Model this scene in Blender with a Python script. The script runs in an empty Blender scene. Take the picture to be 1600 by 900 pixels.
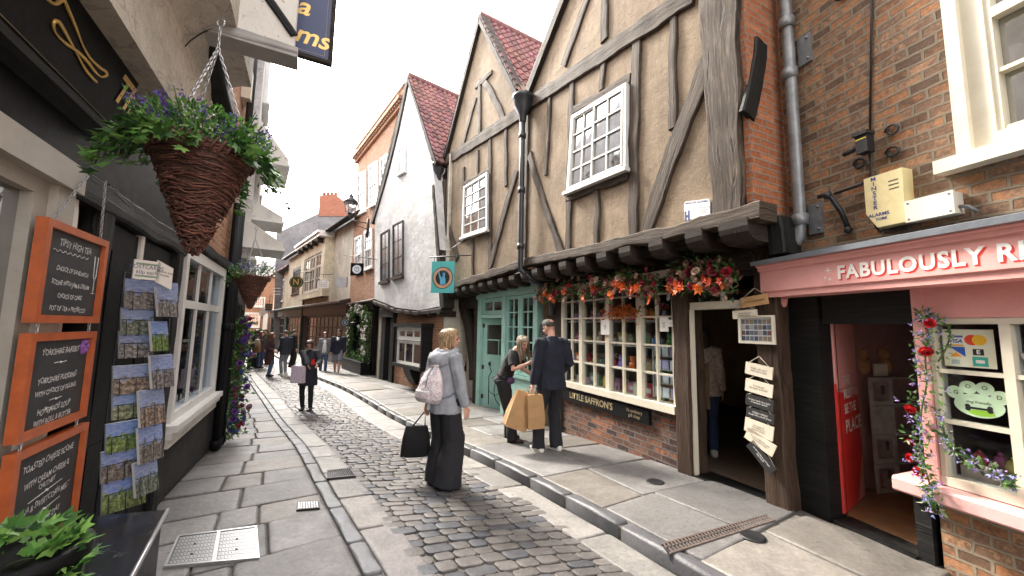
import bpy, bmesh, math, random
from math import sin, cos, pi, radians, sqrt, atan2, hypot, atan
from mathutils import Vector, Matrix, noise
RND = random.Random(11)
V = Vector
SC = bpy.context.scene
COL = SC.collection
# ---------------------------------------------------------------- camera model
FPX, HY, ROLL, EYE = 600.0, 512.0, radians(1.0), 1.66
PITCH = atan((HY - 450) / FPX)
F_ = V((0, cos(PITCH), sin(PITCH))); U0 = V((0, -sin(PITCH), cos(PITCH))); R0 = V((1, 0, 0))
R_ = cos(ROLL) * R0 + sin(ROLL) * U0
U_ = -sin(ROLL) * R0 + cos(ROLL) * U0
def ray(px, py): return F_ + (px - 800) / FPX * R_ - (py - 450) / FPX * U_
def gz(y):
    t = min(1, max(0, (y - 3.2) / 6)); t = t * t * (3 - 2 * t)
    return -.34 * t - .004 * max(0, y - 9)
def at(px, py, Y):                       # the point seen at a pixel, at forward distance Y
    r = ray(px, py); return V((0, 0, EYE)) + r * (Y / r.y)
def ground_at(px, py, dz=0.0):
    d = ray(px, py); z = 0
    for i in range(60):
        t = (z + dz - EYE) / d.z; z = .5 * z + .5 * gz(t * d.y)
    return V((t * d.x, t * d.y, z + dz))

class Frame:
    """A wall plane: s along the wall (away from the camera), z up, d out towards the street."""
    def __init__(s, x, y, x2, y2, left=False):
        s.o = V((x, y, 0)); e = V((x2 - x, y2 - y, 0)); s.L = e.length; s.u = e / s.L
        s.n = V((-s.u.y, s.u.x, 0)) if not left else V((s.u.y, -s.u.x, 0))
        s.tx = -s.u if not left else s.u.copy()          # reading direction for lettering
    def w(s, a, z, d=0.0): return s.o + s.u * a + s.n * d + V((0, 0, z))
    def q(s, px, py, d=0.0):
        r = ray(px, py); o = s.o + s.n * d
        t = s.n.dot(o) / s.n.dot(r); p = r * t + V((0, 0, EYE)) - o
        return (p.dot(s.u), p.z)
    def g(s, a, d=0): p = s.w(a, 0, d); return gz(p.y)

# ---------------------------------------------------------------- mesh builder
class MB:
    def __init__(s): s.v = []; s.f = []; s.uv = []; s.m = []; s.sm = []; s.c = []
    def face(s, pts, uv=None, m=0, sm=False, col=None):
        i = len(s.v); s.v += [V(p) for p in pts]; n = len(pts)
        s.f.append(tuple(range(i, i + n))); s.uv.append(uv or [(0, 0)] * n); s.m.append(m); s.sm.append(sm); s.c.append(col)
    def grid(s, rows, m=0, sm=True, cu=False, col=None, uvs=1.0, cap=False):
        i = len(s.v); n = len(rows[0])
        for r in rows: s.v += [V(p) for p in r]
        for a in range(len(rows) - 1):
            for b in range(n if cu else n - 1):
                b2 = (b + 1) % n
                s.f.append((i + a * n + b, i + a * n + b2, i + (a + 1) * n + b2, i + (a + 1) * n + b))
                s.uv.append([(a * uvs, b * uvs), (a * uvs, (b + 1) * uvs), ((a + 1) * uvs, (b + 1) * uvs), ((a + 1) * uvs, b * uvs)])
                s.m.append(m); s.sm.append(sm); s.c.append(col)
        if cap:
            for k in (0, len(rows) - 1):
                ids = [i + k * n + b for b in range(n)]
                if k == 0: ids.reverse()
                s.f.append(tuple(ids)); s.uv.append([(.1 * cos(2 * pi * b / n), .1 * sin(2 * pi * b / n)) for b in range(n)]); s.m.append(m); s.sm.append(False); s.c.append(col)
    def hexa(s, P, m=0, col=None, uv0=(0, 0)):
        """P: 8 points, bottom ring 0-3 then top ring 4-7."""
        for q in ((3, 2, 1, 0), (4, 5, 6, 7), (0, 1, 5, 4), (1, 2, 6, 5), (2, 3, 7, 6), (3, 0, 4, 7)):
            p = [V(P[k]) for k in q]; a = (p[1] - p[0]).length; b = (p[3] - p[0]).length
            s.face(p, [(uv0[0], uv0[1]), (uv0[0] + a, uv0[1]), (uv0[0] + a, uv0[1] + b), (uv0[0], uv0[1] + b)], m, False, col)
    def box(s, fr, a0, a1, z0, z1, d0, d1, m=0, col=None):
        w = fr.w
        for pts, uv in (
            ([(a0, z0, d1), (a1, z0, d1), (a1, z1, d1), (a0, z1, d1)], 0), ([(a1, z0, d0), (a0, z0, d0), (a0, z1, d0), (a1, z1, d0)], 0),
            ([(a0, z0, d0), (a0, z0, d1), (a0, z1, d1), (a0, z1, d0)], 1), ([(a1, z0, d1), (a1, z0, d0), (a1, z1, d0), (a1, z1, d1)], 1),
            ([(a0, z1, d1), (a1, z1, d1), (a1, z1, d0), (a0, z1, d0)], 2), ([(a0, z0, d0), (a1, z0, d0), (a1, z0, d1), (a0, z0, d1)], 2)):
            U = [(p[0], p[1]) if uv == 0 else (p[2] + a0, p[1]) if uv == 1 else (p[0], p[2] + z0) for p in pts]
            s.face([w(*p) for p in pts], U, m, False, col)
    def poly(s, fr, pts, d0, d1, m=0, col=None, holes=None):
        """A flat outline in the wall plane with thickness."""
        n = len(pts)
        s.face([fr.w(a, z, d1) for a, z in pts], [(a, z) for a, z in pts], m, False, col)
        s.face([fr.w(a, z, d0) for a, z in reversed(pts)], [(a, z) for a, z in reversed(pts)], m, False, col)
        t = 0
        for k in range(n):
            (a, z), (b, y) = pts[k], pts[(k + 1) % n]; L = hypot(b - a, y - z)
            s.face([fr.w(a, z, d0), fr.w(b, y, d0), fr.w(b, y, d1), fr.w(a, z, d1)], [(t, d0), (t + L, d0), (t + L, d1), (t, d1)], m, False, col); t += L
    def wall(s, fr, a0, a1, z0, z1, d0, d1, holes, m=0):
        """A rectangular wall with rectangular openings (a0,a1,z0,z1), cut as solid pieces."""
        xs = sorted({a0, a1} | {min(max(h[k], a0), a1) for h in holes for k in (0, 1)})
        zs = sorted({z0, z1} | {min(max(h[k], z0), z1) for h in holes for k in (2, 3)})
        def solid(x, z): return not any(h[0] < x < h[1] and h[2] < z < h[3] for h in holes)
        ok = [[solid((xs[i] + xs[i + 1]) / 2, (zs[j] + zs[j + 1]) / 2) for j in range(len(zs) - 1)] for i in range(len(xs) - 1)]
        W = fr.w
        for i in range(len(xs) - 1):
            for j in range(len(zs) - 1):
                if not ok[i][j]: continue
                A, B, C, D = xs[i], xs[i + 1], zs[j], zs[j + 1]
                uv = [(A, C), (B, C), (B, D), (A, D)]
                s.face([W(A, C, d1), W(B, C, d1), W(B, D, d1), W(A, D, d1)], uv, m)
                s.face([W(B, C, d0), W(A, C, d0), W(A, D, d0), W(B, D, d0)], uv, m)
                def nb(ii, jj): return 0 <= ii < len(xs) - 1 and 0 <= jj < len(zs) - 1 and ok[ii][jj]
                if not nb(i - 1, j): s.face([W(A, C, d0), W(A, C, d1), W(A, D, d1), W(A, D, d0)], [(d0, C), (d1, C), (d1, D), (d0, D)], m)
                if not nb(i + 1, j): s.face([W(B, C, d1), W(B, C, d0), W(B, D, d0), W(B, D, d1)], [(d1, C), (d0, C), (d0, D), (d1, D)], m)
                if not nb(i, j - 1): s.face([W(A, C, d0), W(B, C, d0), W(B, C, d1), W(A, C, d1)], [(A, d0), (B, d0), (B, d1), (A, d1)], m)
                if not nb(i, j + 1): s.face([W(A, D, d1), W(B, D, d1), W(B, D, d0), W(A, D, d0)], [(A, d1), (B, d1), (B, d0), (A, d0)], m)
    def beam(s, fr, a, b, w, d0, d1, bend=0.0, jit=.012, m=0, w2=None, seg=None):
        """An old timber between two points of the wall plane: wavy edges, worn arrises, grain along its length."""
        a, b = V(a), V(b); L = (b - a).length; t = (b - a) / L; p = V((-t.y, t.x)); w2 = w2 or w
        n = seg or max(3, int(L / .06)); rows = []; o1, o2 = RND.uniform(0, 50), RND.uniform(0, 50); u0 = RND.uniform(0, 40)
        for k in range(n + 1):
            f = k / n; c = a + t * L * f + p * bend * sin(pi * f); ww = (w + (w2 - w) * f) / 2
            e1 = ww + jit * 2 * noise.noise(V((f * L * 2.2 + o1, 0, 0))); e2 = ww + jit * 2 * noise.noise(V((f * L * 2.2 + o2, 7, 0)))
            e1 += jit * .7 * noise.noise(V((f * L * 9 + o2, 11, 0))); e2 += jit * .7 * noise.noise(V((f * L * 9 + o1, 13, 0)))
            dd = d1 + jit * .8 * noise.noise(V((f * L * 3 + o2, 3, 1))); ch = min(.014, ww * .3)
            pr = [(-e1, d0), (-e1, dd - ch), (-e1 + ch, dd), (-e1 * .3, dd + .003), (e2 * .3, dd), (e2 - ch, dd), (e2, dd - ch), (e2, d0)]
            rows.append([fr.w(c.x + p.x * q, c.y + p.y * q, d) for q, d in pr])
        i = len(s.v); N = 8; cum = [0, .1, .12, .2, .3, .38, .4, .5]
        for r in rows: s.v += r
        for k in range(n):
            for j in range(N - 1):
                s.f.append((i + k * N + j, i + k * N + j + 1, i + (k + 1) * N + j + 1, i + (k + 1) * N + j))
                x0, x1 = u0 + L * k / n, u0 + L * (k + 1) / n; s.uv.append([(x0, cum[j]), (x0, cum[j + 1]), (x1, cum[j + 1]), (x1, cum[j])])
                s.m.append(m); s.sm.append(False); s.c.append(None)
        for k in (0, n):
            ids = [i + k * N + j for j in range(N)]
            if k == 0: ids.reverse()
            s.f.append(tuple(ids)); s.uv.append([(0, .1 * q) for q in range(N)]); s.m.append(m); s.sm.append(False); s.c.append(None)
    def tube(s, pts, r, n=8, m=0, col=None, cap=True, flat=1.0):
        pts = [V(p) for p in pts]; rr = r if isinstance(r, (list, tuple)) else [r] * len(pts); rows = []
        t0 = (pts[1] - pts[0]).normalized(); ref = V((0, 0, 1)) if abs(t0.z) < .9 else V((1, 0, 0)); x = t0.cross(ref).normalized()
        for k, p in enumerate(pts):
            t = (pts[min(k + 1, len(pts) - 1)] - pts[max(k - 1, 0)]).normalized(); x = (x - t * x.dot(t)).normalized(); y = t.cross(x)
            rows.append([p + x * cos(2 * pi * j / n) * rr[k] + y * sin(2 * pi * j / n) * rr[k] * flat for j in range(n)])
        s.grid(rows, m, True, True, col, .1, cap)
    def lathe(s, c, prof, n=16, m=0, col=None, sx=1, sy=1, cap=True):
        c = V(c); s.grid([[c + V((r * cos(2 * pi * j / n) * sx, r * sin(2 * pi * j / n) * sy, z)) for j in range(n)] for r, z in prof], m, True, True, col, .1, cap)
    def ball(s, c, r, m=0, col=None, n=8, sx=1, sy=1, sz=1):
        c = V(c); k = max(4, n // 2 + 1)
        s.grid([[c + V((r * sx * sin(pi * (i + .02) / (k + .04)) * cos(2 * pi * j / n), r * sy * sin(pi * (i + .02) / (k + .04)) * sin(2 * pi * j / n), -r * sz * cos(pi * (i + .02) / (k + .04)))) for j in range(n)] for i in range(k + 1)], m, True, True, col, .1, True)
    def loft(s, rings, n=16, m=0, col=None, cap=True):
        """rings: (centre, half-axis a, half-axis b)."""
        s.grid([[V(c) + V(a) * cos(2 * pi * j / n) + V(b) * sin(2 * pi * j / n) for j in range(n)] for c, a, b in rings], m, True, True, col, .1, cap)
    def build(s, name, mats, parent=None, loc=None):
        me = bpy.data.meshes.new(name); base = V((0, 0, 0))
        if parent is not None:
            base = world_loc(parent)
        elif loc is not None: base = V(loc)
        me.from_pydata([tuple(p - base) for p in s.v], [], s.f)
        if not isinstance(mats, (list, tuple)): mats = [mats]
        for x in mats: me.materials.append(x)
        me.polygons.foreach_set('material_index', s.m); me.polygons.foreach_set('use_smooth', s.sm)
        ul = me.uv_layers.new(name='UVMap'); flat = [c for f in s.uv for p in f for c in p]; ul.data.foreach_set('uv', flat)
        if any(c is not None for c in s.c):
            at_ = me.color_attributes.new('Col', 'FLOAT_COLOR', 'CORNER'); buf = []
            for f, c in zip(s.f, s.c):
                c = c or (1, 1, 1); buf += [c[0], c[1], c[2], 1.0] * len(f)
            at_.data.foreach_set('color', buf)
        me.validate(); me.update()
        ob = bpy.data.objects.new(name, me); COL.objects.link(ob)
        if parent is not None: ob.parent = parent
        elif loc is not None: ob.location = base
        return ob
def world_loc(o):
    p = V(o.location)
    while o.parent is not None: o = o.parent; p += V(o.location)
    return p
def tag(o, label, cat, group=None):
    o['label'] = label; o['category'] = cat
    if group: o['group'] = group
    return o
def struct(o): o['kind'] = 'structure'; return o
def thing(name, loc, label, cat, group=None):
    o = bpy.data.objects.new(name, None); COL.objects.link(o); o.location = V(loc); o.empty_display_size = .2
    return tag(o, label, cat, group)
def part(o, label): o['label'] = label; return o

def text_mesh(body, size, shear=0, offset=0, extrude=0, spacing=1.0, align='CENTER', line=1.0):
    cu = bpy.data.curves.new('lettering', 'FONT'); cu.body = body; cu.size = size; cu.shear = shear; cu.offset = offset
    cu.extrude = extrude; cu.align_x = align; cu.align_y = 'CENTER'; cu.space_character = spacing; cu.space_line = line; cu.resolution_u = 3
    ob = bpy.data.objects.new('lettering', cu); me = bpy.data.meshes.new_from_object(ob)
    bpy.data.objects.remove(ob); bpy.data.curves.remove(cu)
    return me
def text(body, size, mat, o, xd, yd, parent=None, name='lettering', sx=1.0, jitter=0, **k):
    """Lettering lying on a surface: o centre, xd reading direction, yd up direction."""
    me = text_mesh(body, size, **k); xd = V(xd).normalized(); yd = V(yd).normalized(); zd = xd.cross(yd)
    base = world_loc(parent) if parent is not None else V((0, 0, 0)); o = V(o)
    for v in me.vertices:
        x, y, z = v.co; x *= sx
        if jitter: y += jitter * size * noise.noise(V((x / size * 1.3 + len(body), len(body) * .7, 0)))
        v.co = o + xd * x + yd * y + zd * z - base
    me.materials.clear(); me.materials.append(mat)
    ob = bpy.data.objects.new(name, me); COL.objects.link(ob)
    if parent is not None: ob.parent = parent
    return ob

# ---------------------------------------------------------------- materials
def rgb(c): return (c[0], c[1], c[2], 1)
def newmat(name):
    m = bpy.data.materials.new(name); m.use_nodes = True; nt = m.node_tree; nt.nodes.clear()
    out = nt.nodes.new('ShaderNodeOutputMaterial'); b = nt.nodes.new('ShaderNodeBsdfPrincipled'); nt.links.new(b.outputs[0], out.inputs[0])
    return m, nt, b, out
class N:
    """Small node helper."""
    def __init__(s, nt): s.nt = nt
    def link(s, a, b): s.nt.links.new(a, b)
    def n(s, t, **k):
        x = s.nt.nodes.new(t)
        for a, b in k.items(): setattr(x, a, b)
        return x
    def noise(s, vec, scale, detail=4, rough=.6, dist=0):
        x = s.n('ShaderNodeTexNoise'); x.inputs['Scale'].default_value = scale; x.inputs['Detail'].default_value = detail; x.inputs['Roughness'].default_value = rough; x.inputs['Distortion'].default_value = dist
        if vec is not None: s.link(vec, x.inputs['Vector'])
        return x.outputs['Fac']
    def ramp(s, fac, stops, interp='LINEAR'):
        x = s.n('ShaderNodeValToRGB'); e = x.color_ramp.elements; x.color_ramp.interpolation = interp
        while len(e) < len(stops): e.new(.5)
        for k, (p, c) in enumerate(stops):
            e[k].position = p; e[k].color = rgb(c) if isinstance(c, (tuple, list)) else (c, c, c, 1)
        s.link(fac, x.inputs[0]); return x.outputs[0]
    def mix(s, fac, a, b, mode='MIX'):
        x = s.n('ShaderNodeMix', data_type='RGBA', blend_type=mode)
        for sock, v in ((x.inputs[0], fac), (x.inputs[6], a), (x.inputs[7], b)):
            if isinstance(v, (int, float)): sock.default_value = v
            elif isinstance(v, (tuple, list)): sock.default_value = rgb(v)
            else: s.link(v, sock)
        return x.outputs[2]
    def math(s, op, a, b=0.0):
        x = s.n('ShaderNodeMath', operation=op)
        for sock, v in ((x.inputs[0], a), (x.inputs[1], b)):
            if isinstance(v, (int, float)): sock.default_value = v
            else: s.link(v, sock)
        return x.outputs[0]
    def mapping(s, vec, scale=(1, 1, 1), rot=(0, 0, 0), loc=(0, 0, 0)):
        x = s.n('ShaderNodeMapping'); x.inputs['Scale'].default_value = scale; x.inputs['Rotation'].default_value = rot; x.inputs['Location'].default_value = loc
        s.link(vec, x.inputs['Vector']); return x.outputs[0]
    def bump(s, h, strength, dist, normal=None):
        x = s.n('ShaderNodeBump'); x.inputs['Strength'].default_value = strength; x.inputs['Distance'].default_value = dist
        s.link(h, x.inputs['Height'])
        if normal is not None: s.link(normal, x.inputs['Normal'])
        return x.outputs[0]
    def pos(s): return s.n('ShaderNodeNewGeometry').outputs['Position']
    def uv(s): return s.n('ShaderNodeUVMap', uv_map='UVMap').outputs[0]
    def col(s): return s.n('ShaderNodeAttribute', attribute_name='Col').outputs['Color']
def clampc(c): return tuple(min(1, max(0, x)) for x in c)
def mat(name, c, rough=.6, var=.18, scale=6, bump=0.0, bscale=40, metal=0, col=False, spec=.5, dirt=None, dirt_amt=.5, rvar=.0, coat=0, wear=None, trans=0):
    m, nt, b, out = newmat(name); k = N(nt); p = k.pos()
    f = k.noise(p, scale, 6, .62)
    lo = clampc([x * (1 - var) for x in c]); hi = clampc([x * (1 + var) for x in c])
    colr = k.ramp(f, [(.28, lo), (.72, hi)])
    if col: colr = k.mix(1, colr, k.col(), 'MULTIPLY')
    if dirt:
        g = k.ramp(k.noise(p, scale * .35, 5, .7, .6), [(.48, 0.), (.72, 1.)]); colr = k.mix(k.math('MULTIPLY', g, dirt_amt), colr, dirt)
    if wear:
        g = k.ramp(k.noise(p, scale * 4, 8, .75, .3), [(.60, 0.), (.66, 1.)]); colr = k.mix(g, colr, wear)
    k.link(colr, b.inputs['Base Color'])
    b.inputs['Metallic'].default_value = metal; b.inputs['Specular IOR Level'].default_value = spec
    if coat: b.inputs['Coat Weight'].default_value = coat; b.inputs['Coat Roughness'].default_value = .1
    if rvar: k.link(k.math('ADD', k.math('MULTIPLY', k.noise(p, scale * 2.3, 5), rvar * 2), rough - rvar), b.inputs['Roughness'])
    else: b.inputs['Roughness'].default_value = rough
    if bump: k.link(k.bump(k.noise(p, bscale, 6, .65), bump, .01), b.inputs['Normal'])
    if name in ('york_stone', 'cobble_stone'):
        sp = k.ramp(k.noise(p, 30, 8, .8), [(.28, .62), (.72, 1.3)]); st = k.ramp(k.noise(p, .9, 7, .7, .8), [(.35, .62), (.65, 1.12)]); gum = k.ramp(k.noise(p, 11, 2, .4), [(.72, 1.), (.75, .6)])
        colr = k.mix(1, k.mix(1, k.mix(1, colr, sp, 'MULTIPLY'), st, 'MULTIPLY'), gum, 'MULTIPLY'); k.link(colr, b.inputs['Base Color'])
    if trans:
        t = k.n('ShaderNodeBsdfTranslucent'); k.link(colr, t.inputs[0]); x = k.n('ShaderNodeMixShader'); x.inputs[0].default_value = trans
        k.link(b.outputs[0], x.inputs[1]); k.link(t.outputs[0], x.inputs[2]); k.link(x.outputs[0], out.inputs[0])
    return m
def brick_mat(name, palette, mortar, w=.23, h=.076, mo=.011, soot=(.04, .033, .03), soot_amt=.45, bump=.9, wob=1.0):
    m, nt, b, out = newmat(name); k = N(nt); uv = k.uv(); p = k.pos()
    d = k.n('ShaderNodeTexNoise'); d.inputs['Scale'].default_value = 5; d.inputs['Detail'].default_value = 3; k.link(p, d.inputs['Vector'])
    wobv = wob; wob = k.n('ShaderNodeVectorMath', operation='MULTIPLY_ADD'); k.link(d.outputs['Color'], wob.inputs[0]); wob.inputs[1].default_value = (.028 * wobv, .022 * wobv, 0); k.link(uv, wob.inputs[2])
    def br(c1, c2, mc):
        x = k.n('ShaderNodeTexBrick'); x.inputs['Scale'].default_value = 1; x.inputs['Brick Width'].default_value = w; x.inputs['Row Height'].default_value = h
        x.inputs['Mortar Size'].default_value = mo; x.inputs['Mortar Smooth'].default_value = .35; x.inputs['Bias'].default_value = 0; x.offset = .5
        x.inputs['Color1'].default_value = c1; x.inputs['Color2'].default_value = c2; x.inputs['Mortar'].default_value = mc
        k.link(wob.outputs[0], x.inputs['Vector']); return x
    x = br((0, 0, 0, 1), (1, 1, 1, 1), (0, 0, 0, 1))
    n = len(palette)
    jit = k.math('ADD', x.outputs['Color'], k.math('MULTIPLY', k.math('SUBTRACT', k.noise(p, 11, 5, .7), .5), 1.0))
    colr = k.ramp(jit, [(.08 + .84 * i / (n - 1), c) for i, c in enumerate(palette)])
    fine = k.ramp(k.noise(p, 45, 6, .7), [(.3, .62), (.7, 1.25)]); colr = k.mix(1, colr, fine, 'MULTIPLY')
    mcol = k.mix(k.noise(p, 9, 4), mortar, clampc([q * .55 for q in mortar]))
    colr = k.mix(x.outputs['Fac'], colr, mcol)
    s = k.ramp(k.noise(p, 1.1, 7, .68, .4), [(.45, 0.), (.75, 1.)]); colr = k.mix(k.math('MULTIPLY', s, soot_amt), colr, soot)
    k.link(colr, b.inputs['Base Color']); b.inputs['Roughness'].default_value = .82; b.inputs['Specular IOR Level'].default_value = .3
    hgt = k.math('ADD', k.math('MULTIPLY', k.math('SUBTRACT', 1, x.outputs['Fac']), 1.0), k.math('MULTIPLY', k.noise(p, 40, 5, .7), .55))
    hgt = k.math('ADD', hgt, k.math('MULTIPLY', x.outputs['Color'], .25))
    k.link(k.bump(hgt, bump, .012), b.inputs['Normal'])
    return m
def timber_mat(name, dark, mid, pale, pale_amt=.5, rough=.75, bump=.7):
    m, nt, b, out = newmat(name); k = N(nt); uv = k.uv(); p = k.pos()
    gv = k.mapping(uv, (1.0, 11, 1)); grain = k.noise(gv, 2.6, 10, .74, .5)
    gv2 = k.mapping(uv, (1.2, 32, 1)); fine = k.noise(gv2, 2.0, 6, .7)
    colr = k.ramp(grain, [(.34, dark), (.5, mid), (.66, pale)])
    blot = k.ramp(k.noise(p, 1.8, 5, .65), [(.35, 0.), (.65, 1.)]); colr = k.mix(k.math('MULTIPLY', blot, 1 - pale_amt), colr, clampc([q * .75 for q in dark]))
    cr = k.ramp(k.noise(k.mapping(uv, (.5, 7, 1)), 2.4, 4, .55, .5), [(.36, 0.), (.40, 1.)])
    colr = k.mix(cr, clampc([q * .3 for q in dark]), colr); colr = k.mix(.3, colr, k.ramp(fine, [(.38, dark), (.66, pale)]))
    k.link(colr, b.inputs['Base Color']); b.inputs['Roughness'].default_value = rough; b.inputs['Specular IOR Level'].default_value = .25
    h = k.math('ADD', k.math('MULTIPLY', grain, .8), k.math('ADD', k.math('MULTIPLY', fine, .4), k.math('MULTIPLY', cr, .8)))
    k.link(k.bump(h, bump, .01), b.inputs['Normal'])
    return m
def glass_mat(name, tint=(.9, .95, 1), fac=.12, rough=.02, wave=.02, edge=.95):
    m, nt, b, out = newmat(name); k = N(nt); nt.nodes.remove(b)
    t = k.n('ShaderNodeBsdfTransparent'); t.inputs[0].default_value = rgb(tint); g = k.n('ShaderNodeBsdfGlossy'); g.inputs['Roughness'].default_value = rough
    lw = k.n('ShaderNodeLayerWeight'); lw.inputs['Blend'].default_value = .5
    bu = k.bump(k.noise(k.pos(), 3.5, 2), wave, .1); k.link(bu, g.inputs['Normal'])
    f = k.math('MINIMUM', k.math('ADD', k.math('MULTIPLY', k.math('POWER', lw.outputs['Facing'], 5), edge), fac), 1.0)
    x = k.n('ShaderNodeMixShader'); k.link(f, x.inputs[0]); k.link(t.outputs[0], x.inputs[1]); k.link(g.outputs[0], x.inputs[2]); k.link(x.outputs[0], out.inputs[0])
    return m
def pane_mat(name, c=(.02, .024, .03), rough=.04, spec=1.0, wave=.025):
    m, nt, b, out = newmat(name); k = N(nt); b.inputs['Base Color'].default_value = rgb(c); b.inputs['Roughness'].default_value = rough
    b.inputs['Specular IOR Level'].default_value = spec; b.inputs['IOR'].default_value = 2.7
    k.link(k.bump(k.noise(k.pos(), 3.0, 2), wave, .1), b.inputs['Normal']); return m
M = {}
M['plaster'] = None
def plaster_mat(name, c, stain, rough=.85, amt=.5, sc=1.6, bump=.35):
    m, nt, b, out = newmat(name); k = N(nt); p = k.pos()
    base = k.ramp(k.noise(p, sc * 2, 7, .65), [(.25, clampc([q * .8 for q in c])), (.75, clampc([q * 1.14 for q in c]))])
    st = k.ramp(k.noise(k.mapping(p, (1, 1, .45)), sc, 8, .72, .5), [(.46, 0.), (.78, 1.)]); colr = k.mix(k.math('MULTIPLY', st, amt), base, stain)
    grit = k.ramp(k.noise(p, 38, 7, .75), [(.3, .8), (.7, 1.12)]); colr = k.mix(1, colr, grit, 'MULTIPLY')
    big = k.ramp(k.noise(p, .75, 6, .7, 1.0), [(.32, .72), (.68, 1.15)]); colr = k.mix(1, colr, big, 'MULTIPLY')
    rain = k.ramp(k.noise(k.mapping(p, (7, 7, .35)), 1.6, 5, .65), [(.5, 0.), (.74, 1.)]); colr = k.mix(k.math('MULTIPLY', rain, amt * .55), colr, stain)
    cr = k.ramp(k.noise(k.mapping(p, (1, 1, 2.2)), sc * 1.5, 4, .5, 1.2), [(.487, 0.), (.497, 1.), (.503, 1.), (.513, 0.)]); colr = k.mix(k.math('MULTIPLY', cr, .45), colr, clampc([q * .5 for q in stain]))
    k.link(colr, b.inputs['Base Color']); b.inputs['Roughness'].default_value = rough; b.inputs['Specular IOR Level'].default_value = .25
    h = k.math('ADD', k.noise(p, 6, 5, .6), k.math('MULTIPLY', k.noise(p, 60, 5, .7), .35)); k.link(k.bump(h, bump, .03), b.inputs['Normal'])
    return m
M['plaster'] = plaster_mat('ochre_plaster', (.30, .228, .158), (.13, .092, .062), amt=.72)
M['white_plaster'] = plaster_mat('white_plaster', (.70, .69, .69), (.42, .40, .37), amt=.55, bump=.7)
M['cream_plaster'] = plaster_mat('cream_plaster', (.68, .60, .46), (.42, .35, .26), amt=.4)
M['pale_plaster'] = plaster_mat('pale_plaster', (.62, .58, .50), (.35, .30, .25), amt=.45)
M['grey_render'] = plaster_mat('grey_render', (.20, .20, .21), (.12, .12, .125), amt=.5)
M['timber'] = timber_mat('weathered_oak', (.011, .007, .005), (.050, .033, .023), (.18, .14, .108), .68)
M['dark_timber'] = timber_mat('dark_oak', (.012, .009, .008), (.03, .022, .017), (.075, .055, .042), .3)
M['brown_timber'] = timber_mat('brown_oak', (.022, .013, .009), (.055, .033, .022), (.11, .07, .048), .5)
M['black_timber'] = timber_mat('black_painted_wood', (.004, .004, .004), (.008, .008, .008), (.026, .025, .024), .4, rough=.6, bump=.45)
M['white_wood'] = mat('white_painted_wood', (.66, .65, .63), .45, .07, 5, .12, 50, dirt=(.5, .47, .42), dirt_amt=.45)
M['cream_wood'] = mat('cream_painted_wood', (.64, .59, .48), .42, .06, 5, .12, 50, dirt=(.5, .43, .32), dirt_amt=.4)
M['old_white'] = mat('flaking_white_paint', (.66, .64, .60), .55, .1, 4, .4, 30, dirt=(.3, .27, .24), dirt_amt=.6, wear=(.2, .17, .14))
M['teal_paint'] = mat('teal_paint', (.32, .54, .48), .42, .08, 4, .12, 50, dirt=(.13, .3, .27), dirt_amt=.4)
M['black_paint'] = mat('black_gloss_paint', (.006, .006, .007), .5, .3, 5, .15, 40, rvar=.08, spec=.12)
M['dark_metal'] = mat('dark_iron', (.02, .02, .022), .45, .3, 12, .25, 60, metal=.3)
M['lead_pipe'] = mat('grey_cast_iron', (.21, .215, .225), .42, .25, 9, .3, 45, metal=.35, dirt=(.06, .055, .05))
M['dark_pipe'] = mat('dark_painted_pipe', (.025, .027, .034), .4, .25, 9, .2, 45, dirt=(.05, .045, .04))
M['lead_sheet'] = mat('lead_flashing', (.16, .175, .20), .5, .2, 6, .3, 25, metal=.2)
M['pink'] = mat('pink_paint', (.74, .355, .325), .45, .07, 4, .2, 40, dirt=(.5, .23, .22), dirt_amt=.45)
M['pink_pale'] = mat('pale_pink_paint', (.72, .40, .38), .48, .07, 4, .2, 40, dirt=(.5, .27, .25), dirt_amt=.45)
M['red_paint'] = mat('red_paint', (.62, .035, .03), .4, .08, 4)
M['white_paint'] = mat('white_lettering_paint', (.8, .78, .74), .5, .05, 8)
M['chalk'] = mat('white_chalk', (.62, .62, .62), .9, .35, 60)
M['black_letter'] = mat('black_lettering', (.015, .015, .017), .6, .1, 8)
M['gold'] = mat('gold_leaf_lettering', (.70, .46, .15), .32, .12, 10, metal=.55)
M['dull_gold'] = mat('worn_gold_lettering', (.30, .235, .13), .6, .25, 20)
M['brick_old'] = brick_mat('old_dark_brick', [(.13, .078, .05), (.22, .112, .06), (.31, .145, .07), (.40, .185, .085), (.27, .16, .10), (.17, .105, .07), (.42, .235, .13), (.21, .125, .08)], (.31, .25, .18), soot_amt=.34, w=.165, wob=1.6)
M['brick_orange'] = brick_mat('orange_brick', [(.30, .095, .04), (.42, .14, .06), (.34, .11, .05), (.48, .18, .085)], (.34, .25, .19), soot_amt=.15, h=.068)
M['brick_plinth'] = brick_mat('plinth_brick', [(.05, .036, .035), (.16, .07, .05), (.09, .06, .055), (.26, .095, .05), (.21, .12, .085), (.07, .05, .05), (.34, .14, .075)], (.20, .17, .145), soot_amt=.3)
M['brick_georgian'] = brick_mat('georgian_brick', [(.34, .15, .075), (.44, .20, .10), (.38, .19, .11), (.5, .26, .15), (.3, .12, .07)], (.45, .36, .27), soot_amt=.2)
M['brick_red'] = brick_mat('red_brick', [(.3, .09, .05), (.4, .13, .07), (.35, .11, .06), (.27, .09, .06)], (.36, .26, .2), soot_amt=.2)
M['tile_roof'] = mat('plum_clay_tile', (.17, .07, .065), .72, .35, 14, .35, 40, col=True, dirt=(.09, .055, .055), dirt_amt=.5)
M['glass'] = glass_mat('shop_glass', fac=.035)
M['pane'] = pane_mat('window_pane')
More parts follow.
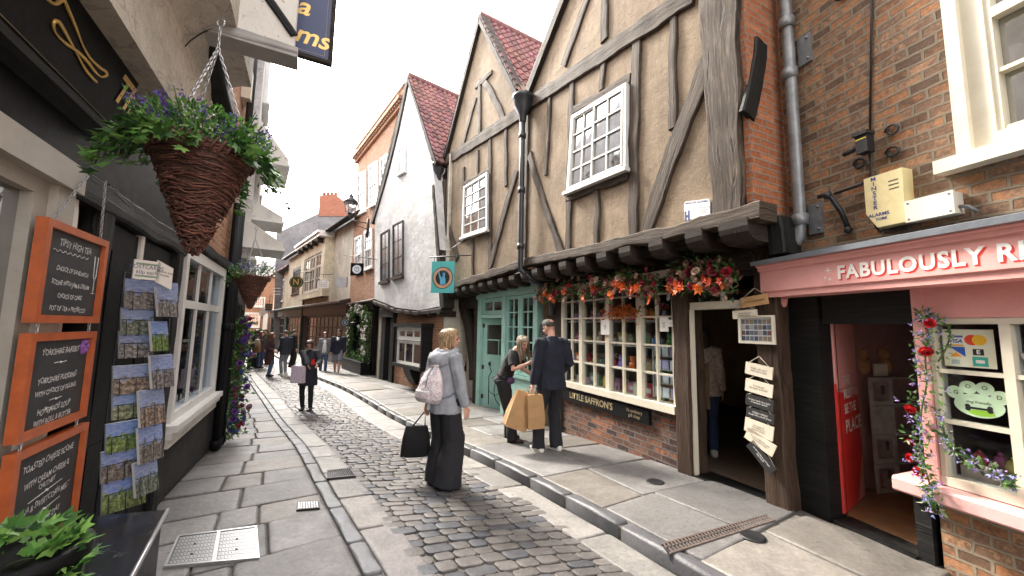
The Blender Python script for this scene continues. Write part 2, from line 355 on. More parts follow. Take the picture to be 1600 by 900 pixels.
M['stone'] = mat('york_stone', (.195, .187, .178), .55, .24, 2.6, .7, 20, col=True, dirt=(.10, .094, .088), dirt_amt=.6, rvar=.13, spec=.45)
M['sett'] = mat('cobble_stone', (.132, .125, .123), .52, .25, 7, .5, 45, col=True, rvar=.14, spec=.45, dirt=(.06, .055, .05), dirt_amt=.4)
M['kerb_stone'] = mat('dark_kerb_stone', (.062, .064, .068), .5, .25, 6, .5, 40, col=True, rvar=.1)
M['joint'] = mat('joint_dirt', (.115, .104, .092), .9, .4, 20, .4, 60)
M['tea_glass'] = glass_mat('tea_room_glass', fac=.03, edge=.4)
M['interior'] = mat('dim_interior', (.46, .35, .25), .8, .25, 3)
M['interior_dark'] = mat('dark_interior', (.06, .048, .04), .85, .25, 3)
M['floor_mat'] = mat('brown_door_matting', (.15, .105, .075), .95, .3, 60, .4, 200)
M['steel'] = mat('galvanised_steel', (.42, .42, .43), .38, .15, 10, .1, 40, metal=.75)
M['leaf'] = mat('leaf_green', (1, 1, 1), .45, .2, 30, col=True, trans=.3)
M['petal'] = mat('petal', (1, 1, 1), .6, .15, 40, col=True, trans=.2)
M['multi'] = mat('painted_goods', (1, 1, 1), .5, .08, 20, col=True)
M['wicker'] = mat('woven_wicker', (.13, .055, .038), .7, .5, 40, .8, 70, col=True)
# ---------------------------------------------------------------- ground and paving
def pl(points):                     # polyline as a function of forward distance y
    pts = sorted(points, key=lambda p: p[1])
    def f(y):
        if y <= pts[0][1]: a, b = pts[0], pts[1]
        elif y >= pts[-1][1]: a, b = pts[-2], pts[-1]
        else:
            for a, b in zip(pts, pts[1:]):
                if a[1] <= y <= b[1]: break
        t = (y - a[1]) / (b[1] - a[1]); return a[0] + (b[0] - a[0]) * t
    return f
def smooth(f, w=.7): return lambda y: sum(f(y + k * w / 2) for k in (-2, -1, 0, 1, 2)) / 5
LWALL = pl([(.1, -2.6), (-3.17, 3.62), (-4.38, 6.05), (-10.71, 15.49), (-17.6, 25), (-24.8, 35)])
KL = smooth(pl([(1.0, 0), (-1.37, 3.32), (-2.03, 4.21), (-3.15, 5.89), (-5.5, 9.02), (-7.96, 12.17), (-11.0, 16.1), (-17, 24), (-25, 35)]))
KB = smooth(pl([(1.17, 0), (-1.22, 3.33), (-1.89, 4.22), (-2.97, 5.9), (-5.34, 9.03), (-7.8, 12.18), (-10.85, 16.1), (-16.85, 24), (-24.85, 35)]))
CB = smooth(pl([(1.5, 0), (-.87, 3.34), (-1.5, 4.23), (-2.64, 5.92), (-4.97, 9.06), (-7.42, 12.23), (-10.5, 16.1), (-16.5, 24), (-24.4, 35)]))
RC = smooth(pl([(2.4, .3), (.82, 2.81), (.26, 3.66), (-.12, 4.23), (-1.5, 6.1), (-3.75, 9.38), (-5.6, 12.11), (-8.5, 15.4), (-15, 24), (-23, 35)]))
RK = smooth(pl([(2.75, .3), (1.14, 2.84), (.55, 3.77), (-.62, 5.6), (-2.0, 7.7), (-3.3, 9.6), (-5.09, 12.11), (-8.0, 15.46), (-14.5, 24), (-22.5, 35)]))
RWALL = pl([(4.2, -2), (2.86, 2.84), (2.5, 3.5), (2.2, 3.75), (2.05, 4.48), (.53, 7.63), (-1.7, 11.2), (-2.74, 11.9), (-3.94, 13.23), (-7.6, 18.3), (-12.74, 24.4), (-21.6, 35)])
KH = .1
def P3(x, y, h=0): return V((x, y, gz(y) + h))
mb = MB()
ys = [-60, -20, -8, -4] + [k * .5 for k in range(-4, 40)] + [22, 26, 32, 40, 60, 120, 400]
mb.grid([[V((x, y, gz(y) - .019)) for x in (-400, -60, -25, -10, 0, 10, 60, 400)] for y in ys])
struct(mb.build('ground', M['joint']))
def pillow(mb, quad, h, inset=.018, drop=.012, col=None, depth=.07, crown=.004, sub=1):
    """A worn stone: quad corners on the ground plane, top at height h."""
    c = sum(quad, V()) / 4; ring = []
    for k in range(4):
        a, b = quad[k], quad[(k + 1) % 4]; L = (b - a).length; e = min(.25, .02 / max(L, .01)); ring += [a.lerp(b, e), a.lerp(b, .5), a.lerp(b, 1 - e)]
    n = len(ring); up = V((0, 0, 1))
    def inn(p, i): dv = c - p; return p + dv * min(.6, i / max(dv.length, .01))
    rows = [[p + up * (h - depth) for p in ring], [p + up * (h - drop) for p in ring], [inn(p, inset * .45) + up * (h - drop * .25) for p in ring], [inn(p, inset * 1.4) + up * h for p in ring], [inn(p, inset * 4) + up * (h + crown) for p in ring]]
    i = len(mb.v)
    for r in rows: mb.v += r
    mb.v.append(c + up * (h + crown * 1.3))
    for a in range(4):
        for b in range(n):
            b2 = (b + 1) % n; mb.f.append((i + a * n + b, i + a * n + b2, i + (a + 1) * n + b2, i + (a + 1) * n + b)); mb.uv.append([(0, 0)] * 4); mb.m.append(0); mb.sm.append(True); mb.c.append(col)
    for b in range(n):
        mb.f.append((i + 4 * n + b, i + 4 * n + (b + 1) % n, i + 5 * n)); mb.uv.append([(0, 0)] * 3); mb.m.append(0); mb.sm.append(True); mb.c.append(col)
rn = random.Random(5)
# the cobbled roadway: rows of setts across the street
road = MB(); y = .3
while y < 27:
    step = rn.uniform(.092, .125) * .84; slant = .12
    x0, x1 = CB(y), RC(y); W = x1 - x0; x = 0
    while x < W - .06:
        w = rn.uniform(.11, .215)
        if W - x - w < .1: w = W - x
        if w > .32: w *= .5
        def c(xx, yy):
            f = xx / W; yb = yy + slant * (-xx * .35) * .0 + .03 * sin(xx * 3.1 + yy * 2); xa = CB(yb) + f * (RC(yb) - CB(yb)); return V((xa, yb + (xx - W / 2) * .28, gz(yb + (xx - W / 2) * .28)))
        g = .004; o = [rn.uniform(-.006, .006) for _ in range(8)]
        q = [c(x + g + o[0], y + g + o[1]), c(x + w - g + o[2], y + g + o[3]), c(x + w - g + o[4], y + step / .84 * .84 - g + o[5]), c(x + g + o[6], y + step - g + o[7])]
        b = rn.uniform(.75, 1.15); t = rn.random()
        tint = (b * 1.04, b * .99, b * .95) if t < .75 else (b * .62, b * .68, b * .8)
        pillow(road, q, rn.uniform(-.008, .004), .008, .005, tint, crown=.0015)
        x += w
    y += step
struct(road.build('road', M['sett']))
# long granite channel slabs either side of the setts, and the dark flush kerb on the left
def strip(mb, fa, fb, y0, y1, l0, l1, h, ca, cb, seed, gap=.007, **k):
    r = random.Random(seed); y = y0
    while y < y1:
        L = r.uniform(l0, l1) * .82
        q = []
        for yy, side in ((y + gap, 0), (y + gap, 1), (y + L - gap, 1), (y + L - gap, 0)):
            f = (fa, fb)[side]; sk = (fb(yy) - fa(yy)) * .5 * .55 * (1 if side else -1) + 0
            yb = yy + sk * .6; xx = f(yb); xx += gap * (1 if side == 0 else -1); q.append(P3(xx, yb))
        b = r.uniform(ca, cb); c = (b * r.uniform(.97, 1.06), b, b * r.uniform(.94, 1.04))
        pillow(mb, q, h + r.uniform(-.004, .004), col=c, **k); y += L
ch = MB(); strip(ch, KB, CB, .3, 27, .7, 1.15, .004, 1.15, 1.5, 1, crown=.001); strip(ch, RC, RK, .5, 27, .75, 1.25, .004, 1.05, 1.4, 2, crown=.001)
struct(ch.build('channel_paving', M['stone']))
kb = MB(); strip(kb, KL, KB, .3, 27, .45, .8, .008, 1.3, 2.4, 3, crown=.001)
def off(f, d): return lambda y: f(y) + d
strip(kb, off(RK, 0), off(RK, .16), .7, 27, .55, 1.0, KH + .006, .8, 1.35, 4, depth=.2, inset=.03, drop=.02, crown=.002)
struct(kb.build('kerb', M['kerb_stone']))
# flagged pavements: rows of riven slabs right across each footway
def flags(mb, fa, fb, y0, y1, l0, l1, h, cols, seed, shear=.45):
    r = random.Random(seed); y = y0
    while y < y1:
        L = r.uniform(l0, l1) * .85; W = fb(y) - fa(y); n = r.choice(cols) if W > .9 else 1
        cuts = [0] + sorted((k + r.uniform(-.22, .22)) / n for k in range(1, n)) + [1]
        for a, b in zip(cuts, cuts[1:]):
            q = []
            for f, yy in ((a, y), (b, y), (b, y + L), (a, y + L)):
                ym = yy + shear * (f - .5) * W * 1.0; xx = fa(ym) + f * (fb(ym) - fa(ym)); q.append(P3(xx, ym))
            cc = sum(q, V()) / 4; q = [p + (cc - p).normalized() * .009 for p in q]
            k = r.uniform(.62, 1.18); t = r.random(); col = (k * 1.0, k, k * 1.03) if t < .6 else (k * 1.06, k * 1.0, k * .93)
            pillow(mb, q, h + r.uniform(-.007, .007), .016, .011, col, crown=.001)
        y += L
lp = MB(); flags(lp, LWALL, off(KL, -.005), .2, 27, .38, .72, .008, (2, 2, 3), 8)
struct(lp.build('left_pavement', M['stone']))
rp = MB(); flags(rp, off(RK, .165), off(RWALL, .1), .9, 27, .6, 1.0, KH + .003, (2, 2, 3), 9)
struct(rp.build('right_pavement', M['stone']))
base = MB()
for k in range(60):
    y0, y1 = -1 + k * .48, -1 + (k + 1) * .48
    q = [P3(RK(y0) + .02, y0), P3(RWALL(y0) + .3, y0), P3(RWALL(y1) + .3, y1), P3(RK(y1) + .02, y1)]
    base.hexa([p + V((0, 0, -.06)) for p in q] + [p + V((0, 0, KH - .012)) for p in q])
struct(base.build('pavement_bed', M['joint']))
# iron and steel covers let into the paving
def quad_of(pxs, dz=0): return [ground_at(x, y, dz) for x, y in pxs]
q = quad_of([(255, 891), (405, 877), (401, 826), (277, 842)])
cv = thing('inspection_cover', q[0], 'large twin panel chequered steel cover in the left pavement near the shop door', 'manhole cover')
fm = MB()
def lerp2(q, a, b): return q[0].lerp(q[1], a).lerp(q[3].lerp(q[2], a), b)
def slabq(mb, q, a0, a1, b0, b1, h0, h1, m=0):
    p = [lerp2(q, a0, b0), lerp2(q, a1, b0), lerp2(q, a1, b1), lerp2(q, a0, b1)]; mb.hexa([x + V((0, 0, h0)) for x in p] + [x + V((0, 0, h1)) for x in p], m)
for r4 in ((0, 1, 0, .04), (0, 1, .96, 1), (0, .03, .04, .96), (.97, 1, .04, .96), (.485, .535, .04, .96)): slabq(fm, q, *r4, .002, .026)
fm.build('cover_frame', M['steel'], cv)
for a0, a1 in ((.035, .48), (.54, .965)):
    pn = MB(); slabq(pn, q, a0, a1, .045, .955, .002, .018); nn = 11
    for i in range(nn):
        for j in range(8):
            for dgn in (1, -1):
                ca, cb_ = a0 + (a1 - a0) * (i + .5) / nn, .06 + .88 * (j + .5) / 8; da, db = (a1 - a0) * .36 / nn, .88 * .36 / 8
                pp = [lerp2(q, ca - da, cb_ - db * dgn), lerp2(q, ca + da, cb_ + db * dgn)]; w_ = (pp[1] - pp[0]).normalized().cross(V((0, 0, 1))) * .0035
                pn.face([pp[0] - w_ + V((0, 0, .0225)), pp[1] - w_ + V((0, 0, .0225)), pp[1] + w_ + V((0, 0, .0225)), pp[0] + w_ + V((0, 0, .0225))], None, 1)
    for bx in (.3, .62): slabq(pn, q, a0 + (a1 - a0) * .45, a0 + (a1 - a0) * .52, bx, bx + .03, .019, .024, 2)
    pn.build('cover_panel', [mat('cover_plate', (.2, .2, .205), .45, .2, 14, metal=.6), M['steel'], M['black_letter']], cv)
q = quad_of([(511, 751), (556, 747), (546, 734), (511, 738)])
gr = thing('gully_grate', q[0], 'iron road gully grate with parallel bars between the channel stones', 'drain grate')
fm = MB()
for r4 in ((0, 1, 0, .1), (0, 1, .9, 1), (0, .04, .1, .9), (.96, 1, .1, .9)): slabq(fm, q, *r4, .004, .026)
fm.build('grate_frame', M['dark_metal'], gr)
bm_ = MB(); slabq(bm_, q, .05, .95, .11, .89, .004, .009)
bm_.build('grate_pit', M['black_letter'], gr)
bm_ = MB()
for k in range(11): slabq(bm_, q, .06 + k * .082, .1 + k * .082, .11, .89, .011, .024)
bm_.build('grate_bars', M['dark_metal'], gr)
q = quad_of([(463, 800), (500, 797), (498, 786), (464, 788)])
sc_ = MB(); slabq(sc_, q, 0, 1, 0, 1, .0, .02)
for i in range(8):
    for j in range(4): slabq(sc_, q, .05 + i * .115, .12 + i * .115, .08 + j * .22, .22 + j * .22, .02, .025, 1)
tag(sc_.build('stopcock_cover', [M['kerb_stone'], M['steel']], None, q[0]), 'small square patterned stopcock cover set between left pavement slabs', 'manhole cover')
q = quad_of([(1032, 852), (1047, 868), (1212, 815), (1196, 806)], KH)
dg = thing('channel_drain', q[0], 'long narrow black iron slotted drain crossing the right pavement to the kerb', 'drain grate')
pt = MB(); slabq(pt, q, 0, 1, 0, 1, -.03, .0065); pt.build('drain_trough', M['black_letter'], dg)
pt = MB()
for k in range(34):
    a = .012 + k * .029
    slabq(pt, [q[0], q[3], q[2], q[1]], a, a + .012, .12, .46, .0065, .014); slabq(pt, [q[0], q[3], q[2], q[1]], a + .01, a + .022, .54, .88, .0065, .014)
slabq(pt, q, 0, .12, 0, 1, .0065, .015); slabq(pt, q, .88, 1, 0, 1, .0065, .015); pt.build('drain_grating', mat('rusty_iron', (.10, .075, .065), .6, .3, 20), dg)
for (px, py, ln) in ((1024, 754, 'small round iron water cover in the slab outside the gift shop window'), (1176, 839, 'round iron water cover in the slab below the slotted drain')):
    c = ground_at(px, py, KH); b = MB(); b.lathe(c + V((0, 0, -.01)), [(.09, 0), (.09, .021), (.075, .023), (.07, .0215), (.0, .022)], 20); b.build
    tag(b.build('water_cover', M['dark_metal'], None, c), ln, 'water cover', 'round water covers in the right pavement')
# ---------------------------------------------------------------- people
def cloth(name, c, rough=.85, var=.15, scale=14, bump=.35, bscale=220, **k): return mat(name, c, rough, var, scale, bump, bscale, **k)
def skin_mat(name, c):
    m, nt, b, out = newmat(name); k = N(nt)
    f = k.noise(k.pos(), 22, 4); k.link(k.ramp(f, [(.3, clampc([c[0] * .92, c[1] * .84, c[2] * .82])), (.7, c)]), b.inputs['Base Color'])
    b.inputs['Roughness'].default_value = .48; b.inputs['Subsurface Weight'].default_value = .12; b.inputs['Subsurface Radius'].default_value = (.02, .008, .004); return m
SKIN = skin_mat('fair_skin', (.62, .36, .27)); SKIN2 = skin_mat('tan_skin', (.48, .27, .19))
EYEM = mat('dark_eye', (.02, .015, .012), .2, .1); LIPM = mat('lip', (.42, .14, .12), .45, .1); WHITE_SHOE = mat('white_trainer', (.75, .73, .68), .55, .06); SOLE = mat('pale_sole', (.7, .68, .62), .6, .05)
def remesh(mb, name, m, parent, voxel, sm=2, fold=0, fscale=9, loc=None):
    ob = mb.build(name, m, parent, loc); md = ob.modifiers.new('r', 'REMESH'); md.mode = 'VOXEL'; md.voxel_size = voxel; md.use_smooth_shade = True
    s = ob.modifiers.new('s', 'SMOOTH'); s.factor = .5; s.iterations = sm
    dg = bpy.context.evaluated_depsgraph_get(); me = bpy.data.meshes.new_from_object(ob.evaluated_get(dg)); ob.modifiers.clear(); old = ob.data; ob.data = me; bpy.data.meshes.remove(old)
    if not me.materials: me.materials.append(m)
    if fold:
        nr = [v.normal.copy() for v in me.vertices]; sd = len(name) * 3.3 + RND.random() * 20
        for v, n_ in zip(me.vertices, nr):
            q = v.co; f = noise.noise(V((q.x * fscale + sd, q.y * fscale, q.z * fscale * .55))); g = noise.noise(V((q.x * fscale * 2.3, q.y * fscale * 2.3 + sd, q.z * fscale * 1.2)))
            v.co = q + n_ * fold * ((1 - abs(f) * 2.2) * .8 + g * .5)
        me.update()
    for p in me.polygons: p.use_smooth = True
    return ob
def ik(a, c, l1, l2, pole):
    d = c - a; L = min(d.length, (l1 + l2) * .999); t = d.normalized(); c2 = a + t * L
    x = (l1 * l1 - l2 * l2 + L * L) / (2 * L); h = sqrt(max(0, l1 * l1 - x * x)); pl_ = V(pole); pl_ = (pl_ - t * pl_.dot(t)).normalized()
    return a + t * x + pl_ * h, c2
def person(base, H, phi, label, sex='f', feet=None, hands=(None, None), lean=0.0, side=0.0, head_yaw=0, head_pitch=0, top=None, legs=None, shoes=None, hair=None, skin=None, detail=1, group=None, extra=None, stoop=0):
    """One continuous body with hair and clothing as its children. phi: heading, 0 = away along +Y, clockwise."""
    skin = skin or SKIN; base = V(base); fwd = V((sin(phi), cos(phi), 0)); rgt = V((cos(phi), -sin(phi), 0)); up = V((0, 0, 1)); s = H / 1.72
    W = lambda x, y, z: base + rgt * (x * s) + fwd * (y * s) + up * (z * s)
    hipz = .942 - stoop; hip = W(0, -lean * .25, hipz)
    def tor(x, y, z):      # torso space: z above the hip, bent forward by lean, sideways by side
        z = z * .94
        yy = y * cos(lean) + z * sin(lean); zz = z * cos(lean) - y * sin(lean); return hip + rgt * ((x + z * side) * s) + fwd * (yy * s) + up * (zz * s)
    tr_ = rgt; tf = (fwd * cos(lean) - up * sin(lean)); tu = (up * cos(lean) + fwd * sin(lean))
    shw = .165 if sex == 'f' else .195
    sh = [tor(-shw, -.01, .50), tor(shw, -.01, .50)]
    hd = tor(0, .035 + .03 * (head_pitch > 0), .70)
    hphi = phi + head_yaw; hf0 = V((sin(hphi), cos(hphi), 0)); hr = V((cos(hphi), -sin(hphi), 0)); hf = (hf0 * cos(head_pitch) - up * sin(head_pitch)); hu = (up * cos(head_pitch) + hf0 * sin(head_pitch))
    HP = lambda x, y, z: hd + hr * (x * s) + hf * (y * s) + hu * (z * s)
    vx = .0065 if detail == 2 else .009 if detail == 1 else .014
    feet = feet or [W(-.10, 0, 0), W(.10, .02, 0)]
    if feet and isinstance(feet[0], (tuple, list)): feet = [W(f[0], f[1], 0) for f in feet]
    hips = [hip + rgt * (-.09 * s) - up * (.03 * s), hip + rgt * (.09 * s) - up * (.03 * s)]
    kn, an = [], []
    for i in (0, 1):
        a = V(feet[i]) + up * (.085 * s); k_, a_ = ik(hips[i], a, .425 * s, .415 * s, fwd + rgt * (.15 if i else -.15)); kn.append(k_); an.append(a_)
    el, wr, hdir = [], [], []
    for i in (0, 1):
        sg = 1 if i else -1; t = hands[i] if hands[i] is not None else W(sg * (shw + .07), .03, .74)
        t = V(t); e, w_ = ik(sh[i], t, .29 * s, .26 * s, -fwd * .9 + rgt * sg * .15 - up * .2); el.append(e); wr.append(w_); hdir.append((w_ - e).normalized())
    # ---- body
    b = MB(); R = lambda c, rx, ry, ax=None, ay=None: (c, (ax or tr_) * rx * s, (ay or tf) * ry * s)
    f_ = sex == 'f'
    b.loft([R(tor(0, 0, -.08), .13, .09), R(tor(0, 0, .02), .155, .105), R(tor(0, 0, .18), .125 if f_ else .145, .09), R(tor(0, .01, .36), .145 if f_ else .17, .11), R(tor(0, 0, .47), .155 if f_ else .185, .09), R(tor(0, -.01, .53), .075, .055)], 14)
    b.tube([tor(0, -.015, .48), tor(0, .0, .58), HP(0, -.015, -.05)], [.058 * s, .05 * s, .052 * s], 12)
    for i in (0, 1):
        b.tube([hips[i] + up * .05 * s, hips[i].lerp(kn[i], .4), kn[i], kn[i].lerp(an[i], .35), an[i]], [.085 * s, .075 * s, .052 * s, .053 * s, .034 * s], 10)
        fd = fwd; b.tube([an[i] - fd * .035 * s - up * .03 * s, an[i] + fd * .05 * s - up * .045 * s, an[i] + fd * .13 * s - up * .06 * s], [.034 * s, .035 * s, .025 * s], 8)
        b.tube([sh[i].lerp(tor(0, 0, .47), .25), sh[i], sh[i].lerp(el[i], .5), el[i], el[i].lerp(wr[i], .35), wr[i]], [.05 * s, .052 * s, .043 * s, .036 * s, .036 * s, .025 * s], 10)
        d = hdir[i]; sg = 1 if i else -1; pn_ = (rgt * -sg - d * (rgt * -sg).dot(d)).normalized(); wd = d.cross(pn_).normalized() * (1 if (d.cross(pn_)).dot(fwd) > 0 else -1)   # palm normal faces the body, width towards the front
        b.loft([(wr[i] - d * .01 * s, wd * .024 * s, pn_ * .016 * s), (wr[i] + d * .035 * s, wd * .036 * s, pn_ * .016 * s), (wr[i] + d * .085 * s, wd * .040 * s, pn_ * .013 * s)], 10)
        for j, (o, L) in enumerate(((.030, .070), (.011, .080), (-.010, .074), (-.029, .056))):
            r0 = wr[i] + d * .078 * s + wd * o * s; m1 = r0 + d * L * .5 * s + pn_ * .008 * s; m2 = m1 + (d * .8 + pn_ * .6).normalized() * L * .5 * s; b.tube([r0, m1, m2], [.0095 * s, .009 * s, .007 * s], 6)
        t0 = wr[i] + d * .03 * s + wd * .03 * s; t1 = t0 + (d * .6 + wd * .8).normalized() * .035 * s; b.tube([t0, t1, t1 + (d + pn_ * .5).normalized() * .03 * s], [.012 * s, .011 * s, .008 * s], 6)
    def EL(c, rx, ry, rz): 
        n = 12; k = 8; b.grid([[c + hr * (rx * s * sin(pi * (i + .05) / (k + .1)) * cos(2 * pi * j / n)) + hf * (ry * s * sin(pi * (i + .05) / (k + .1)) * sin(2 * pi * j / n)) - hu * (rz * s * cos(pi * (i + .05) / (k + .1))) for j in range(n)] for i in range(k + 1)], 0, True, True, None, .1, True)
    EL(HP(0, -.012, .035), .073, .092, .083); EL(HP(0, .022, -.03), .056, .066, .076); EL(HP(0, .052, -.082), .026, .022, .022); EL(HP(0, .070, .022), .045, .02, .014)
    b.tube([HP(0, .083, .015), HP(0, .102, -.018), HP(0, .098, -.026)], [.009 * s, .014 * s, .012 * s], 6)
    EL(HP(.028, .066, -.022), .02, .016, .016); EL(HP(-.028, .066, -.022), .02, .016, .016); EL(HP(0, .076, -.052), .022, .012, .012)
    for sg in (-1, 1): EL(HP(sg * .074, -.008, .0), .009, .02, .031)
    p = remesh(b, 'person', skin, None, vx, 2, loc=base); tag(p, label, 'person', group)
    for sg in (-1, 1):
        e = MB(); e.ball(HP(sg * .029, .078, .004), .0095 * s, n=8); e.build('eye', EYEM, p)
        if detail: e = MB(); e.tube([HP(sg * .045, .077, .024), HP(sg * .028, .087, .029), HP(sg * .012, .087, .025)], .0035 * s, 5); e.build('eyebrow', hair[0] if hair else EYEM, p)
    e = MB(); e.tube([HP(-.022, .080, -.051), HP(0, .089, -.05), HP(.022, .080, -.051)], [.003 * s, .0055 * s, .003 * s], 6); e.build('mouth', LIPM, p)
    # ---- hair
    if hair:
        hm, style = hair[0], hair[1]; h = MB(); rr = random.Random(int(H * 1000) + int(base.x * 100))
        if style == 'crop':
            cap = MB()
            n = 18; rows = []
            for i in range(9):
                th = pi * (.02 + .56 * i / 8); rows.append([HP(.0765 * sin(th) * cos(2 * pi * j / n), -.014 + .097 * sin(th) * sin(2 * pi * j / n) + .004, .034 + .090 * cos(th) + (.055 * max(0, sin(2 * pi * j / n)) * i / 8) - (.02 * max(0, -sin(2 * pi * j / n)) * i / 8)) for j in range(n)])
            cap.grid(rows, 0, True, True); cap.build('hair', hm, p)
        else:
            L = {'bob': .23, 'long': .40, 'short': .13}[style]; ns = 230 if detail else 90
            cap = MB(); n = 18; rows = []
            for i in range(8):
                th = pi * (.02 + .55 * i / 7); rows.append([HP(.080 * sin(th) * cos(2 * pi * j / n), -.016 + .100 * sin(th) * sin(2 * pi * j / n), .038 + .092 * cos(th) + (.05 * max(0, sin(2 * pi * j / n)) * i / 7)) for j in range(n)])
            h.grid(rows, 0, True, True, (.85, .85, .85))
            for k in range(ns):
                a = rr.uniform(-.22 * pi, 1.22 * pi) + pi; ca, sa = cos(a), sin(a); front = max(0, sa)
                th0 = rr.uniform(.02, .3) * pi; c = rr.choice((rr.uniform(.4, .75), rr.uniform(.8, 1.5))); pts = []; Lk = L * rr.uniform(.75, 1.05) * (1 - .35 * front)
                for j in range(7):
                    t = j / 6; th = th0 + (.5 * pi - th0) * min(1, t * 2.2)
                    r_ = sin(th) + .0; drop = max(0, t - .42) / .58 * Lk * .85; flare = 1.04 + .10 * sin(min(1, t * 1.3) * pi) - (.12 * max(0, t - .6) if style == 'bob' else 0)
                    q = HP(.084 * r_ * ca * flare, -.018 + .103 * r_ * sa * flare, .04 + .092 * cos(th) * (1 if th < pi / 2 else 1)) - up * (drop * s) + V((rr.uniform(-1, 1), rr.uniform(-1, 1), 0)) * .004 * s
                    if style == 'long' and t > .7: q = q + fwd * (.04 * s * (1 if sa > -.2 else -.3)) * (t - .7) / .3
                    pts.append(q)
                h.tube(pts, [.006 * s, .010 * s, .0115 * s, .011 * s, .010 * s, .008 * s, .002 * s], 5, 0, (c, c, c), True, .7)
            h.build('hair', hm, p)
    # ---- clothes
    if legs:
        kind, lm = legs[0], legs[1]; l = MB()
        l.loft([R(tor(0, 0, -.10), .15, .11), R(tor(0, -.005, -.02), .172 if f_ else .175, .125), R(tor(0, 0, .08), .15 if f_ else .165, .115), R(tor(0, 0, .14), .14 if f_ else .16, .105)], 16)
        for i in (0, 1):
            a0 = hips[i] + up * .04 * s
            if kind == 'wide': l.tube([a0, hips[i].lerp(kn[i], .4), kn[i], kn[i].lerp(an[i], .5), V(feet[i]) + up * .025 * s], [.105 * s, .115 * s, .122 * s, .14 * s, .158 * s], 14)
            elif kind == 'trousers': l.tube([a0, hips[i].lerp(kn[i], .4), kn[i], kn[i].lerp(an[i], .5), V(feet[i]) + up * .045 * s], [.105 * s, .098 * s, .082 * s, .076 * s, .083 * s], 12)
            elif kind == 'jeans': l.tube([a0, hips[i].lerp(kn[i], .4), kn[i], kn[i].lerp(an[i], .5), an[i] - up * .01 * s], [.10 * s, .09 * s, .068 * s, .066 * s, .056 * s], 12)
            elif kind == 'leggings': l.tube([a0, hips[i].lerp(kn[i], .4), kn[i], kn[i].lerp(an[i], .4), an[i] - up * .01 * s], [.095 * s, .082 * s, .06 * s, .06 * s, .044 * s], 12)
            elif kind == 'shorts': l.tube([a0, hips[i].lerp(kn[i], .4), hips[i].lerp(kn[i], .95)], [.108 * s, .108 * s, .105 * s], 12)
        remesh(l, 'shorts' if kind == 'shorts' else 'trousers', lm, p, vx * 1.15, 2, (.012 * s if detail == 2 else .006 * s) if detail else 0, 7)
    if top:
        kind, tm = top[0], top[1]; l = MB(); hem = {'jacket': -.14, 'tee': -.06, 'coat': -.33, 'cardigan': -.16, 'longcoat': -.48}[kind]; tk = {'jacket': .032, 'tee': .018, 'coat': .04, 'cardigan': .024, 'longcoat': .035}[kind]
        rings = []
        if hem < -.12: hb = hip + up * hem * s; rings.append((hb, rgt * (.185 + tk) * s, fwd * (.135 + tk) * s)); rings.append((hip + up * hem * .45 * s, rgt * (.175 + tk) * s, fwd * (.125 + tk) * s))
        else: rings.append(R(tor(0, 0, hem), .172 + tk, .132 + tk))
        mx = .02 if kind == 'tee' else 0
        rings += [R(tor(0, 0, .02), .158 + tk, .112 + tk), R(tor(0, 0, .18), (.135 if f_ else .155) + tk, .098 + tk), R(tor(0, .01, .35), (.15 if f_ else .175) + tk, .115 + tk), R(tor(0, 0, .46), (.15 if f_ else .165) + tk * .5, .09 + tk * .7), R(tor(0, -.01, .53), .085 + tk * .5, .07 + tk * .5), R(tor(0, -.012, .575 if kind != 'tee' else .54), .062 + tk * .2, .056 + tk * .2)]
        l.loft(rings, 18)
        for i in (0, 1):
            r_ = .052 + tk * .85
            if kind == 'tee': l.tube([sh[i].lerp(tor(0, 0, .45), .3), sh[i], sh[i].lerp(el[i], .8)], [r_ * s, r_ * s * 1.02, r_ * s], 10)
            else: l.tube([sh[i].lerp(tor(0, 0, .45), .3), sh[i], sh[i].lerp(el[i], .5), el[i], el[i].lerp(wr[i], .5), wr[i].lerp(el[i], .02)], [r_ * s, r_ * 1.03 * s, r_ * .97 * s, r_ * .9 * s, r_ * .8 * s, r_ * .66 * s], 10)
        nm = {'jacket': 'jacket', 'tee': 'tee_shirt', 'coat': 'coat', 'cardigan': 'cardigan', 'longcoat': 'coat'}[kind]
        remesh(l, nm, tm, p, vx * 1.15, 2, (.011 * s if detail == 2 else .007 * s) if detail else 0, 8)
    if shoes:
        for i in (0, 1):
            fp = V(feet[i]); l = MB()
            rows = [(-.085, .032, .052), (-.06, .042, .085), (.0, .042, .092), (.07, .048, .062), (.13, .044, .046), (.165, .022, .03)]
            l.loft([(fp + fwd * y * s + up * (hh / 2 + .012) * s, rgt * w_ * s, up * hh / 2 * s) for y, w_, hh in rows], 12); so_ = l.build('shoe', shoes, p)
            l = MB(); n = 14; o = [(fp + fwd * (.04 + .132 * sin(2 * pi * k / n)) * s + rgt * (.046 * cos(2 * pi * k / n)) * s) for k in range(n)]; l.grid([[q + up * .002 for q in o], [q + up * .024 * s for q in o]], 0, False, True, None, .1, True); l.build('sole', SOLE if shoes == WHITE_SHOE else EYEM, so_)
    return dict(p=p, W=W, tor=tor, HP=HP, wr=wr, el=el, sh=sh, hip=hip, fwd=fwd, rgt=rgt, up=up, s=s, tf=tf, tr=tr_, tu=tu, hdir=hdir, kn=kn, an=an)
def hmat(name, c): return mat(name, c, .45, .25, 60, .3, 120, col=True)
BLOND = hmat('blond_hair', (.36, .235, .125)); ASH = hmat('ash_blond_hair', (.36, .29, .21)); DARKH = mat('dark_cropped_hair', (.035, .024, .018), .7, .3, 120, .6, 300); BRUN = hmat('brown_hair', (.07, .04, .025)); REDH = hmat('auburn_hair', (.14, .055, .03))
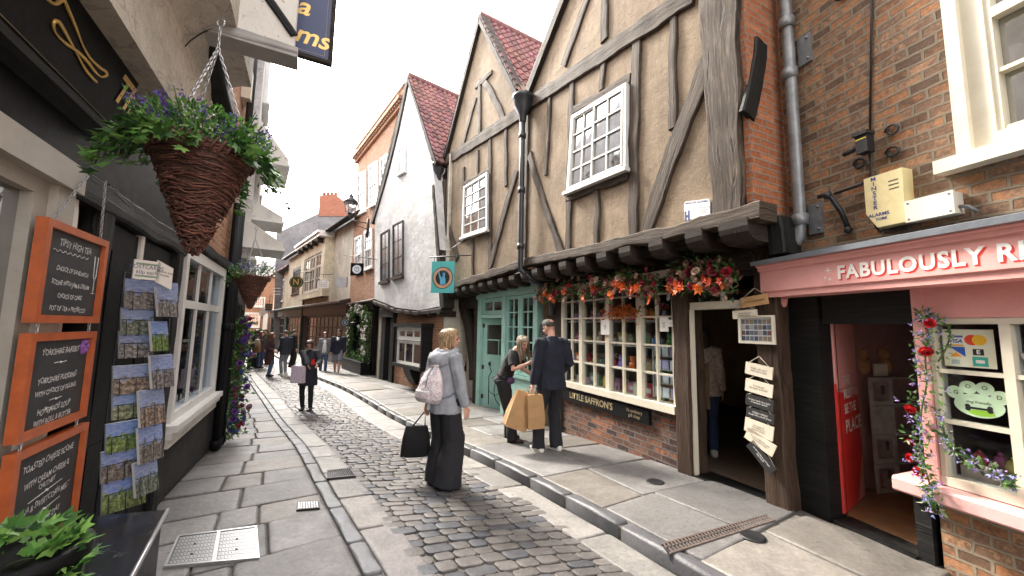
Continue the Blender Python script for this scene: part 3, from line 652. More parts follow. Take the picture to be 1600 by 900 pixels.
# -- woman in front, seen from behind
g = ground_at(690, 758); PH = radians(38)
A1 = person(g, 1.66, PH, 'person in grey hooded jacket and wide black trousers, seen from behind with a patterned backpack', 'f', feet=[(-.085, .03), (.095, -.02)],
    hands=(at(664, 650, g.y + .12), at(727, 637, g.y - .12)), head_yaw=radians(50), head_pitch=.05, top=('jacket', cloth('grey_fleece', (.30, .315, .35), bscale=300)), legs=('wide', cloth('black_trouser_cloth', (.013, .013, .017), scale=6)), shoes=mat('black_shoe', (.015, .015, .016), .5), hair=(BLOND, 'bob'), detail=2)
T = A1['tor']; gf = A1['p']; jm = bpy.data.materials['grey_fleece']
l = MB()            # hood lying on the shoulders
for k in range(3): l.tube([T(.13 * cos(a) * (1 - .08 * k), -.035 - .105 * sin(a) * (1 + .1 * k) + .03, .545 - .035 * k - .05 * sin(a)) for a in [i * pi / 10 for i in range(-2, 13)]], [.038 + .012 * sin(max(0, min(1, (i) / 14)) * pi) for i in range(15)], 10)
l.ball(T(0, -.125, .47), .09, n=12, sx=1.2, sz=.9); remesh(l, 'hood', jm, gf, .010, 3, .005, 10)
patm = mat('floral_pattern_cloth', (.7, .62, .62), .8, .1)
def pattern_mat(name, base, cols, sc=26):
    m, nt, b, out = newmat(name); k = N(nt); vo = k.n('ShaderNodeTexVoronoi'); vo.inputs['Scale'].default_value = sc; k.link(k.pos(), vo.inputs['Vector']); sep = k.n('ShaderNodeSeparateColor'); k.link(vo.outputs['Color'], sep.inputs[0])
    c = k.ramp(sep.outputs[0], [(0, base)] + [(.35 + .6 * i / len(cols), q) for i, q in enumerate(cols)], 'CONSTANT'); n_ = k.ramp(k.noise(k.pos(), sc * 2, 4), [(.42, 0.), (.5, 1.)]); k.link(k.mix(n_, c, base), b.inputs['Base Color']); b.inputs['Roughness'].default_value = .8
    k.link(k.bump(k.noise(k.pos(), 60, 4), .3, .01), b.inputs['Normal']); return m
bpm = pattern_mat('patterned_backpack_cloth', (.66, .60, .62), [(.45, .12, .18), (.22, .2, .36), (.62, .3, .3), (.2, .3, .3)], 48)
c = T(0, -.20, .16); bp = thing('backpack', c - A1['up'] * .2, 'pink and white patterned drawstring backpack worn over the grey jacket', 'backpack')
l = MB(); Bf = A1['fwd']; Br = A1['rgt']
l.loft([(T(0, -.19, -.02), Br * .10, Bf * .07), (T(0, -.215, .03), Br * .155, Bf * .10), (T(0, -.22, .12), Br * .165, Bf * .11), (T(0, -.20, .24), Br * .14, Bf * .085), (T(0, -.175, .34), Br * .09, Bf * .05), (T(0, -.165, .38), Br * .045, Bf * .03), (T(0, -.165, .41), Br * .06, Bf * .035)], 18); remesh(l, 'bag', bpm, bp, .009, 2, .007, 13)
l = MB(); l.loft([(T(0, -.30, .0), Br * .10, Bf * .03), (T(0, -.325, .05), Br * .115, Bf * .035), (T(0, -.32, .13), Br * .11, Bf * .025)], 14); remesh(l, 'pocket', bpm, bp, .009, 2, .003, 14)
l = MB(); st_ = cloth('grey_strap', (.16, .18, .23))
for sg in (-1, 1): l.tube([T(sg * .03, -.17, .39), T(sg * .09, -.10, .525), T(sg * .105, -.0, .565), T(sg * .12, .11, .47)], .016, 6, flat=.5); l.tube([T(sg * .13, -.22, .03), T(sg * .19, -.10, .06), T(sg * .19, .03, .12)], .011, 6)
for sg in (-1, 1): l.tube([T(sg * .02, -.2, .39), T(sg * .05, -.3, .3), T(sg * .06, -.33, .18)], .006, 5)
l.build('strap', st_, bp)
hw_ = A1['wr'][0] + A1['hdir'][0] * .09; tb_ = thing('tote_bag', hw_ - V((0, 0, .55)), 'plain black tote bag hanging from the hand of the woman in the grey jacket', 'bag'); tm_ = cloth('black_canvas', (0.0045, 0.0045, 0.0055))
cc = hw_ + V((-.10, 0, 0)); l = MB(); ax = V((.94, .2, 0)).normalized(); ay = V((-.2, .94, 0)).normalized()
l.loft([(cc - V((0, 0, .50)), ax * .12, ay * .035), (cc - V((0, 0, .49)), ax * .165, ay * .05), (cc - V((0, 0, .30)), ax * .15, ay * .045), (cc - V((0, 0, .17)), ax * .12, ay * .03), (cc - V((0, 0, .165)), ax * .115, ay * .02)], 16); l.build('bag', tm_, tb_)
l = MB()
for o in (-.012, .012): l.tube([cc - V((0, 0, .18)) - ax * .05 + ay * o, hw_ + ay * o - ax * .01, cc - V((0, 0, .18)) + ax * .09 + ay * o], .008, 5)
l.build('handle', tm_, tb_)
# -- couple by the gift shop
navy_j = cloth('navy_jacket_cloth', (.007, .009, .021)); blk = cloth('black_cloth', (0.0055, 0.0055, 0.0070)); kh = KH0 = .1
gm = ground_at(861, 704, .1)
A2 = person(gm, 1.80, radians(-32), 'person in navy jacket and black trousers seen from behind, holding two brown paper bags', 'm', feet=[ground_at(841, 706, .1), ground_at(869, 703, .1)],
    hands=(at(833, 603, gm.y - .12), at(874, 582, gm.y + .30)), head_yaw=radians(-12), head_pitch=.3, top=('jacket', navy_j), legs=('trousers', cloth('black_cargo_cloth', (.011, .011, .016), scale=6)), shoes=WHITE_SHOE, hair=(DARKH, 'crop'), detail=2)
l = MB(); T2 = A2['tor']; l.tube([T2(.062 * cos(a), -.005 + .06 * sin(a), .565) for a in [i * pi / 9 for i in range(19)]], .022, 8); l.build('collar', navy_j, A2['p'])
gw = ground_at(794, 688, .1)
A3 = person(gw, 1.66, radians(98), 'person with long ash blonde hair in black tee shirt bending beside the man in navy', 'f', feet=[ground_at(796, 684, .1), ground_at(801, 692, .1)],
    hands=(at(834, 588, gw.y - .1), at(826, 568, gw.y - .30)), lean=.40, head_yaw=radians(48), head_pitch=.35, top=('tee', blk), legs=('trousers', cloth('charcoal_trouser_cloth', (0.0070, 0.0070, 0.0090), scale=6)), shoes=mat('brown_shoe', (.05, .025, .018), .5), hair=(ASH, 'long'), detail=2)
T3 = A3['tor']; bb_ = thing('waist_bag', T3(0, .14, .05), 'small purple patterned waist bag worn by the bending woman in black', 'bag'); l = MB(); l.ball(T3(.10, .12, .06), .075, n=12, sx=1, sy=.9, sz=.8); remesh(l, 'pouch', pattern_mat('purple_pattern', (.05, .03, .09), [(.2, .06, .3), (.3, .1, .2)], 50), bb_, .009, 2); l = MB(); l.tube([T3(.175 * cos(a), .14 * sin(a), .07) for a in [i * pi / 12 for i in range(25)]], .012, 6); l.build('belt', blk, bb_)
kraft = mat('brown_paper', (.40, .235, .105), .75, .12, 9, .5, 14)
def paper_bag(top, w, d, h, lab, tilt, yaw, wtop=.9):
    top = V(top); t = thing('paper_bag', top - V((0, 0, h)), lab, 'paper bag', 'brown paper bags held by the man in navy'); x = V((cos(yaw), sin(yaw), 0)); y = V((-sin(yaw), cos(yaw), 0)); l = MB(); dn = (V((0, 0, -1)) + x * tilt).normalized(); x2 = (x - dn * x.dot(dn)).normalized(); rr = random.Random(int(w * 100))
    rows = []
    for f, sc_ in ((0, wtop), (.05, wtop), (.3, .96), (.65, 1.03), (.97, 1.0), (1.0, .98)):
        c_ = top + dn * (h * f + .04); dd = d * (.35 + .65 * min(1, f * 1.6)); o = [rr.uniform(-.006, .006) for _ in range(8)]
        rows.append([c_ + x2 * (-w / 2 * sc_ + o[0]) + y * (-dd / 2), c_ + x2 * (o[1]) + y * (-dd / 2 - .004), c_ + x2 * (w / 2 * sc_ + o[2]) + y * (-dd / 2), c_ + x2 * (w / 2 * sc_ + o[3] - .012) + y * 0, c_ + x2 * (w / 2 * sc_ + o[4]) + y * dd / 2, c_ + x2 * o[5] + y * (dd / 2 + .004), c_ + x2 * (-w / 2 * sc_ + o[6]) + y * dd / 2, c_ + x2 * (-w / 2 * sc_ + .012 + o[7])])
    l.grid(rows, 0, False, True, None, .1, True); l.build('bag', kraft, t); l = MB()
    for sg in (-1, 1): l.tube([top + dn * .05 - x2 * w * .2 + y * sg * .02, top + x2 * -.012 + y * .01 * sg, top + x2 * .012 + y * .01 * sg, top + dn * .05 + x2 * w * .2 + y * sg * .02], .005, 5)
    l.build('handle', kraft, t)
hh_ = A2['wr'][0] + A2['hdir'][0] * .085
paper_bag(hh_ + V((-.07, .06, .0)), .30, .17, .50, 'larger brown paper carrier bag tilted outwards, held on the left', -.36, .25)
paper_bag(hh_ + V((.03, -.05, -.01)), .24, .12, .44, 'narrower brown paper carrier bag hanging straight from the man\'s hand', .02, .35)
# -- woman with the phone on the cobbles
gp_ = ground_at(478, 641)
A4 = person(gp_, 1.62, radians(172), 'person in dark navy padded coat and leggings looking at a red phone on the cobbles', 'f', feet=[(-.11, .04), (.10, -.03)],
    hands=(at(496, 571, gp_.y - .32), at(482, 573, gp_.y - .36)), head_pitch=.4, top=('coat', cloth('navy_padded_nylon', (0.0080, 0.0090, 0.0170), .8, .2, 10, .5, 60)), legs=('leggings', cloth('black_leggings', (0.0060, 0.0060, 0.0070))), shoes=mat('black_trainer', (.02, .02, .022), .5), hair=(BRUN, 'short'), detail=1)
l = MB(); c = at(489, 566, gp_.y - .44); l.grid([[c + V((x, y * .2, z)) for x, z in ((-.04, -.06), (.04, -.05), (.04, .07), (-.04, .06))] for y in (0, .05)], 0, False, True, None, .1, True); tag(l.build('phone', M['red_paint'], None, c), 'red cased phone held up by the woman in the padded coat', 'phone')
Hp = A4['HP']; l = MB()
for sg in (-1, 1): l.tube([Hp(sg * .032 + .022 * cos(a), .102, .003 + .017 * sin(a)) for a in [i * pi / 6 for i in range(13)]], .0028, 4)
l.tube([Hp(-.01, .104, .005), Hp(.01, .104, .005)], .003, 4)
l.build('spectacles', EYEM, A4['p'])
l = MB(); c = at(466, 585, gp_.y - .34); hw2, hh2 = .145, .19; bgm = pattern_mat('lilac_pattern', (.62, .52, .60), [(.36, .16, .28), (.32, .3, .5), (.6, .36, .42)], 30); t = thing('carrier_bag', c - V((0, 0, hh2)), 'lilac patterned carrier bag hanging from the arm of the woman with the phone', 'bag')
l.grid([[c + V((x * hw2, y, z * hh2)) for x, z in ((-1, -1), (1, -1), (.96, 1), (-.96, 1))] for y in (-.05, .05)], 0, False, True, None, .1, True); l.build('bag', bgm, t); l = MB(); l.tube([c + V((-.1, -.04, hh2)), c + V((.02, -.02, hh2 + .16)), c + V((.1, -.04, hh2))], .008, 5); l.build('handle', M['white_paint'], t)
# -- walkers further down
def far(px, py, H, phi, lb, dz=0, **k): return person(ground_at(px, py, dz), H, radians(phi), lb, detail=0, **k)
B1 = far(526, 586, 1.82, 176, 'person in navy zip top, grey shorts and white trainers walking towards the camera', sex='m', feet=[(-.13, .22), (.12, -.12)], top=('jacket', navy_j), legs=('shorts', cloth('grey_shorts', (.16, .17, .2))), shoes=WHITE_SHOE, hair=(DARKH, 'crop'), skin=SKIN2)
l = MB(); T_ = B1['tor']; l.poly(Frame(0, 0, 1, 0), [(0, 0), (.01, 0), (.01, .01)], 0, .001) if False else None; l.loft([(T_(0, .112, .30), B1['rgt'] * .035, B1['fwd'] * .03), (T_(0, .108, .42), B1['rgt'] * .06, B1['fwd'] * .03), (T_(0, .075, .52), B1['rgt'] * .05, B1['fwd'] * .03)], 8); l.build('tee_shirt', M['white_paint'], B1['p'])
B2 = far(504, 583, 1.70, 150, 'person in grey cardigan, white top and blue jeans walking beside the man in shorts', feet=[(-.08, .16), (.09, -.1)], top=('cardigan', cloth('grey_cardigan', (.17, .17, .19))), legs=('jeans', cloth('blue_denim', (.05, .085, .17))), shoes=mat('black_pump', (.02, .02, .02)), hair=(REDH, 'short'))
l = MB(); T_ = B2['tor']; l.loft([(T_(0, .09, -.08), B2['rgt'] * .10, B2['fwd'] * .07), (T_(0, .10, .2), B2['rgt'] * .075, B2['fwd'] * .05), (T_(0, .105, .4), B2['rgt'] * .07, B2['fwd'] * .045), (T_(0, .06, .5), B2['rgt'] * .05, B2['fwd'] * .03)], 10); l.build('blouse', M['white_paint'], B2['p'])
B3 = far(419, 588, 1.66, 70, 'person with long auburn hair in a long dark maroon coat standing on the cobbles', top=('longcoat', cloth('maroon_wool', (.045, .017, .02))), legs=('jeans', cloth('mid_denim', (.06, .1, .2))), shoes=mat('dark_boot', (.02, .016, .014)), hair=(REDH, 'long'), hands=(None, at(428, 549, ground_at(419, 588).y - .1)))
B4 = far(443, 586, 1.76, -75, 'person in dark jacket and pale grey jeans facing the woman in the maroon coat', sex='m', top=('jacket', cloth('dark_jacket', (.018, .02, .032))), legs=('jeans', cloth('grey_denim', (.2, .21, .24))), shoes=WHITE_SHOE, hair=(mat('brown_cropped_hair', (.05, .03, .02), .7), 'crop'), hands=(at(435, 549, ground_at(443, 586).y - .1), None))
B5 = far(455, 574, 1.76, 30, 'person in black standing behind the man in the dark jacket', sex='m', top=('jacket', blk), legs=('trousers', blk), shoes=EYEM, hair=(DARKH, 'crop'))
B6 = far(404, 575, 1.66, 100, 'person in dark grey coat carrying a tan shoulder bag near the left kerb', top=('cardigan', cloth('dark_grey_coat', (.04, .038, .04))), legs=('jeans', cloth('deep_denim', (.04, .06, .12))), shoes=EYEM, hair=(BRUN, 'long'))
l = MB(); c = B6['hip'] + V((-.02, -.2, .08)); l.loft([(c - V((0, 0, .26)), V((.17, 0, 0)), V((0, .06, 0))), (c, V((.16, 0, 0)), V((0, .07, 0))), (c + V((0, 0, .24)), V((.13, 0, 0)), V((0, .04, 0)))], 12); t = tag(l.build('shoulder_bag', cloth('tan_leather', (.36, .16, .055)), None, c), 'tan shoulder bag on the person in the dark grey coat', 'bag'); l = MB(); l.tube([c + V((-.1, 0, .24)), B6['sh'][1] + V((0, -.02, .05)), c + V((.1, 0, .24))], .012, 5); l.build('strap', bpy.data.materials['tan_leather'], t)
B7 = far(387, 577, 1.60, 60, 'person with fair hair in black stooping over a suitcase at the left', lean=.75, stoop=.08, head_pitch=.3, top=('jacket', blk), legs=('jeans', blk), shoes=EYEM, hair=(ASH, 'long'))
B8 = far(376, 573, 1.64, 20, 'person in a dark padded jacket at the far left edge of the crowd', top=('coat', cloth('dark_padded', (.03, .025, .035))), legs=('jeans', blk), shoes=EYEM, hair=(BRUN, 'short'))
B10 = far(397, 571, 1.72, 10, 'person in charcoal coat with dark hair walking away beyond the suitcase', top=('cardigan', cloth('charcoal_coat', (.025, .025, .03))), legs=('jeans', blk), shoes=EYEM, hair=(BRUN, 'short'))
B11 = far(412, 569, 1.74, -170, 'person in olive jacket farthest down the street facing the camera', sex='m', top=('jacket', cloth('olive_cloth', (.06, .06, .035))), legs=('jeans', cloth('dark_denim', (.03, .045, .09))), shoes=EYEM, hair=(DARKH, 'crop'))
c = ground_at(393, 575); t = thing('suitcase', c, 'small black wheeled suitcase standing by the stooping person', 'suitcase'); l = MB(); l.loft([(c + V((0, 0, .06)), V((.17, 0, 0)), V((0, .1, 0))), (c + V((0, 0, .09)), V((.21, 0, 0)), V((0, .12, 0))), (c + V((0, 0, .50)), V((.21, 0, 0)), V((0, .12, 0))), (c + V((0, 0, .54)), V((.17, 0, 0)), V((0, .09, 0)))], 12); l.build('case', blk, t)
for sg in (-1, 1): l = MB(); l.tube([c + V((sg * .15, -.02, .035)), c + V((sg * .15, .02, .035))], .035, 10); l.build('wheel', EYEM, t)
l = MB(); l.tube([c + V((-.1, 0, .5)), c + V((-.1, 0, .85)), c + V((.1, 0, .85)), c + V((.1, 0, .5))], .012, 5); l.build('handle', EYEM, t)
# -- shopper just inside the gift shop door
gd = at(1103, 697, 5.25); gd.z = gz(4.6) + .1
A9 = person(gd, 1.64, radians(25), 'person in flowered top and blue jeans inside the gift shop doorway', 'f', feet=[(-.09, .06), (.1, -.06)], top=('jacket', pattern_mat('floral_blouse', (.55, .47, .40), [(.35, .1, .1), (.3, .22, .16), (.5, .3, .28)], 34)), legs=('jeans', cloth('shop_denim', (.035, .06, .13))), shoes=WHITE_SHOE, hair=(BRUN, 'long'), detail=1)
# ---------------------------------------------------------------- the timber-framed house with two gables over the gift shop
FA = Frame(2.05, 4.48, .91, 6.84)
_o = FA.w(3.5, 0); FB = Frame(_o.x, _o.y, _o.x - .53, _o.y + .848)
JD = .4                                    # how far the upper floor oversails the street
house = thing('timber_framed_house', FA.w(1, FA.g(1)), 'two gabled timber framed house with ochre plaster, oversailing above the gift shop', 'house')
def A(px, py, d=JD): return FA.q(px, py, d)
def B(px, py, d=JD): return FB.q(px, py, d)
apexA = (-.15, 10.4)
rk0, rk1 = A(831, 128), A(884, 0)
kA = (rk1[1] - rk0[1]) / (rk0[0] - rk1[0]); apexA = (1.05, rk1[1] + kA * (rk1[0] - 1.05))
# plaster panels
wl = MB(); zb = 2.80
wl.poly(FA, [(-.97, zb - .06), (3.42, zb + .06), (rk0[0] + .25, rk0[1] - .35), apexA, (-.97, 7.7)], JD - .2, JD - .035)
bap = B(751, 32); bl, brk = B(698, 239), B(805, 132)
wl.poly(FB, [(.1, 2.86), (4.16, 2.70), (bl[0], bl[1]), bap, (.1, brk[1] - .3)], JD - .21, JD - .045)
wl.build('wall', M['plaster'], house)
# structural bulk behind (side walls, party walls, ceiling over the shop)
bk = MB(); bk.box(FA, -1.06, -1.0, 2.7, 7.7, -6, JD - .01); bk.build('side_wall', M['brick_orange'], house); bk = MB(); bk.box(FB, 4.1, 4.16, -.3, 6.9, -6, JD - .21); bk.build('side_wall', M['brick_orange'], house)
ce = MB(); ce.box(FA, -1.02, 3.5, 2.56, 2.8, -6, JD - .1); ce.box(FB, .05, 4.15, 2.56, 2.76, -6, JD - .1); ce.build('jetty_floor', M['dark_timber'], house)
def tim(fr, qf, p, q, w, bend=0, d=JD, d0=None, jit=.014, m='timber', w2=None, name='timber'):
    mb = MB(); mb.beam(fr, qf(*p), qf(*q), w * 1.18, (d - .12) if d0 is None else d0, d, bend, jit, 0, w2); return mb.build(name, M[m], house)
TA = [((832, 158), (1085, -12), .22, 0, .02), ((892, 127), (886, 392), .13, 0, 0), ((858, 152), (852, 273), .09, 0, 0), ((942, 90), (938, 140), .1, 0, 0),
      ((994, 56), (988, 368), .14, .02, 0), ((1050, 18), (1049, 200), .1, 0, 0), ((895, 172), (984, 122), .12, 0, .005), ((884, 309), (980, 273), .12, 0, .01),
      ((931, 298), (931, 381), .1, 0, 0), ((1110, 80), (1007, 362), .19, .02, .004), ((826, 242), (876, 396), .14, .03, .002), ((823, 160), (817, 412), .16, 0, .006),
      ((917, -4), (879, 103), .16, .02, 0), ((943, -4), (943, 62), .14, 0, 0), ((966, 340), (966, 345), .05, 0, 0)]
for p, q, w, b, dd in TA[:-1]: tim(FA, A, p, q, w, b, JD + dd)
mb = MB(); mb.beam(FA, (-.84, 2.68), (-.81, 7.6), .29, JD - .3, JD + .05, 0, .013, 0, .56); mb.build('corner_post', M['timber'], house)
mb = MB(); mb.beam(FA, (-1.16, 2.71), (3.5, 2.92), .15, JD - .18, JD + .075, -.03, .016); mb.build('bressumer', M['timber'], house)
mb = MB(); mb.beam(FA, (rk0[0] + .12, rk0[1] - .12), (apexA[0], apexA[1] + .15), .2, JD - .15, JD + .06, 0, .008); mb.beam(FA, (apexA[0], apexA[1] + .15), (-1.2, 7.5), .2, JD - .15, JD + .06, 0, .008); mb.build('bargeboard', M['brown_timber'], house)
TB = [((696, 251), (812, 176), .26, 0, .02), ((753, 124), (785, 187), .16, -.05, 0), ((748, 124), (748, 209), .13, 0, .002), ((742, 152), (720, 236), .13, .02, 0), ((741, 136), (767, 112), .12, 0, .004),
      ((764, 218), (764, 420), .14, 0, 0), ((789, 197), (789, 290), .1, 0, 0), ((745, 235), (745, 272), .1, 0, 0), ((723, 262), (723, 372), .12, 0, .003), ((716, 374), (762, 358), .13, 0, .006),
      ((737, 374), (737, 430), .1, 0, 0), ((806, 266), (764, 418), .16, .03, .005), ((689, 322), (713, 405), .18, -.04, .004), ((692, 283), (693, 440), .3, 0, .02), ((722, 288), (766, 264), .1, 0, .004)]
for p, q, w, b, dd in TB: tim(FB, B, p, q, w, b, JD + dd - .01)
mb = MB(); mb.beam(FB, (.04, 2.9), (4.3, 2.72), .16, JD - .18, JD + .06, -.02, .02); mb.build('bressumer', M['timber'], house)
mb = MB(); mb.beam(FB, (bl[0] + .06, bl[1] - .1), (bap[0], bap[1] + .08), .16, JD - .15, JD + .05, 0, .008); mb.beam(FB, (bap[0], bap[1] + .08), (brk[0] - .1, brk[1] - .2), .16, JD - .15, JD + .05, 0, .008); mb.build('bargeboard', M['dark_timber'], house)
# joist ends under the jetty, each a rounded oak nose
JA = [-.92, -.5, .0, .5, .95, 1.42, 1.9, 2.35, 2.8, 3.25]
for k, s in enumerate(JA):
    mb = MB(); n = 7; zc = 2.585 + .04 * (s / 3.5); hw = .1 if s > -.7 else .14
    for t in (0,):
        rows = []
        for d, hh, dz in ((-.6, .1, 0), (JD - .18, .1, 0), (JD - .05, .098, 0), (JD + .03, .085, .008), (JD + .075, .055, .022), (JD + .09, .02, .03)):
            rows.append([FA.w(s - hw, zc - hh + dz * 1.6, d), FA.w(s + hw, zc - hh + dz * 1.6, d), FA.w(s + hw * .98, zc + .1, d), FA.w(s - hw * .98, zc + .1, d)])
        mb.grid(rows, 0, False, True, None, .5, True)
    mb.build('joist_end', M['dark_timber'], house)
for k in range(9):
    s = .25 + k * .45; zc = 2.60 - .02 * k * .4; mb = MB(); rows = []
    for d, hh, dz in ((-.5, .1, 0), (JD - .1, .1, 0), (JD + .03, .088, .008), (JD + .07, .055, .025), (JD + .085, .02, .03)):
        rows.append([FB.w(s - .1, zc - hh + dz, d), FB.w(s + .1, zc - hh + dz, d), FB.w(s + .1, zc + .09, d), FB.w(s - .1, zc + .09, d)])
    mb.grid(rows, 0, False, True, None, .5, True); mb.build('joist_end', M['dark_timber'], house)
# tiled roofs, gable ends to the street
def tiles(mb, o, eu, ev, nu, nv, tw, th, seed=0, up=None):
    """clay pantiles: o lower corner, eu along the eaves, ev up the slope"""
    r = random.Random(seed); nrm = eu.cross(ev).normalized()
    if up is not None and nrm.dot(V(up)) < 0: nrm = -nrm
    for j in range(nv):
        for i in range(nu):
            c = r.uniform(.55, 1.5); col = (c, c * r.uniform(.85, 1.1), c * r.uniform(.85, 1.2)); wob = r.uniform(-.006, .006); rows = []
            for vv, lift in ((j * th, .045 + wob), (j * th + .012, .05 + wob), ((j + 1) * th + .05, .012)):
                rows.append([o + eu * (i * tw + tw * f) + ev * vv + nrm * (lift + hgt) for f, hgt in ((0, .012), (.2, .045), (.42, .03), (.7, -.005), (1.0, .012))])
            p0 = [p - nrm * .05 for p in rows[0]]
            mb.grid([p0] + rows, 0, True, False, col, .1)
def gable_roof(fr, ap, e, depth, name, parent, seed, over=.08, dfront=JD + .06, mats=None, tw=.2, th=.26):
    mb = MB(); a, b = fr.w(ap[0], ap[1], dfront), fr.w(e[0], e[1], dfront); ev = (a - b); L = ev.length; ev.normalize(); eu = -fr.n
    nv = int(L / th) + 1; nu = int(depth / tw); tiles(mb, b, eu, ev, nu, nv, tw, L / nv, seed, (0, 0, 1))
    q = [b, b + eu * depth, a + eu * depth, a]; nn = eu.cross(ev).normalized(); nn = nn if nn.z > 0 else -nn
    mb.hexa([p - nn * .1 for p in q] + [p for p in q], 1)
    if parent is None: return mb
    return mb.build(name, mats or [M['tile_roof'], M['dark_timber']], parent)
gable_roof(FB, (bap[0], bap[1] + .08), (brk[0] - .45, brk[1] - .75), 5.2, 'roof', house, 3)
gable_roof(FB, (bap[0], bap[1] + .08), (bl[0] + .12, bl[1] - .1), 5.2, 'roof', house, 4, tw=.4, th=.5)
gable_roof(FA, (apexA[0], apexA[1] + .15), (rk0[0] + .2, rk0[1] - .2), 5.5, 'roof', house, 5, tw=.4, th=.5)
gable_roof(FA, (apexA[0], apexA[1] + .15), (-1.25, 7.5), 5.5, 'roof', house, 6, tw=.4, th=.5)
rc = MB(); pa = FB.w(bap[0], bap[1] + .13, JD + .05)
for k in range(17): rc.tube([pa - FB.n * (k * .3), pa - FB.n * (k * .3 + .3)], [.1, .105], 8, 0, (1, 1, 1))
rc.build('ridge_tiles', M['tile_roof'], house)
# windows
def window_px(fr, q4, d, cols, rows, name='window', parent=None, mats=('white_wood', 'pane'), fw=.06, bar=.022, groups=None, dep=.07, meet=None, sill=True, sillw=.05):
    """A glazed window in the quadrilateral q4 = (s,z) of TL,TR,BR,BL: frame with pane and bars as sub-parts."""
    TL, TR, BR, BL = [V(p) for p in q4]
    def P(u, v): return TL.lerp(TR, u).lerp(BL.lerp(BR, u), v)
    W = ((TR - TL).length + (BR - BL).length) / 2; H = ((BL - TL).length + (BR - TR).length) / 2
    def bar_(mb, u0, u1, v0, v1, d0, d1, m=0):
        a = [P(u0, v1), P(u1, v1), P(u1, v0), P(u0, v0)]; mb.poly(fr, [(p.x, p.y) for p in a], d0, d1, m)
    fu, fv = fw / W, fw / H; bu, bv = bar / W, bar / H
    fm = MB(); bar_(fm, 0, 1, 0, fv, d - dep, d); bar_(fm, 0, 1, 1 - fv, 1, d - dep, d); bar_(fm, 0, fu, fv, 1 - fv, d - dep, d); bar_(fm, 1 - fu, 1, fv, 1 - fv, d - dep, d)
    w = fm.build(name, M[mats[0]], parent)
    gl = MB(); groups = groups or [1]; tot = sum(groups); u = fu; span = 1 - 2 * fu
    br = MB()
    for gi, g in enumerate(groups):
        uu = u + span * g / tot; n = cols[gi] if isinstance(cols, (list, tuple)) else cols; nr = rows
        off_ = 0 if gi % 2 == 0 else .022
        bar_(gl, u, uu, fv, 1 - fv, d - dep * .75 + off_, d - dep * .75 + off_ + .006)
        e = bu * 1.1
        bar_(br, u, u + e, fv, 1 - fv, d - dep * .75 + off_ + .007, d - .012 + off_); bar_(br, uu - e, uu, fv, 1 - fv, d - dep * .75 + off_ + .007, d - .012 + off_)
        for k in range(1, n):
            c = u + (uu - u) * k / n; bar_(br, c - bu / 2, c + bu / 2, fv, 1 - fv, d - dep * .75 + off_ + .007, d - .022 + off_)
        for k in range(0, nr + 1):
            c = fv + (1 - 2 * fv) * k / nr; h2 = bv / 2 if 0 < k < nr else bv
            if meet is not None and k == meet: h2 = bv * 1.3
            c0, c1 = max(fv, c - h2), min(1 - fv, c + h2); bar_(br, u + e, uu - e, c0, c1, d - dep * .75 + off_ + .009, d - .018 + off_ + (.01 if meet == k else 0))
        u = uu
    gl.build('pane', M[mats[1]], w); br.build('glazing_bars', M[mats[-1] if len(mats) > 2 else mats[0]], w)
    if sill:
        sm = MB(); a, b = P(-.03, 1), P(1.03, 1); sm.poly(fr, [(a.x, a.y - sillw), (b.x, b.y - sillw), (b.x, b.y), (a.x, a.y)], d - dep, d + .05); sm.build('sill', M[mats[0]], w)
    return w
window_px(FA, [A(896, 182), A(982, 130), A(981, 263), A(888, 301)], JD + .045, 2, 4, parent=house, groups=[1, 1.15], fw=.055)
window_px(FB, [B(726, 292), B(763, 269), B(763, 359), B(723, 372)], JD + .04, 3, 5, parent=house, fw=.06)
# ---------- shopfront under gable A
g0 = FA.g(0) + KH
zs = .70
pw = MB(); pw.wall(FA, .18, 2.62, -.3, zs - .02, -.22, -.02, []); pw.build('plinth_wall', M['brick_plinth'], house)
db = MB(); db.box(FA, .2, 2.6, .69, 1.25, -.60, -.56); db.build('bounce_panel', mat('bounce_panel_brown', (.26, .17, .10), .8, .3), house)  # panel added behind the window stock to bounce light onto the goods
sw = MB()                                       # sill and window frame
sw.box(FA, .17, 2.62, zs - .02, zs + .07, -.1, .06); front = sw.build('shop_window', M['cream_wood'], house)
part(front, 'wide cream small paned shop window')
fr_ = MB(); HT = 2.32; mull = [.18, .76, 1.40, 2.06, 2.60]
for k, s in enumerate(mull): fr_.box(FA, s - .03 - (.012 if k in (1, 2, 3) else 0), s + .03 + (.012 if k in (1, 2, 3) else 0), zs + .07, HT, -.06, .025)
fr_.box(FA, .145, 2.635, HT, HT + .09, -.06, .03); fr_.build('window_frame', M['cream_wood'], front)
gb = MB(); gp = MB()
for a, b in zip(mull, mull[1:]):
    a2, b2 = a + (.042 if a > .2 else .03), b - (.042 if b < 2.5 else .03); c = (a2 + b2) / 2
    gb.box(FA, c - .011, c + .011, zs + .075, HT, -.03, .012)
    for z in (1.12, 1.47, 1.83, 2.12): gb.box(FA, a2, c - .012, z - .011, z + .011, -.028, .010); gb.box(FA, c + .012, b2, z - .011, z + .011, -.028, .010)
    gp.box(FA, a2, b2, zs + .075, HT, -.036, -.031)
gb.build('glazing_bars', M['cream_wood'], front); gp.build('pane', M['glass'], front)
po = MB(); po.beam(FA, (.045, g0 - .02), (.07, 2.6), .2, -.2, .07, 0, .01, 0, .22); po.build('door_post', M['brown_timber'], house)
po = MB(); po.beam(FA, (-.92, g0 - .12), (-.9, 2.6), .2, -.2, .04, 0, .01, 0, .2); po.build('door_post', M['brown_timber'], house)
po = MB(); po.beam(FA, (2.75, g0 - .2), (2.75, 2.6), .26, -.25, .02, 0, .02); po.build('door_post', M['dark_timber'], house)
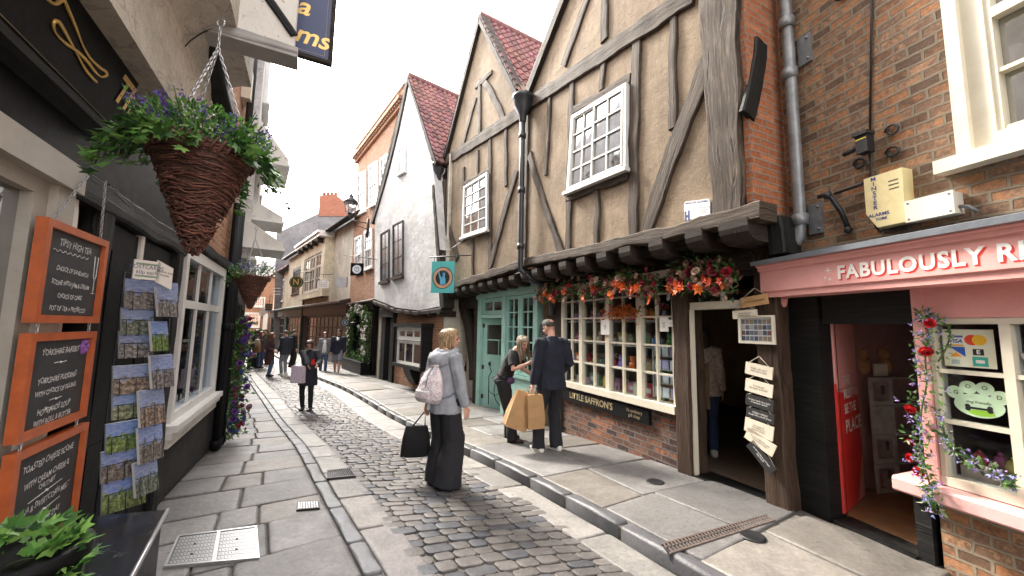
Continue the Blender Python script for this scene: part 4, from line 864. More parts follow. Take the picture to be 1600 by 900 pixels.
tr = MB(); tr.box(FA, -.8, -.06, 1.90, 1.98, -.12, .03); tr.box(FA, -.43, -.41, 1.98, 2.22, -.08, -.02); tr.build('door_transom', M['cream_wood'], house)
tp = MB(); tp.box(FA, -.8, -.06, 1.98, 2.22, -.06, -.054); tp.build('transom_pane', M['glass'], house)
hd = MB(); hd.box(FA, -.8, -.06, 2.225, 2.56, -.14, -.01); hd.build('door_head', M['dark_timber'], house); hd = MB(); hd.box(FA, .15, 2.9, HT + .09, 2.56, -.2, .0); hd.build('shop_lintel', M['dark_timber'], house)
th_ = MB(); th_.box(FA, -.8, -.06, g0 - .16, g0 + .02, -.25, .06); th_.build('threshold', M['stone'], house)
jb = MB(); jb.box(FA, -.07, -.052, g0, 1.9, -.03, .035); jb.build('door_jamb', M['cream_wood'], house)
# the room behind
rm = MB(); rm.box(FA, -1.0, 3.3, -.32, g0 - .0, -4.2, -.23, 1); rm.box(FA, 3.25, 3.3, -.3, 2.56, -4.2, -.25); rm.box(FA, -1.0, -.95, 0, 2.56, -4.2, -.25); rm.box(FA, -1.0, 3.3, 0, 2.56, -4.25, -4.2); rm.build('shop_room', [M['interior'], M['floor_mat']], house)
# signboard
sb = MB(); bq = [FA.q(1014, 637, .05), FA.q(1016, 659, .05)]
sgn = thing('shop_signboard', FA.w(1.5, .58, .05), 'long black signboard below the gift shop window with worn gold lettering', 'sign')
sb.poly(FA, [(.6, .46), (2.66, .46), (2.66, .64), (.6, .64)], -.018, .03); sb.build('board', M['black_paint'], sgn)
text("LITTLE SAFFRON'S", .135, M['dull_gold'], FA.w(1.82, .555, .0325), FA.tx, V((0, 0, 1)), sgn, sx=.98, offset=.003)
text("Ye ordinary\ngift shop", .062, M['dull_gold'], FA.w(.86, .55, .0325), FA.tx, V((0, 0, 1)), sgn, shear=.15)
# ---------- teal shopfront under gable B
teal = MB(); gB = FB.g(1.8) + KH - .02
teal.box(FB, 2.34, 2.52, gB - .06, 2.36, -.12, .06); teal.box(FB, 1.16, 1.30, gB - .06, 2.36, -.1, .07); teal.box(FB, -.05, .06, gB - .06, 2.36, -.1, .06)
teal.box(FB, -.1, 2.56, 2.36, 2.62, -.1, .09); teal.box(FB, -.12, 2.58, 2.62, 2.66, -.1, .13); teal.box(FB, 1.3, 2.34, 1.88, 1.96, -.1, .05); teal.box(FB, .06, 1.16, gB - .06, .62, -.1, .03); teal.box(FB, .06, 1.16, .62, .68, -.1, .07)
tf = teal.build('teal_shopfront', M['teal_paint'], house)
text("THE EMPORIUM".replace('THE EMPORIUM', ''), .1, M['dull_gold'], FB.w(1.2, 2.49, .095), FB.tx, V((0, 0, 1)), tf) if False else None
window_px(FB, [(1.15, 2.35), (.62, 2.35), (.62, .69), (1.15, .69)], .04, 2, 5, 'window', tf if False else house, ('teal_paint', 'glass'), fw=.045, bar=.025, sill=False)
window_px(FB, [(.6, 2.35), (.07, 2.35), (.07, .69), (.6, .69)], .04, 2, 5, 'window', house, ('teal_paint', 'glass'), fw=.045, bar=.025, sill=False)
window_px(FB, [(2.33, 2.35), (1.31, 2.35), (1.31, 1.97), (2.33, 1.97)], .03, 2, 1, 'fanlight', house, ('teal_paint', 'glass'), fw=.04, bar=.05, sill=False)
# the door leaf, hinged at the far jamb and standing part open
hinge = FB.w(2.33, 0, -.02); ang = radians(24); du = (-FB.u * cos(ang) - FB.n * sin(ang)).normalized()
FD = Frame(hinge.x, hinge.y, hinge.x + du.x, hinge.y + du.y); FD.n = V((-FD.u.y, FD.u.x, 0)); FD.n = FD.n if FD.n.dot(FB.n) > 0 else -FD.n; FD.tx = FD.u
dl = MB(); DW = .96; dl.wall(FD, .02, DW, gB, 1.87, -.022, .022, [(.13, DW - .13, 1.0, 1.72)]); dr = dl.build('door', M['teal_paint'], house)
dg_ = MB(); dg_.box(FD, .13, DW - .13, 1.0, 1.72, -.004, .004); dg_.build('pane', M['glass'], dr)
dg_ = MB(); dg_.box(FD, .13, DW - .13, 1.34, 1.37, -.012, .012); dg_.box(FD, DW / 2 - .012, DW / 2 + .012, 1.0, 1.34, -.011, .011); dg_.build('glazing_bars', M['teal_paint'], dr)
dm = MB()                                        # painted line figure on a penny-farthing style wheel
def lines(mb, pts, r=.008): mb.tube([FD.w(a, z, .024) for a, z in pts], r, 5, 0, None, True)
cx, cz = .62, gB + .42; lines(dm, [(cx + .24 * cos(t * pi / 12), cz + .33 * sin(t * pi / 12)) for t in range(25)], .009)
lines(dm, [(.22, gB + .08), (.22, gB + .75), (.30, gB + .85), (.24, gB + .95), (.26, gB + 1.0)], .012); lines(dm, [(.3, gB + .7), (.45, gB + .78), (.62, gB + .9)]); lines(dm, [(.22, gB + .4), (.4, gB + .3), (.62, gB + .42), (.74, gB + .82)])
dm.ball(FD.w(.25, gB + 1.04, .022), .055, n=8, sx=1, sy=.3)
dm.build('painted_cyclist', M['black_letter'], dr)
dh = MB()
for z in (gB + .25, gB + .95, 1.7): dh.box(FD, -.01, .06, z - .05, z + .05, .022, .03)
dh.build('hinge', M['brown_timber'], dr)
rm = MB(); rm.box(FB, .0, 2.6, -.34, gB - .03, -3.2, -.13); rm.box(FB, 2.6, 2.65, -.3, 2.56, -3.2, -.13); rm.box(FB, -.02, .02, -.3, 2.56, -3.2, -.13); rm.box(FB, 0, 2.6, -.3, 2.56, -3.25, -3.2); rm.build('shop_room', M['interior'], house)
# dark passage and raking brace between this house and the white one
ps = MB(); ps.box(FB, 2.62, 4.15, -.35, 2.56, -.42, -.3, 0); ps.box(FB, 2.56, 2.72, -.3, 2.56, -.1, .05, 1); ps.build('passage_wall', [M['pale_plaster'], M['dark_timber']], house)
mb = MB(); mb.beam(FB, (2.85, .35), (3.75, 2.4), .3, -.2, .02, .18, .02, 0, .36); mb.build('raking_brace', M['dark_timber'], house)
mb = MB(); mb.beam(FB, (4.0, -.3), (4.0, 2.6), .3, -.3, .1, 0, .02); mb.beam(FB, (2.7, 2.35), (4.15, 2.35), .4, -.3, .0, 0, .02); mb.build('passage_post', M['dark_timber'], house)
# iron drill: rainwater goods are things that stay with the house
def pipe_thing(name, label, pts, r, hopper=None, mats='dark_pipe', collars=(), cat='drainpipe', brackets=()):
    t = thing(name, pts[-1], label, cat); mb = MB(); mb.tube(pts, r, 10); mb.build('pipe', M[mats], t)
    if hopper is not None:
        c = V(hopper[0]); s = hopper[1]; mb = MB(); mb.lathe(c, [(r * 1.0, -s * 1.1), (r * 1.25, -s), (r * 1.5, -s * .55), (s * .62, -.02 * s), (s * .66, s * .5), (s * .72, s * .55), (s * .72, s * .75), (s * .60, s * .76), (s * .55, s * .3)], 10); mb.build('hopper', M[mats], t)
    for c in collars:
        mb = MB(); c = V(c); mb.lathe(c, [(r * 1.02, -.05), (r * 1.3, -.05), (r * 1.3, .05), (r * 1.02, .05)], 10); mb.build('collar', M[mats], t)
    return t
hp = FA.q(817, 160, JD + .14); s0 = hp[0]
p0 = FA.w(s0, hp[1], JD + .14); zq = lambda z, s=s0, d=JD + .14: FA.w(s, z, d)
b1, b2 = FA.q(812, 416, JD + .14), FA.q(842, 448, .25)
pipe_thing('drainpipe', 'dark iron drainpipe with a hopper head between the two timber gables', [zq(hp[1] - .05), zq(4.6), zq(3.0), zq(2.75), FA.w(s0 - .12, 2.52, .3), FA.w(s0 - .3, 2.42, .12), FA.w(s0 - .34, 2.3, .06), FA.w(s0 - .34, 1.9, .05)], .055, (zq(hp[1] - .1), .3), collars=[zq(5.4), zq(4.3), zq(3.2)], mats='dark_pipe')
hp = FB.q(686, 262, JD + .1); s1 = hp[0]
pipe_thing('drainpipe', 'black iron drainpipe with hopper in the angle beside the white gabled house', [FB.w(s1, hp[1], JD + .1), FB.w(s1, 4.5, JD + .1), FB.w(s1 - .02, 2.5, JD + .1), FB.w(s1 - .1, 2.3, .3), FB.w(s1 - .5, 2.1, .1), FB.w(s1 - .55, 1.7, .08)], .055, (FB.w(s1, hp[1] - .1, JD + .1), .3), collars=[FB.w(s1, 5, JD + .1), FB.w(s1, 3.7, JD + .1)], mats='dark_pipe')
# alarm plaque
pc = FA.q(1089, 331, JD + .03); pz = pc[1] - 2.93; PA = pc[0] + .49; c = FA.w(pc[0], pc[1], JD + .03)
al = thing('alarm_box', c, 'white flat alarm box with blue lettering fixed to the ochre plaster', 'alarm box')
mb = MB(); w_, h_ = .15, .095
pr = [(-.49 - w_, 2.90 - h_ * .8), (-.49 + w_, 2.96 - h_ * .8), (-.49 + w_, 2.96 + h_), (-.49 + w_ * .9, 2.97 + h_ * 1.12), (-.49 - w_ * .9, 2.92 + h_ * 1.12), (-.49 - w_, 2.90 + h_)]
pr = [(a_ + PA, z_ + pz) for a_, z_ in pr]; mb.poly(FA, pr, JD - .035, JD + .035); mb.build('case', M['white_paint'], al)
navy = mat('navy_lettering', (.03, .05, .2), .5, .1); M['navy'] = navy
xd = (FA.tx - V((0, 0, .18))).normalized(); up = V((0, 0, 1))
text('MINSTER ALARMS', .034, navy, FA.w(-.49 + PA, 3.03 + pz, JD + .0365), xd, up, al, offset=.0006); text('Security systems\nFire alarms\n01904', .026, navy, FA.w(-.57 + PA, 2.93 + pz, JD + .0365), xd, up, al)
mb = MB(); ea = -.375 + PA; ez = 2.86 + pz; mb.box(FA, ea - .03, ea - .01, ez, ez + .11, JD + .034, JD + .037); mb.box(FA, ea + .01, ea + .03, ez, ez + .11, JD + .034, JD + .037); mb.box(FA, ea - .01, ea + .01, ez + .04, ez + .065, JD + .034, JD + .037); mb.build('tower_emblem', navy, al)
# ---------------------------------------------------------------- the brick building with the pink shopfront
PK = Frame(2.86, 2.84, 2.71, 3.38)
UP = V((0, 0, 1))
gp0 = KH - .0
bk = thing('brick_building', PK.w(-1, KH), 'old dark brick building with a pink shopfront and white sash window', 'building')
mb = MB(); swin = (-1.55, -.42, 2.80, 4.6)
mb.wall(PK, -4.5, 1.02, 2.28, 8.5, -.3, 0, [swin, (-3.9, -2.7, 2.8, 4.6)]); mb.build('wall', M['brick_old'], bk)
mb = MB(); mb.box(PK, -4.5, -4.45, 0, 8.4, -6, -.3); mb.box(PK, .96, 1.0, .05, 8.4, -6, -.3, 0); mb.box(PK, -4.5, 1, 8.4, 8.5, -6, -.3); mb.build('rear_wall', M['brick_red'], bk)
mb = MB(); mb.wall(PK, -4.5, -.12, -.1, .56, -.3, -.02, []); mb.build('plinth_wall', M['brick_old'], bk)
# upper sash window
w = window_px(PK, [(-.47, 4.62), (-1.55, 4.62), (-1.55, 2.84), (-.47, 2.84)], -.02, 3, 4, 'sash_window', bk, ('cream_wood', 'pane'), fw=.10, bar=.026, meet=2, dep=.12, sill=False)
mb = MB(); mb.box(PK, -1.6, -.32, 2.74, 2.83, -.14, .11); mb.build('sill', M['cream_wood'], w)
for ab in ((-.47, -.40), (-1.62, -1.55)): mb = MB(); mb.box(PK, *ab, 2.83, 4.7, -.1, .025); mb.build('architrave', M['cream_wood'], w)
window_px(PK, [(-2.75, 4.62), (-3.85, 4.62), (-3.85, 2.84), (-2.75, 2.84)], -.02, 3, 4, 'sash_window', bk, ('cream_wood', 'pane'), fw=.10, bar=.026, meet=2, dep=.12)
# fascia with lead flashing
FD0 = .26
fa = MB(); prof = [(.0, 1.985), (FD0 - .02, 1.985), (FD0 - .02, 2.03), (FD0, 2.04), (FD0, 2.225), (FD0 + .025, 2.235), (FD0 + .025, 2.262), (FD0 + .05, 2.272), (FD0 + .05, 2.30), (.0, 2.34)]
def profile(mb, fr, pr, a0, a1, m=0):
    n = len(pr); A_ = [fr.w(a0, z, d) for d, z in pr]; B_ = [fr.w(a1, z, d) for d, z in pr]
    for k in range(n): j = (k + 1) % n; mb.face([A_[k], A_[j], B_[j], B_[k]], [(a0, k * .1), (a0, k * .1 + .1), (a1, k * .1 + .1), (a1, k * .1)], m)
    mb.face(list(reversed(A_)), None, m); mb.face(B_, None, m)
profile(fa, PK, prof, -4.4, .90); fascia = fa.build('fascia', M['pink'], bk)
ld = MB(); profile(ld, PK, [(.001, 2.345), (FD0 + .06, 2.303), (FD0 + .075, 2.285), (FD0 + .078, 2.325), (.001, 2.40)], -4.4, .93); ld.build('lead_flashing', M['lead_sheet'], bk)
fs = PK.w(0, 0)
def fasc(s_, size, s0): 
    text(s_, size, M['red_paint'], PK.w(s0 - .008, 2.118, FD0 + .0012), PK.tx, UP, fascia, align='LEFT', offset=.006, spacing=1.12, sx=.86)
    text(s_, size, M['white_paint'], PK.w(s0, 2.128, FD0 + .003), PK.tx, UP, fascia, align='LEFT', offset=.0045, spacing=1.12, sx=.86)
fasc('FABULOUSLY RICH', .142, .22)
stm = MB()
for (a, z, r) in ((.285, 2.16, .03), (.275, 2.09, .022), (.31, 2.105, .018)):
    stm.face([PK.w(a + r * (1 if k % 2 == 0 else .25) * cos(k * pi / 4), z + r * (1 if k % 2 == 0 else .25) * sin(k * pi / 4), FD0 + .002) for k in range(8)])
stm.build('sparkle_mark', M['white_paint'], fascia)
# timber door surround and window
po = MB(); po.box(PK, .565, .86, gp0 - .05, 1.99, -.18, .02); po.build('door_post', M['black_timber'], bk)
po = MB(); po.box(PK, -.085, .005, gp0 - .05, .56, -.16, .0); po.build('door_post', M['black_timber'], bk)
po = MB(); po.box(PK, -.1, .54, 1.74, 1.985, -.16, .0); po.build('door_lintel', M['black_timber'], bk)
po = MB(); po.box(PK, .86, 1.02, gp0 - .05, 1.985, -.3, -.03); po.build('brick_pier', M['brick_old'], bk)
pn = MB(); pn.box(PK, -.16, -.095, .66, 1.985, -.16, .03); pn.box(PK, -4.4, -.16, 1.775, 1.985, -.16, .02); pnl = pn.build('pink_surround', M['pink'], bk)
sl = MB(); profile(sl, PK, [(-.12, .56), (.10, .56), (.115, .575), (.115, .645), (.10, .66), (-.12, .672)], -4.4, .055); sl.build('window_sill', M['pink_pale'], bk)
wf = MB(); xs = [-.165, -.515, -.855, -1.195, -1.55]
wf.box(PK, -1.6, -.162, 1.735, 1.774, -.1, .01); wf.box(PK, -1.6, -.162, .672, .73, -.1, .012)
for k, x in enumerate(xs): wf.box(PK, x - .026, x + (.02 if k else -.0), .73, 1.735, -.09, .008)
for z in (1.09, 1.42):
    for a, b in zip(xs, xs[1:]): wf.box(PK, b + .02, a - .026, z - .013, z + .013, -.07, .002)
sw = wf.build('shop_window', M['cream_wood'], bk)
gl = MB(); gl.box(PK, -1.6, -.18, .73, 1.735, -.052, -.046); gl.build('pane', M['glass'], sw)
rw = MB(); rw.box(PK, -4.4, -1.6, .67, 1.775, -.1, .0); rw.build('stall_panel', M['pink'], bk)
# room
rm = MB(); rm.box(PK, -3, 1.0, .0, gp0 + .035, -3.6, -.17, 1); rm.box(PK, -3, 1.0, 0, 2.4, -3.65, -3.6, 0); rm.box(PK, -3.05, -3, 0, 2.4, -3.6, -.2, 0); rm.box(PK, -3, .95, 2.2, 2.27, -3.6, -.3, 0); rm.box(PK, .92, .95, .0, 2.2, -3.6, -.3, 0); rm.box(PK, -.09, -.05, gp0 + .035, .66, -1.2, -.17, 0)
wood = mat('oak_floor', (.22, .115, .055), .35, .3, 7, .1, 30); M['oak_floor'] = wood
rm.build('shop_room', [mat('dusky_pink_wall', (.30, .17, .15), .8, .2), wood], bk)
th_ = MB(); th_.box(PK, .0, .54, gp0 - .12, gp0 + .03, -.2, .03); th_.build('threshold', M['stone'], bk)
# open door, hinged on the far jamb, swung inwards
h0 = PK.w(.55, 0, -.13); e0 = ground_at(1352, 777, .14)
PD = Frame(h0.x, h0.y, e0.x, e0.y); PD.n = V((PD.u.y, -PD.u.x, 0)); PD.n = PD.n if PD.n.dot(V((0, -1, 0))) > 0 else -PD.n; PD.tx = PD.u
DL = .66; z0, zm, z1 = gp0 + .05, 1.17, 1.75
lo = MB(); lo.box(PD, 0, DL, z0, zm - .006, -.045, 0); door = lo.build('door', M['pink'], bk)
hi_ = MB(); hi_.box(PD, 0, DL, zm, z1, -.045, 0); hi_.build('upper_leaf', M['pink'], door)
rd = MB(); rd.face([PD.w(.0, z0 + .004, .0022), PD.w(.42, z0 + .004, .0022), PD.w(DL - .02, z0 + .40, .0022), PD.w(DL - .02, zm - .1, .0022), PD.w(.0, zm - .012, .0022)]); rd.box(PD, -.003, -.001, z0, zm + .05, -.04, 0); rd.build('red_panel', M['red_paint'], door)
xd = PD.u
for k, (t_, sz, z) in enumerate((('THIS', .115, 1.235), ('MUST', .125, 1.115), ('BE THE', .12, .985), ('PLACE', .16, .83))):
    text(t_, sz, M['white_paint'], PD.w(.17, z, .004), PD.u, UP, door, align='LEFT', offset=.0035, sx=.95 if k != 3 else 1.08)
cr_mat = mat('whitewashed_crate', (.42, .38, .33), .8, .25, 9, .4, 50, dirt=(.2, .16, .12), dirt_amt=.5)
cr = [('lowest whitewashed wooden crate in the stack inside the pink shop doorway', .0), ('second crate from the floor in the whitewashed stack inside the pink doorway', .275), ('third crate up with closed side in the whitewashed stack inside the pink doorway', .55), ('topmost whitewashed crate under the tan soft toys inside the pink doorway', .825)]
CR = Frame(3.55, 3.86, 4.35, 4.02); CR.n = V((CR.u.y, -CR.u.x, 0)); CR.tx = CR.u
for k, (lb, z) in enumerate(cr):
    t = thing('crate', CR.w(.2, gp0 + .035 + z), lb, 'crate', 'stacked crates in the pink shop doorway'); z = gp0 + .036 + z; H = .268
    b = MB()
    if k == 2: b.box(CR, .0, .26, z, z + H, -.02, 0)
    else:
        b.box(CR, 0, .26, z, z + .04, -.02, 0); b.box(CR, 0, .26, z + H - .04, z + H, -.02, 0); b.box(CR, 0, .03, z + .04, z + H - .04, -.02, 0); b.box(CR, .23, .26, z + .04, z + H - .04, -.02, 0)
    b.build('front_board', cr_mat, t); b = MB(); b.box(CR, .0, .26, z, z + H, -.42, -.40); b.build('rear_board', cr_mat, t)
    b = MB(); b.wall(CR, 0, 1, 0, 1, 0, 1, [(0, 1, 0, 1)])
    e = MB(); CE = Frame(0, 0, 1, 0); p = CR.w(.26, 0, 0); CE.o = V((p.x, p.y, 0)); CE.u = -CR.n; CE.n = CR.u
    e.wall(CE, .0, .16, z, z + H, 0, .018, [(.06, .1, z + .09, z + .18)]); e.build('handle_end', cr_mat, t)
    e = MB(); e.box(CR, .28, .6, z, z + .015, -.4, -.0); e.box(CR, .28, .6, z + H - .015, z + H, -.4, -.0); e.box(CR, .28, .6, z + .015, z + H - .015, -.4, -.39); e.build('shelf_box', cr_mat, t)
tan = mat('tan_plush', (.42, .22, .11), .95, .3, 30, .5, 120)
for k, (a, lb) in enumerate(((.12, 'tan soft toy leaning against the wall on the top crate'), (.40, 'round tan soft toy at the right end of the top crate'))):
    c = CR.w(a, gp0 + .035 + 1.1, -.16); b = MB(); b.ball(c + V((0, 0, .10)), .10, n=10, sx=.9, sy=.8, sz=1.0); toy = b.build('soft_toy', tan, None, c); tag(toy, lb, 'soft toy', 'soft toys on the crates')
    b = MB(); b.ball(c + V((0, 0, .22)), .068, n=10); b.build('head', tan, toy)
    for s in (-1, 1):
        b = MB(); b.tube([c + CR.u * s * .04 + V((0, 0, .26)), c + CR.u * s * (.06 + .03 * k) + V((0, 0, .34 + .05 * (1 - k)))], [.024, .012], 6); b.build('ear', tan, toy)
sgnm = MB(); sgnm.box(CR, .13, .3, gp0 + 1.14, gp0 + 1.26, -.06, -.045); tag(sgnm.build('price_card', M['cream_wood'], None, CR.w(.2, gp0 + 1.14)), 'small cream card propped on the top crate before the soft toys', 'card')
# rainwater pipe and iron fittings on the brick
q0, q1 = PK.q(1227, 0, .09), PK.q(1250, 340, .09)
pts = [PK.w(q0[0], 8.2, .09), PK.w(q0[0], q0[1], .09), PK.w(q1[0], q1[1], .09), PK.w(q1[0] + .02, 2.52, .09), PK.w(q1[0] + .08, 2.44, .1), PK.w(q1[0] + .2, 2.42, .1)]
dp = pipe_thing('drainpipe', 'grey cast iron drainpipe bolted to the brick wall above the pink shop', pts, .05, None, 'lead_pipe', [PK.w(q0[0], 4.62, .09), PK.w(q0[0], 4.1, .09), PK.w(q1[0], 2.68, .09)])
for z in (4.3, 2.68):
    b = MB(); b.box(PK, q1[0] - .14, q1[0] - .02, z - .14, z + .14, .0, .02)
    for dz in (-.1, .1): b.ball(PK.w(q1[0] - .11, z + dz, .02), .014, n=6)
    b.build('wall_bracket', M['lead_pipe'], dp)
b = MB(); c = PK.w(.84, 0, .03); b.tube([PK.w(.88, 1.98, .05), PK.w(.88, 1.92, .05), PK.w(.88, 1.86, .06)], [.035, .035, .033], 8); b.build
lowp = pipe_thing('drainpipe', 'black drainpipe running down beside the wooden plaques to the pavement', [PK.w(.93, 1.95, .02), PK.w(.93, 1.2, .02), PK.w(.93, gp0 + .02, .02)], .047, None, 'dark_pipe', [PK.w(.93, 1.5, .02), PK.w(.93, gp0 + .06, .02)])
b = MB(); b.tube([PK.w(.80, 1.985, .1), PK.w(.83, 1.93, .09), PK.w(.87, 1.9, .06), PK.w(.93, 1.88, .02)], [.035, .04, .035, .034], 8); b.build('swan_neck', M['pink'], lowp)
# big projecting floor beam end between the two buildings, with dry weeds
b = MB(); b.beam(FA, (-1.12, 2.36), (-1.1, 2.7), .14, -.06, .2, 0, .015); tag(b.build('beam_end', M['black_timber'], None, FA.w(-1.1, 2.36)), 'black charred beam end standing on the pink fascia beside the corner post', 'beam')
b = MB(); r = random.Random(4)
for k in range(60):
    p = PK.w(r.uniform(.7, 1.02), 2.36, r.uniform(.08, .26)); tip = p + V((r.uniform(-.09, .09), r.uniform(-.06, .06), r.uniform(.05, .17))); b.tube([p, p.lerp(tip, .5) + V((0, 0, .02)), tip], [.003, .002, .001], 3)
wd = tag(b.build('dry_weed', mat('dry_weed', (.20, .16, .10), .9, .3), None, PK.w(.86, 2.36, .15)), 'tuft of dry weeds on the lead at the end of the pink fascia', 'weed')
# diagonal brace on the orange brick return
SW = Frame(0, 0, 1, 0); c = FA.w(-1.062, 0, 0); SW.o = V((c.x, c.y, 0)); SW.u = FA.n.copy(); SW.n = -FA.u
b = MB(); b.beam(SW, SW.q(1168, 182), SW.q(1188, 66), .19, -.02, .02, .03, .01); b.build('brace', M['black_timber'], house)
# alarm box, junction box, lamp, bracket, cable
def wallbox(name, label, cat, fr, pr, d0, d1, m): b = MB(); b.poly(fr, pr, d0, d1); return tag(b.build(name, m, None, fr.w(pr[0][0], pr[0][1], d0)), label, cat)
yel = mat('aged_cream_plastic', (.68, .57, .30), .45, .1, 8, 0, dirt=(.4, .27, .1), dirt_amt=.4)
alb = thing('alarm_box', PK.w(-.03, 2.7, .06), 'yellowed bell alarm box lettered down its front on the brick wall', 'alarm box')
b = MB(); b.poly(PK, [(.085, 2.58), (.02, 2.46), (-.15, 2.46), (-.155, 2.86), (.085, 2.86)], 0, .11); b.build('case', yel, alb)
b = MB()
for k in range(3): b.box(PK, -.13, -.07, 2.72 + k * .03, 2.728 + k * .03, .1085, .1115)
b.build('vent_slots', M['black_letter'], alb)
for k, ch_ in enumerate('MINSTER'): text(ch_, .042, M['navy'], PK.w(.022, 2.835 - k * .037, .1115), PK.tx, UP, alb, offset=.001, sx=1.1)
text('ALARMS', .036, M['navy'], PK.w(.005, 2.555, .1115), PK.tx, UP, alb, offset=.001); text('YORK', .028, M['navy'], PK.w(-.01, 2.52, .1115), PK.tx, UP, alb, offset=.001)
jb = thing('junction_box', PK.w(-.27, 2.5, .05), 'white rectangular junction box on the brick beside the bell alarm', 'junction box')
b = MB(); b.box(PK, -.40, -.155, 2.455, 2.60, 0, .09); b.box(PK, -.405, -.15, 2.45, 2.605, .09, .112); b.build('case', mat('off_white_plastic', (.66, .62, .53), .4, .06), jb)
b = MB()
for a in (-.385, -.17):
    for z in (2.47, 2.585): b.ball(PK.w(a, z, .112), .007, n=6)
b.tube([PK.w(-.40, 2.5, .05), PK.w(-.44, 2.49, .05), PK.w(-.47, 2.45, .02)], .012, 6); b.build('screw', M['lead_pipe'], jb)
fl = thing('flood_lamp', PK.w(.09, 3.15, .05), 'small black flood lamp on scrolled iron fixing high on the brick wall', 'lamp')
b = MB(); b.box(PK, .03, .11, 3.07, 3.22, .05, .13); b.box(PK, .02, .12, 3.21, 3.235, .05, .15); b.build('lamp_body', M['dark_metal'], fl)
b = MB(); b.box(PK, .035, .105, 3.175, 3.185, .13, .134); b.build('yellow_tape', mat('yellow_label', (.7, .55, .05), .5), fl)
b = MB()
for a, z in ((-.06, 3.03), (-.07, 3.2), (.16, 3.03)):
    b.tube([PK.w(a + .045 * cos(t * pi / 6) * (1 - t * .03), z + .045 * sin(t * pi / 6) * (1 - t * .03), .02) for t in range(15)], .009, 5)
b.tube([PK.w(.07, 3.12, .05), PK.w(.07, 3.0, .03), PK.w(.08, 2.93, .03), PK.w(.1, 2.86, .03)], .010, 5); b.tube([PK.w(.12, 3.14, .08), PK.w(.22, 3.12, .1)], .02, 6); b.build('scroll_fixing', M['dark_metal'], fl)
ib = thing('iron_bracket', PK.w(.36, 2.7, .05), 'rusty iron arm and stay bolted to the brick beside the grey drainpipe', 'bracket')
b = MB(); b.tube([PK.w(.42, 2.83, .12), PK.w(.36, 2.83, .12), PK.w(.33, 2.79, .1), PK.w(.29, 2.66, .06), PK.w(.27, 2.53, .03)], [.018, .022, .02, .02, .018], 7); b.ball(PK.w(.35, 2.82, .12), .034, n=8); b.ball(PK.w(.27, 2.51, .03), .03, n=8); b.build('arm', M['dark_metal'], ib)
b = MB(); b.tube([PK.w(.31, 2.82, .1), PK.w(.15, 2.85, .04), PK.w(.05, 2.9, .02)], .012, 6); b.build('stay', M['dark_metal'], ib)
b = MB(); qa = PK.q(1362, 0, .012); b.tube([PK.w(qa[0], 8.3, .012), PK.w(qa[0], qa[1], .012), PK.w(.075, 3.23, .014)], .008, 5); b.tube([PK.w(.085, 2.88, .014), PK.w(.1, 2.7, .014), PK.w(.09, 2.5, .014), PK.w(.07, 2.45, .014), PK.w(-.2, 2.43, .05)], .007, 5)
tag(b.build('cable', M['dark_metal'], None, PK.w(qa[0], 4, .012)), 'thin black cable running down the brick wall past the flood lamp', 'cable')
b = MB(); b.tube([PK.w(.17 + .06 * cos(t), 4.55 + .03 * sin(t), .04 + .02 * sin(t)) for t in [i * pi / 6 for i in range(13)]], .014, 6); tag(b.build('iron_ring', M['dark_metal'], None, PK.w(.17, 4.55)), 'black iron ring plate high on the brick at the top of the wall', 'ring')
# window stickers
st = thing('card_sticker', PK.w(-.31, 1.58, -.045), 'cream sticker of bank card marks in the top pane of the pink shop window', 'sticker')
b = MB(); b.box(PK, -.45, -.21, 1.455, 1.70, -.0455, -.043); b.build('backing', mat('sticker_cream', (.72, .72, .58), .5, .03), st)
def patch(a0, a1, z0, z1, c, nm='mark', dd=-.0428, parent=st):
    b = MB(); b.face([PK.w(a1, z0, dd), PK.w(a0, z0, dd), PK.w(a0, z1, dd), PK.w(a1, z1, dd)]); return b.build(nm, c, parent)
cm = lambda n, c: mat(n, c, .5, .03)
patch(-.31, -.235, 1.60, 1.65, M['white_paint']); patch(-.31, -.235, 1.645, 1.66, cm('blue_mark', (.03, .08, .4))); patch(-.31, -.235, 1.59, 1.602, cm('amber_mark', (.8, .4, .05))); text('VISA', .034, cm('visa_blue', (.02, .06, .35)), PK.w(-.272, 1.622, -.0424), PK.tx, UP, st, offset=.001, shear=.2)
for a, c in ((-.35, (.75, .06, .03)), (-.385, (.85, .5, .04))):
    b = MB(); b.face([PK.w(a + .034 * cos(t * pi / 10), 1.632 + .034 * sin(t * pi / 10), -.0425 if a > -.36 else -.0422) for t in range(20)]); b.build('disc_mark', cm('disc', c), st)
b = MB(); b.face([PK.w(-.24, 1.585, -.0424), PK.w(-.315, 1.52, -.0424), PK.w(-.315, 1.585, -.0424)]); b.build('mark', cm('blue_mark_b', (.03, .1, .45)), st)
b = MB(); b.face([PK.w(-.24, 1.52, -.0424), PK.w(-.27, 1.55, -.0424), PK.w(-.3, 1.52, -.0424)]); b.build('mark', cm('orange_mark', (.8, .3, .03)), st)
patch(-.40, -.35, 1.535, 1.575, M['black_letter']); text('E', .036, M['white_paint'], PK.w(-.375, 1.555, -.0422), PK.tx, UP, st, offset=.001); patch(-.415, -.345, 1.465, 1.525, cm('green_mark', (.05, .4, .33))); patch(-.40, -.36, 1.485, 1.505, M['white_paint'], dd=-.0423); patch(-.285, -.245, 1.47, 1.50, cm('grey_mark', (.4, .5, .5)))
pw_ = thing('paw_sticker', PK.w(-.35, 1.24, -.045), 'green and white paw shaped sticker in the middle pane of the pink shop window', 'sticker')
b = MB(); mint = cm('mint_sticker', (.55, .74, .52))
def blob2(b, cx, cz, rx, rz, dd): b.face([PK.w(cx + rx * cos(t * pi / 12), cz + rz * sin(t * pi / 12), dd) for t in range(24)])
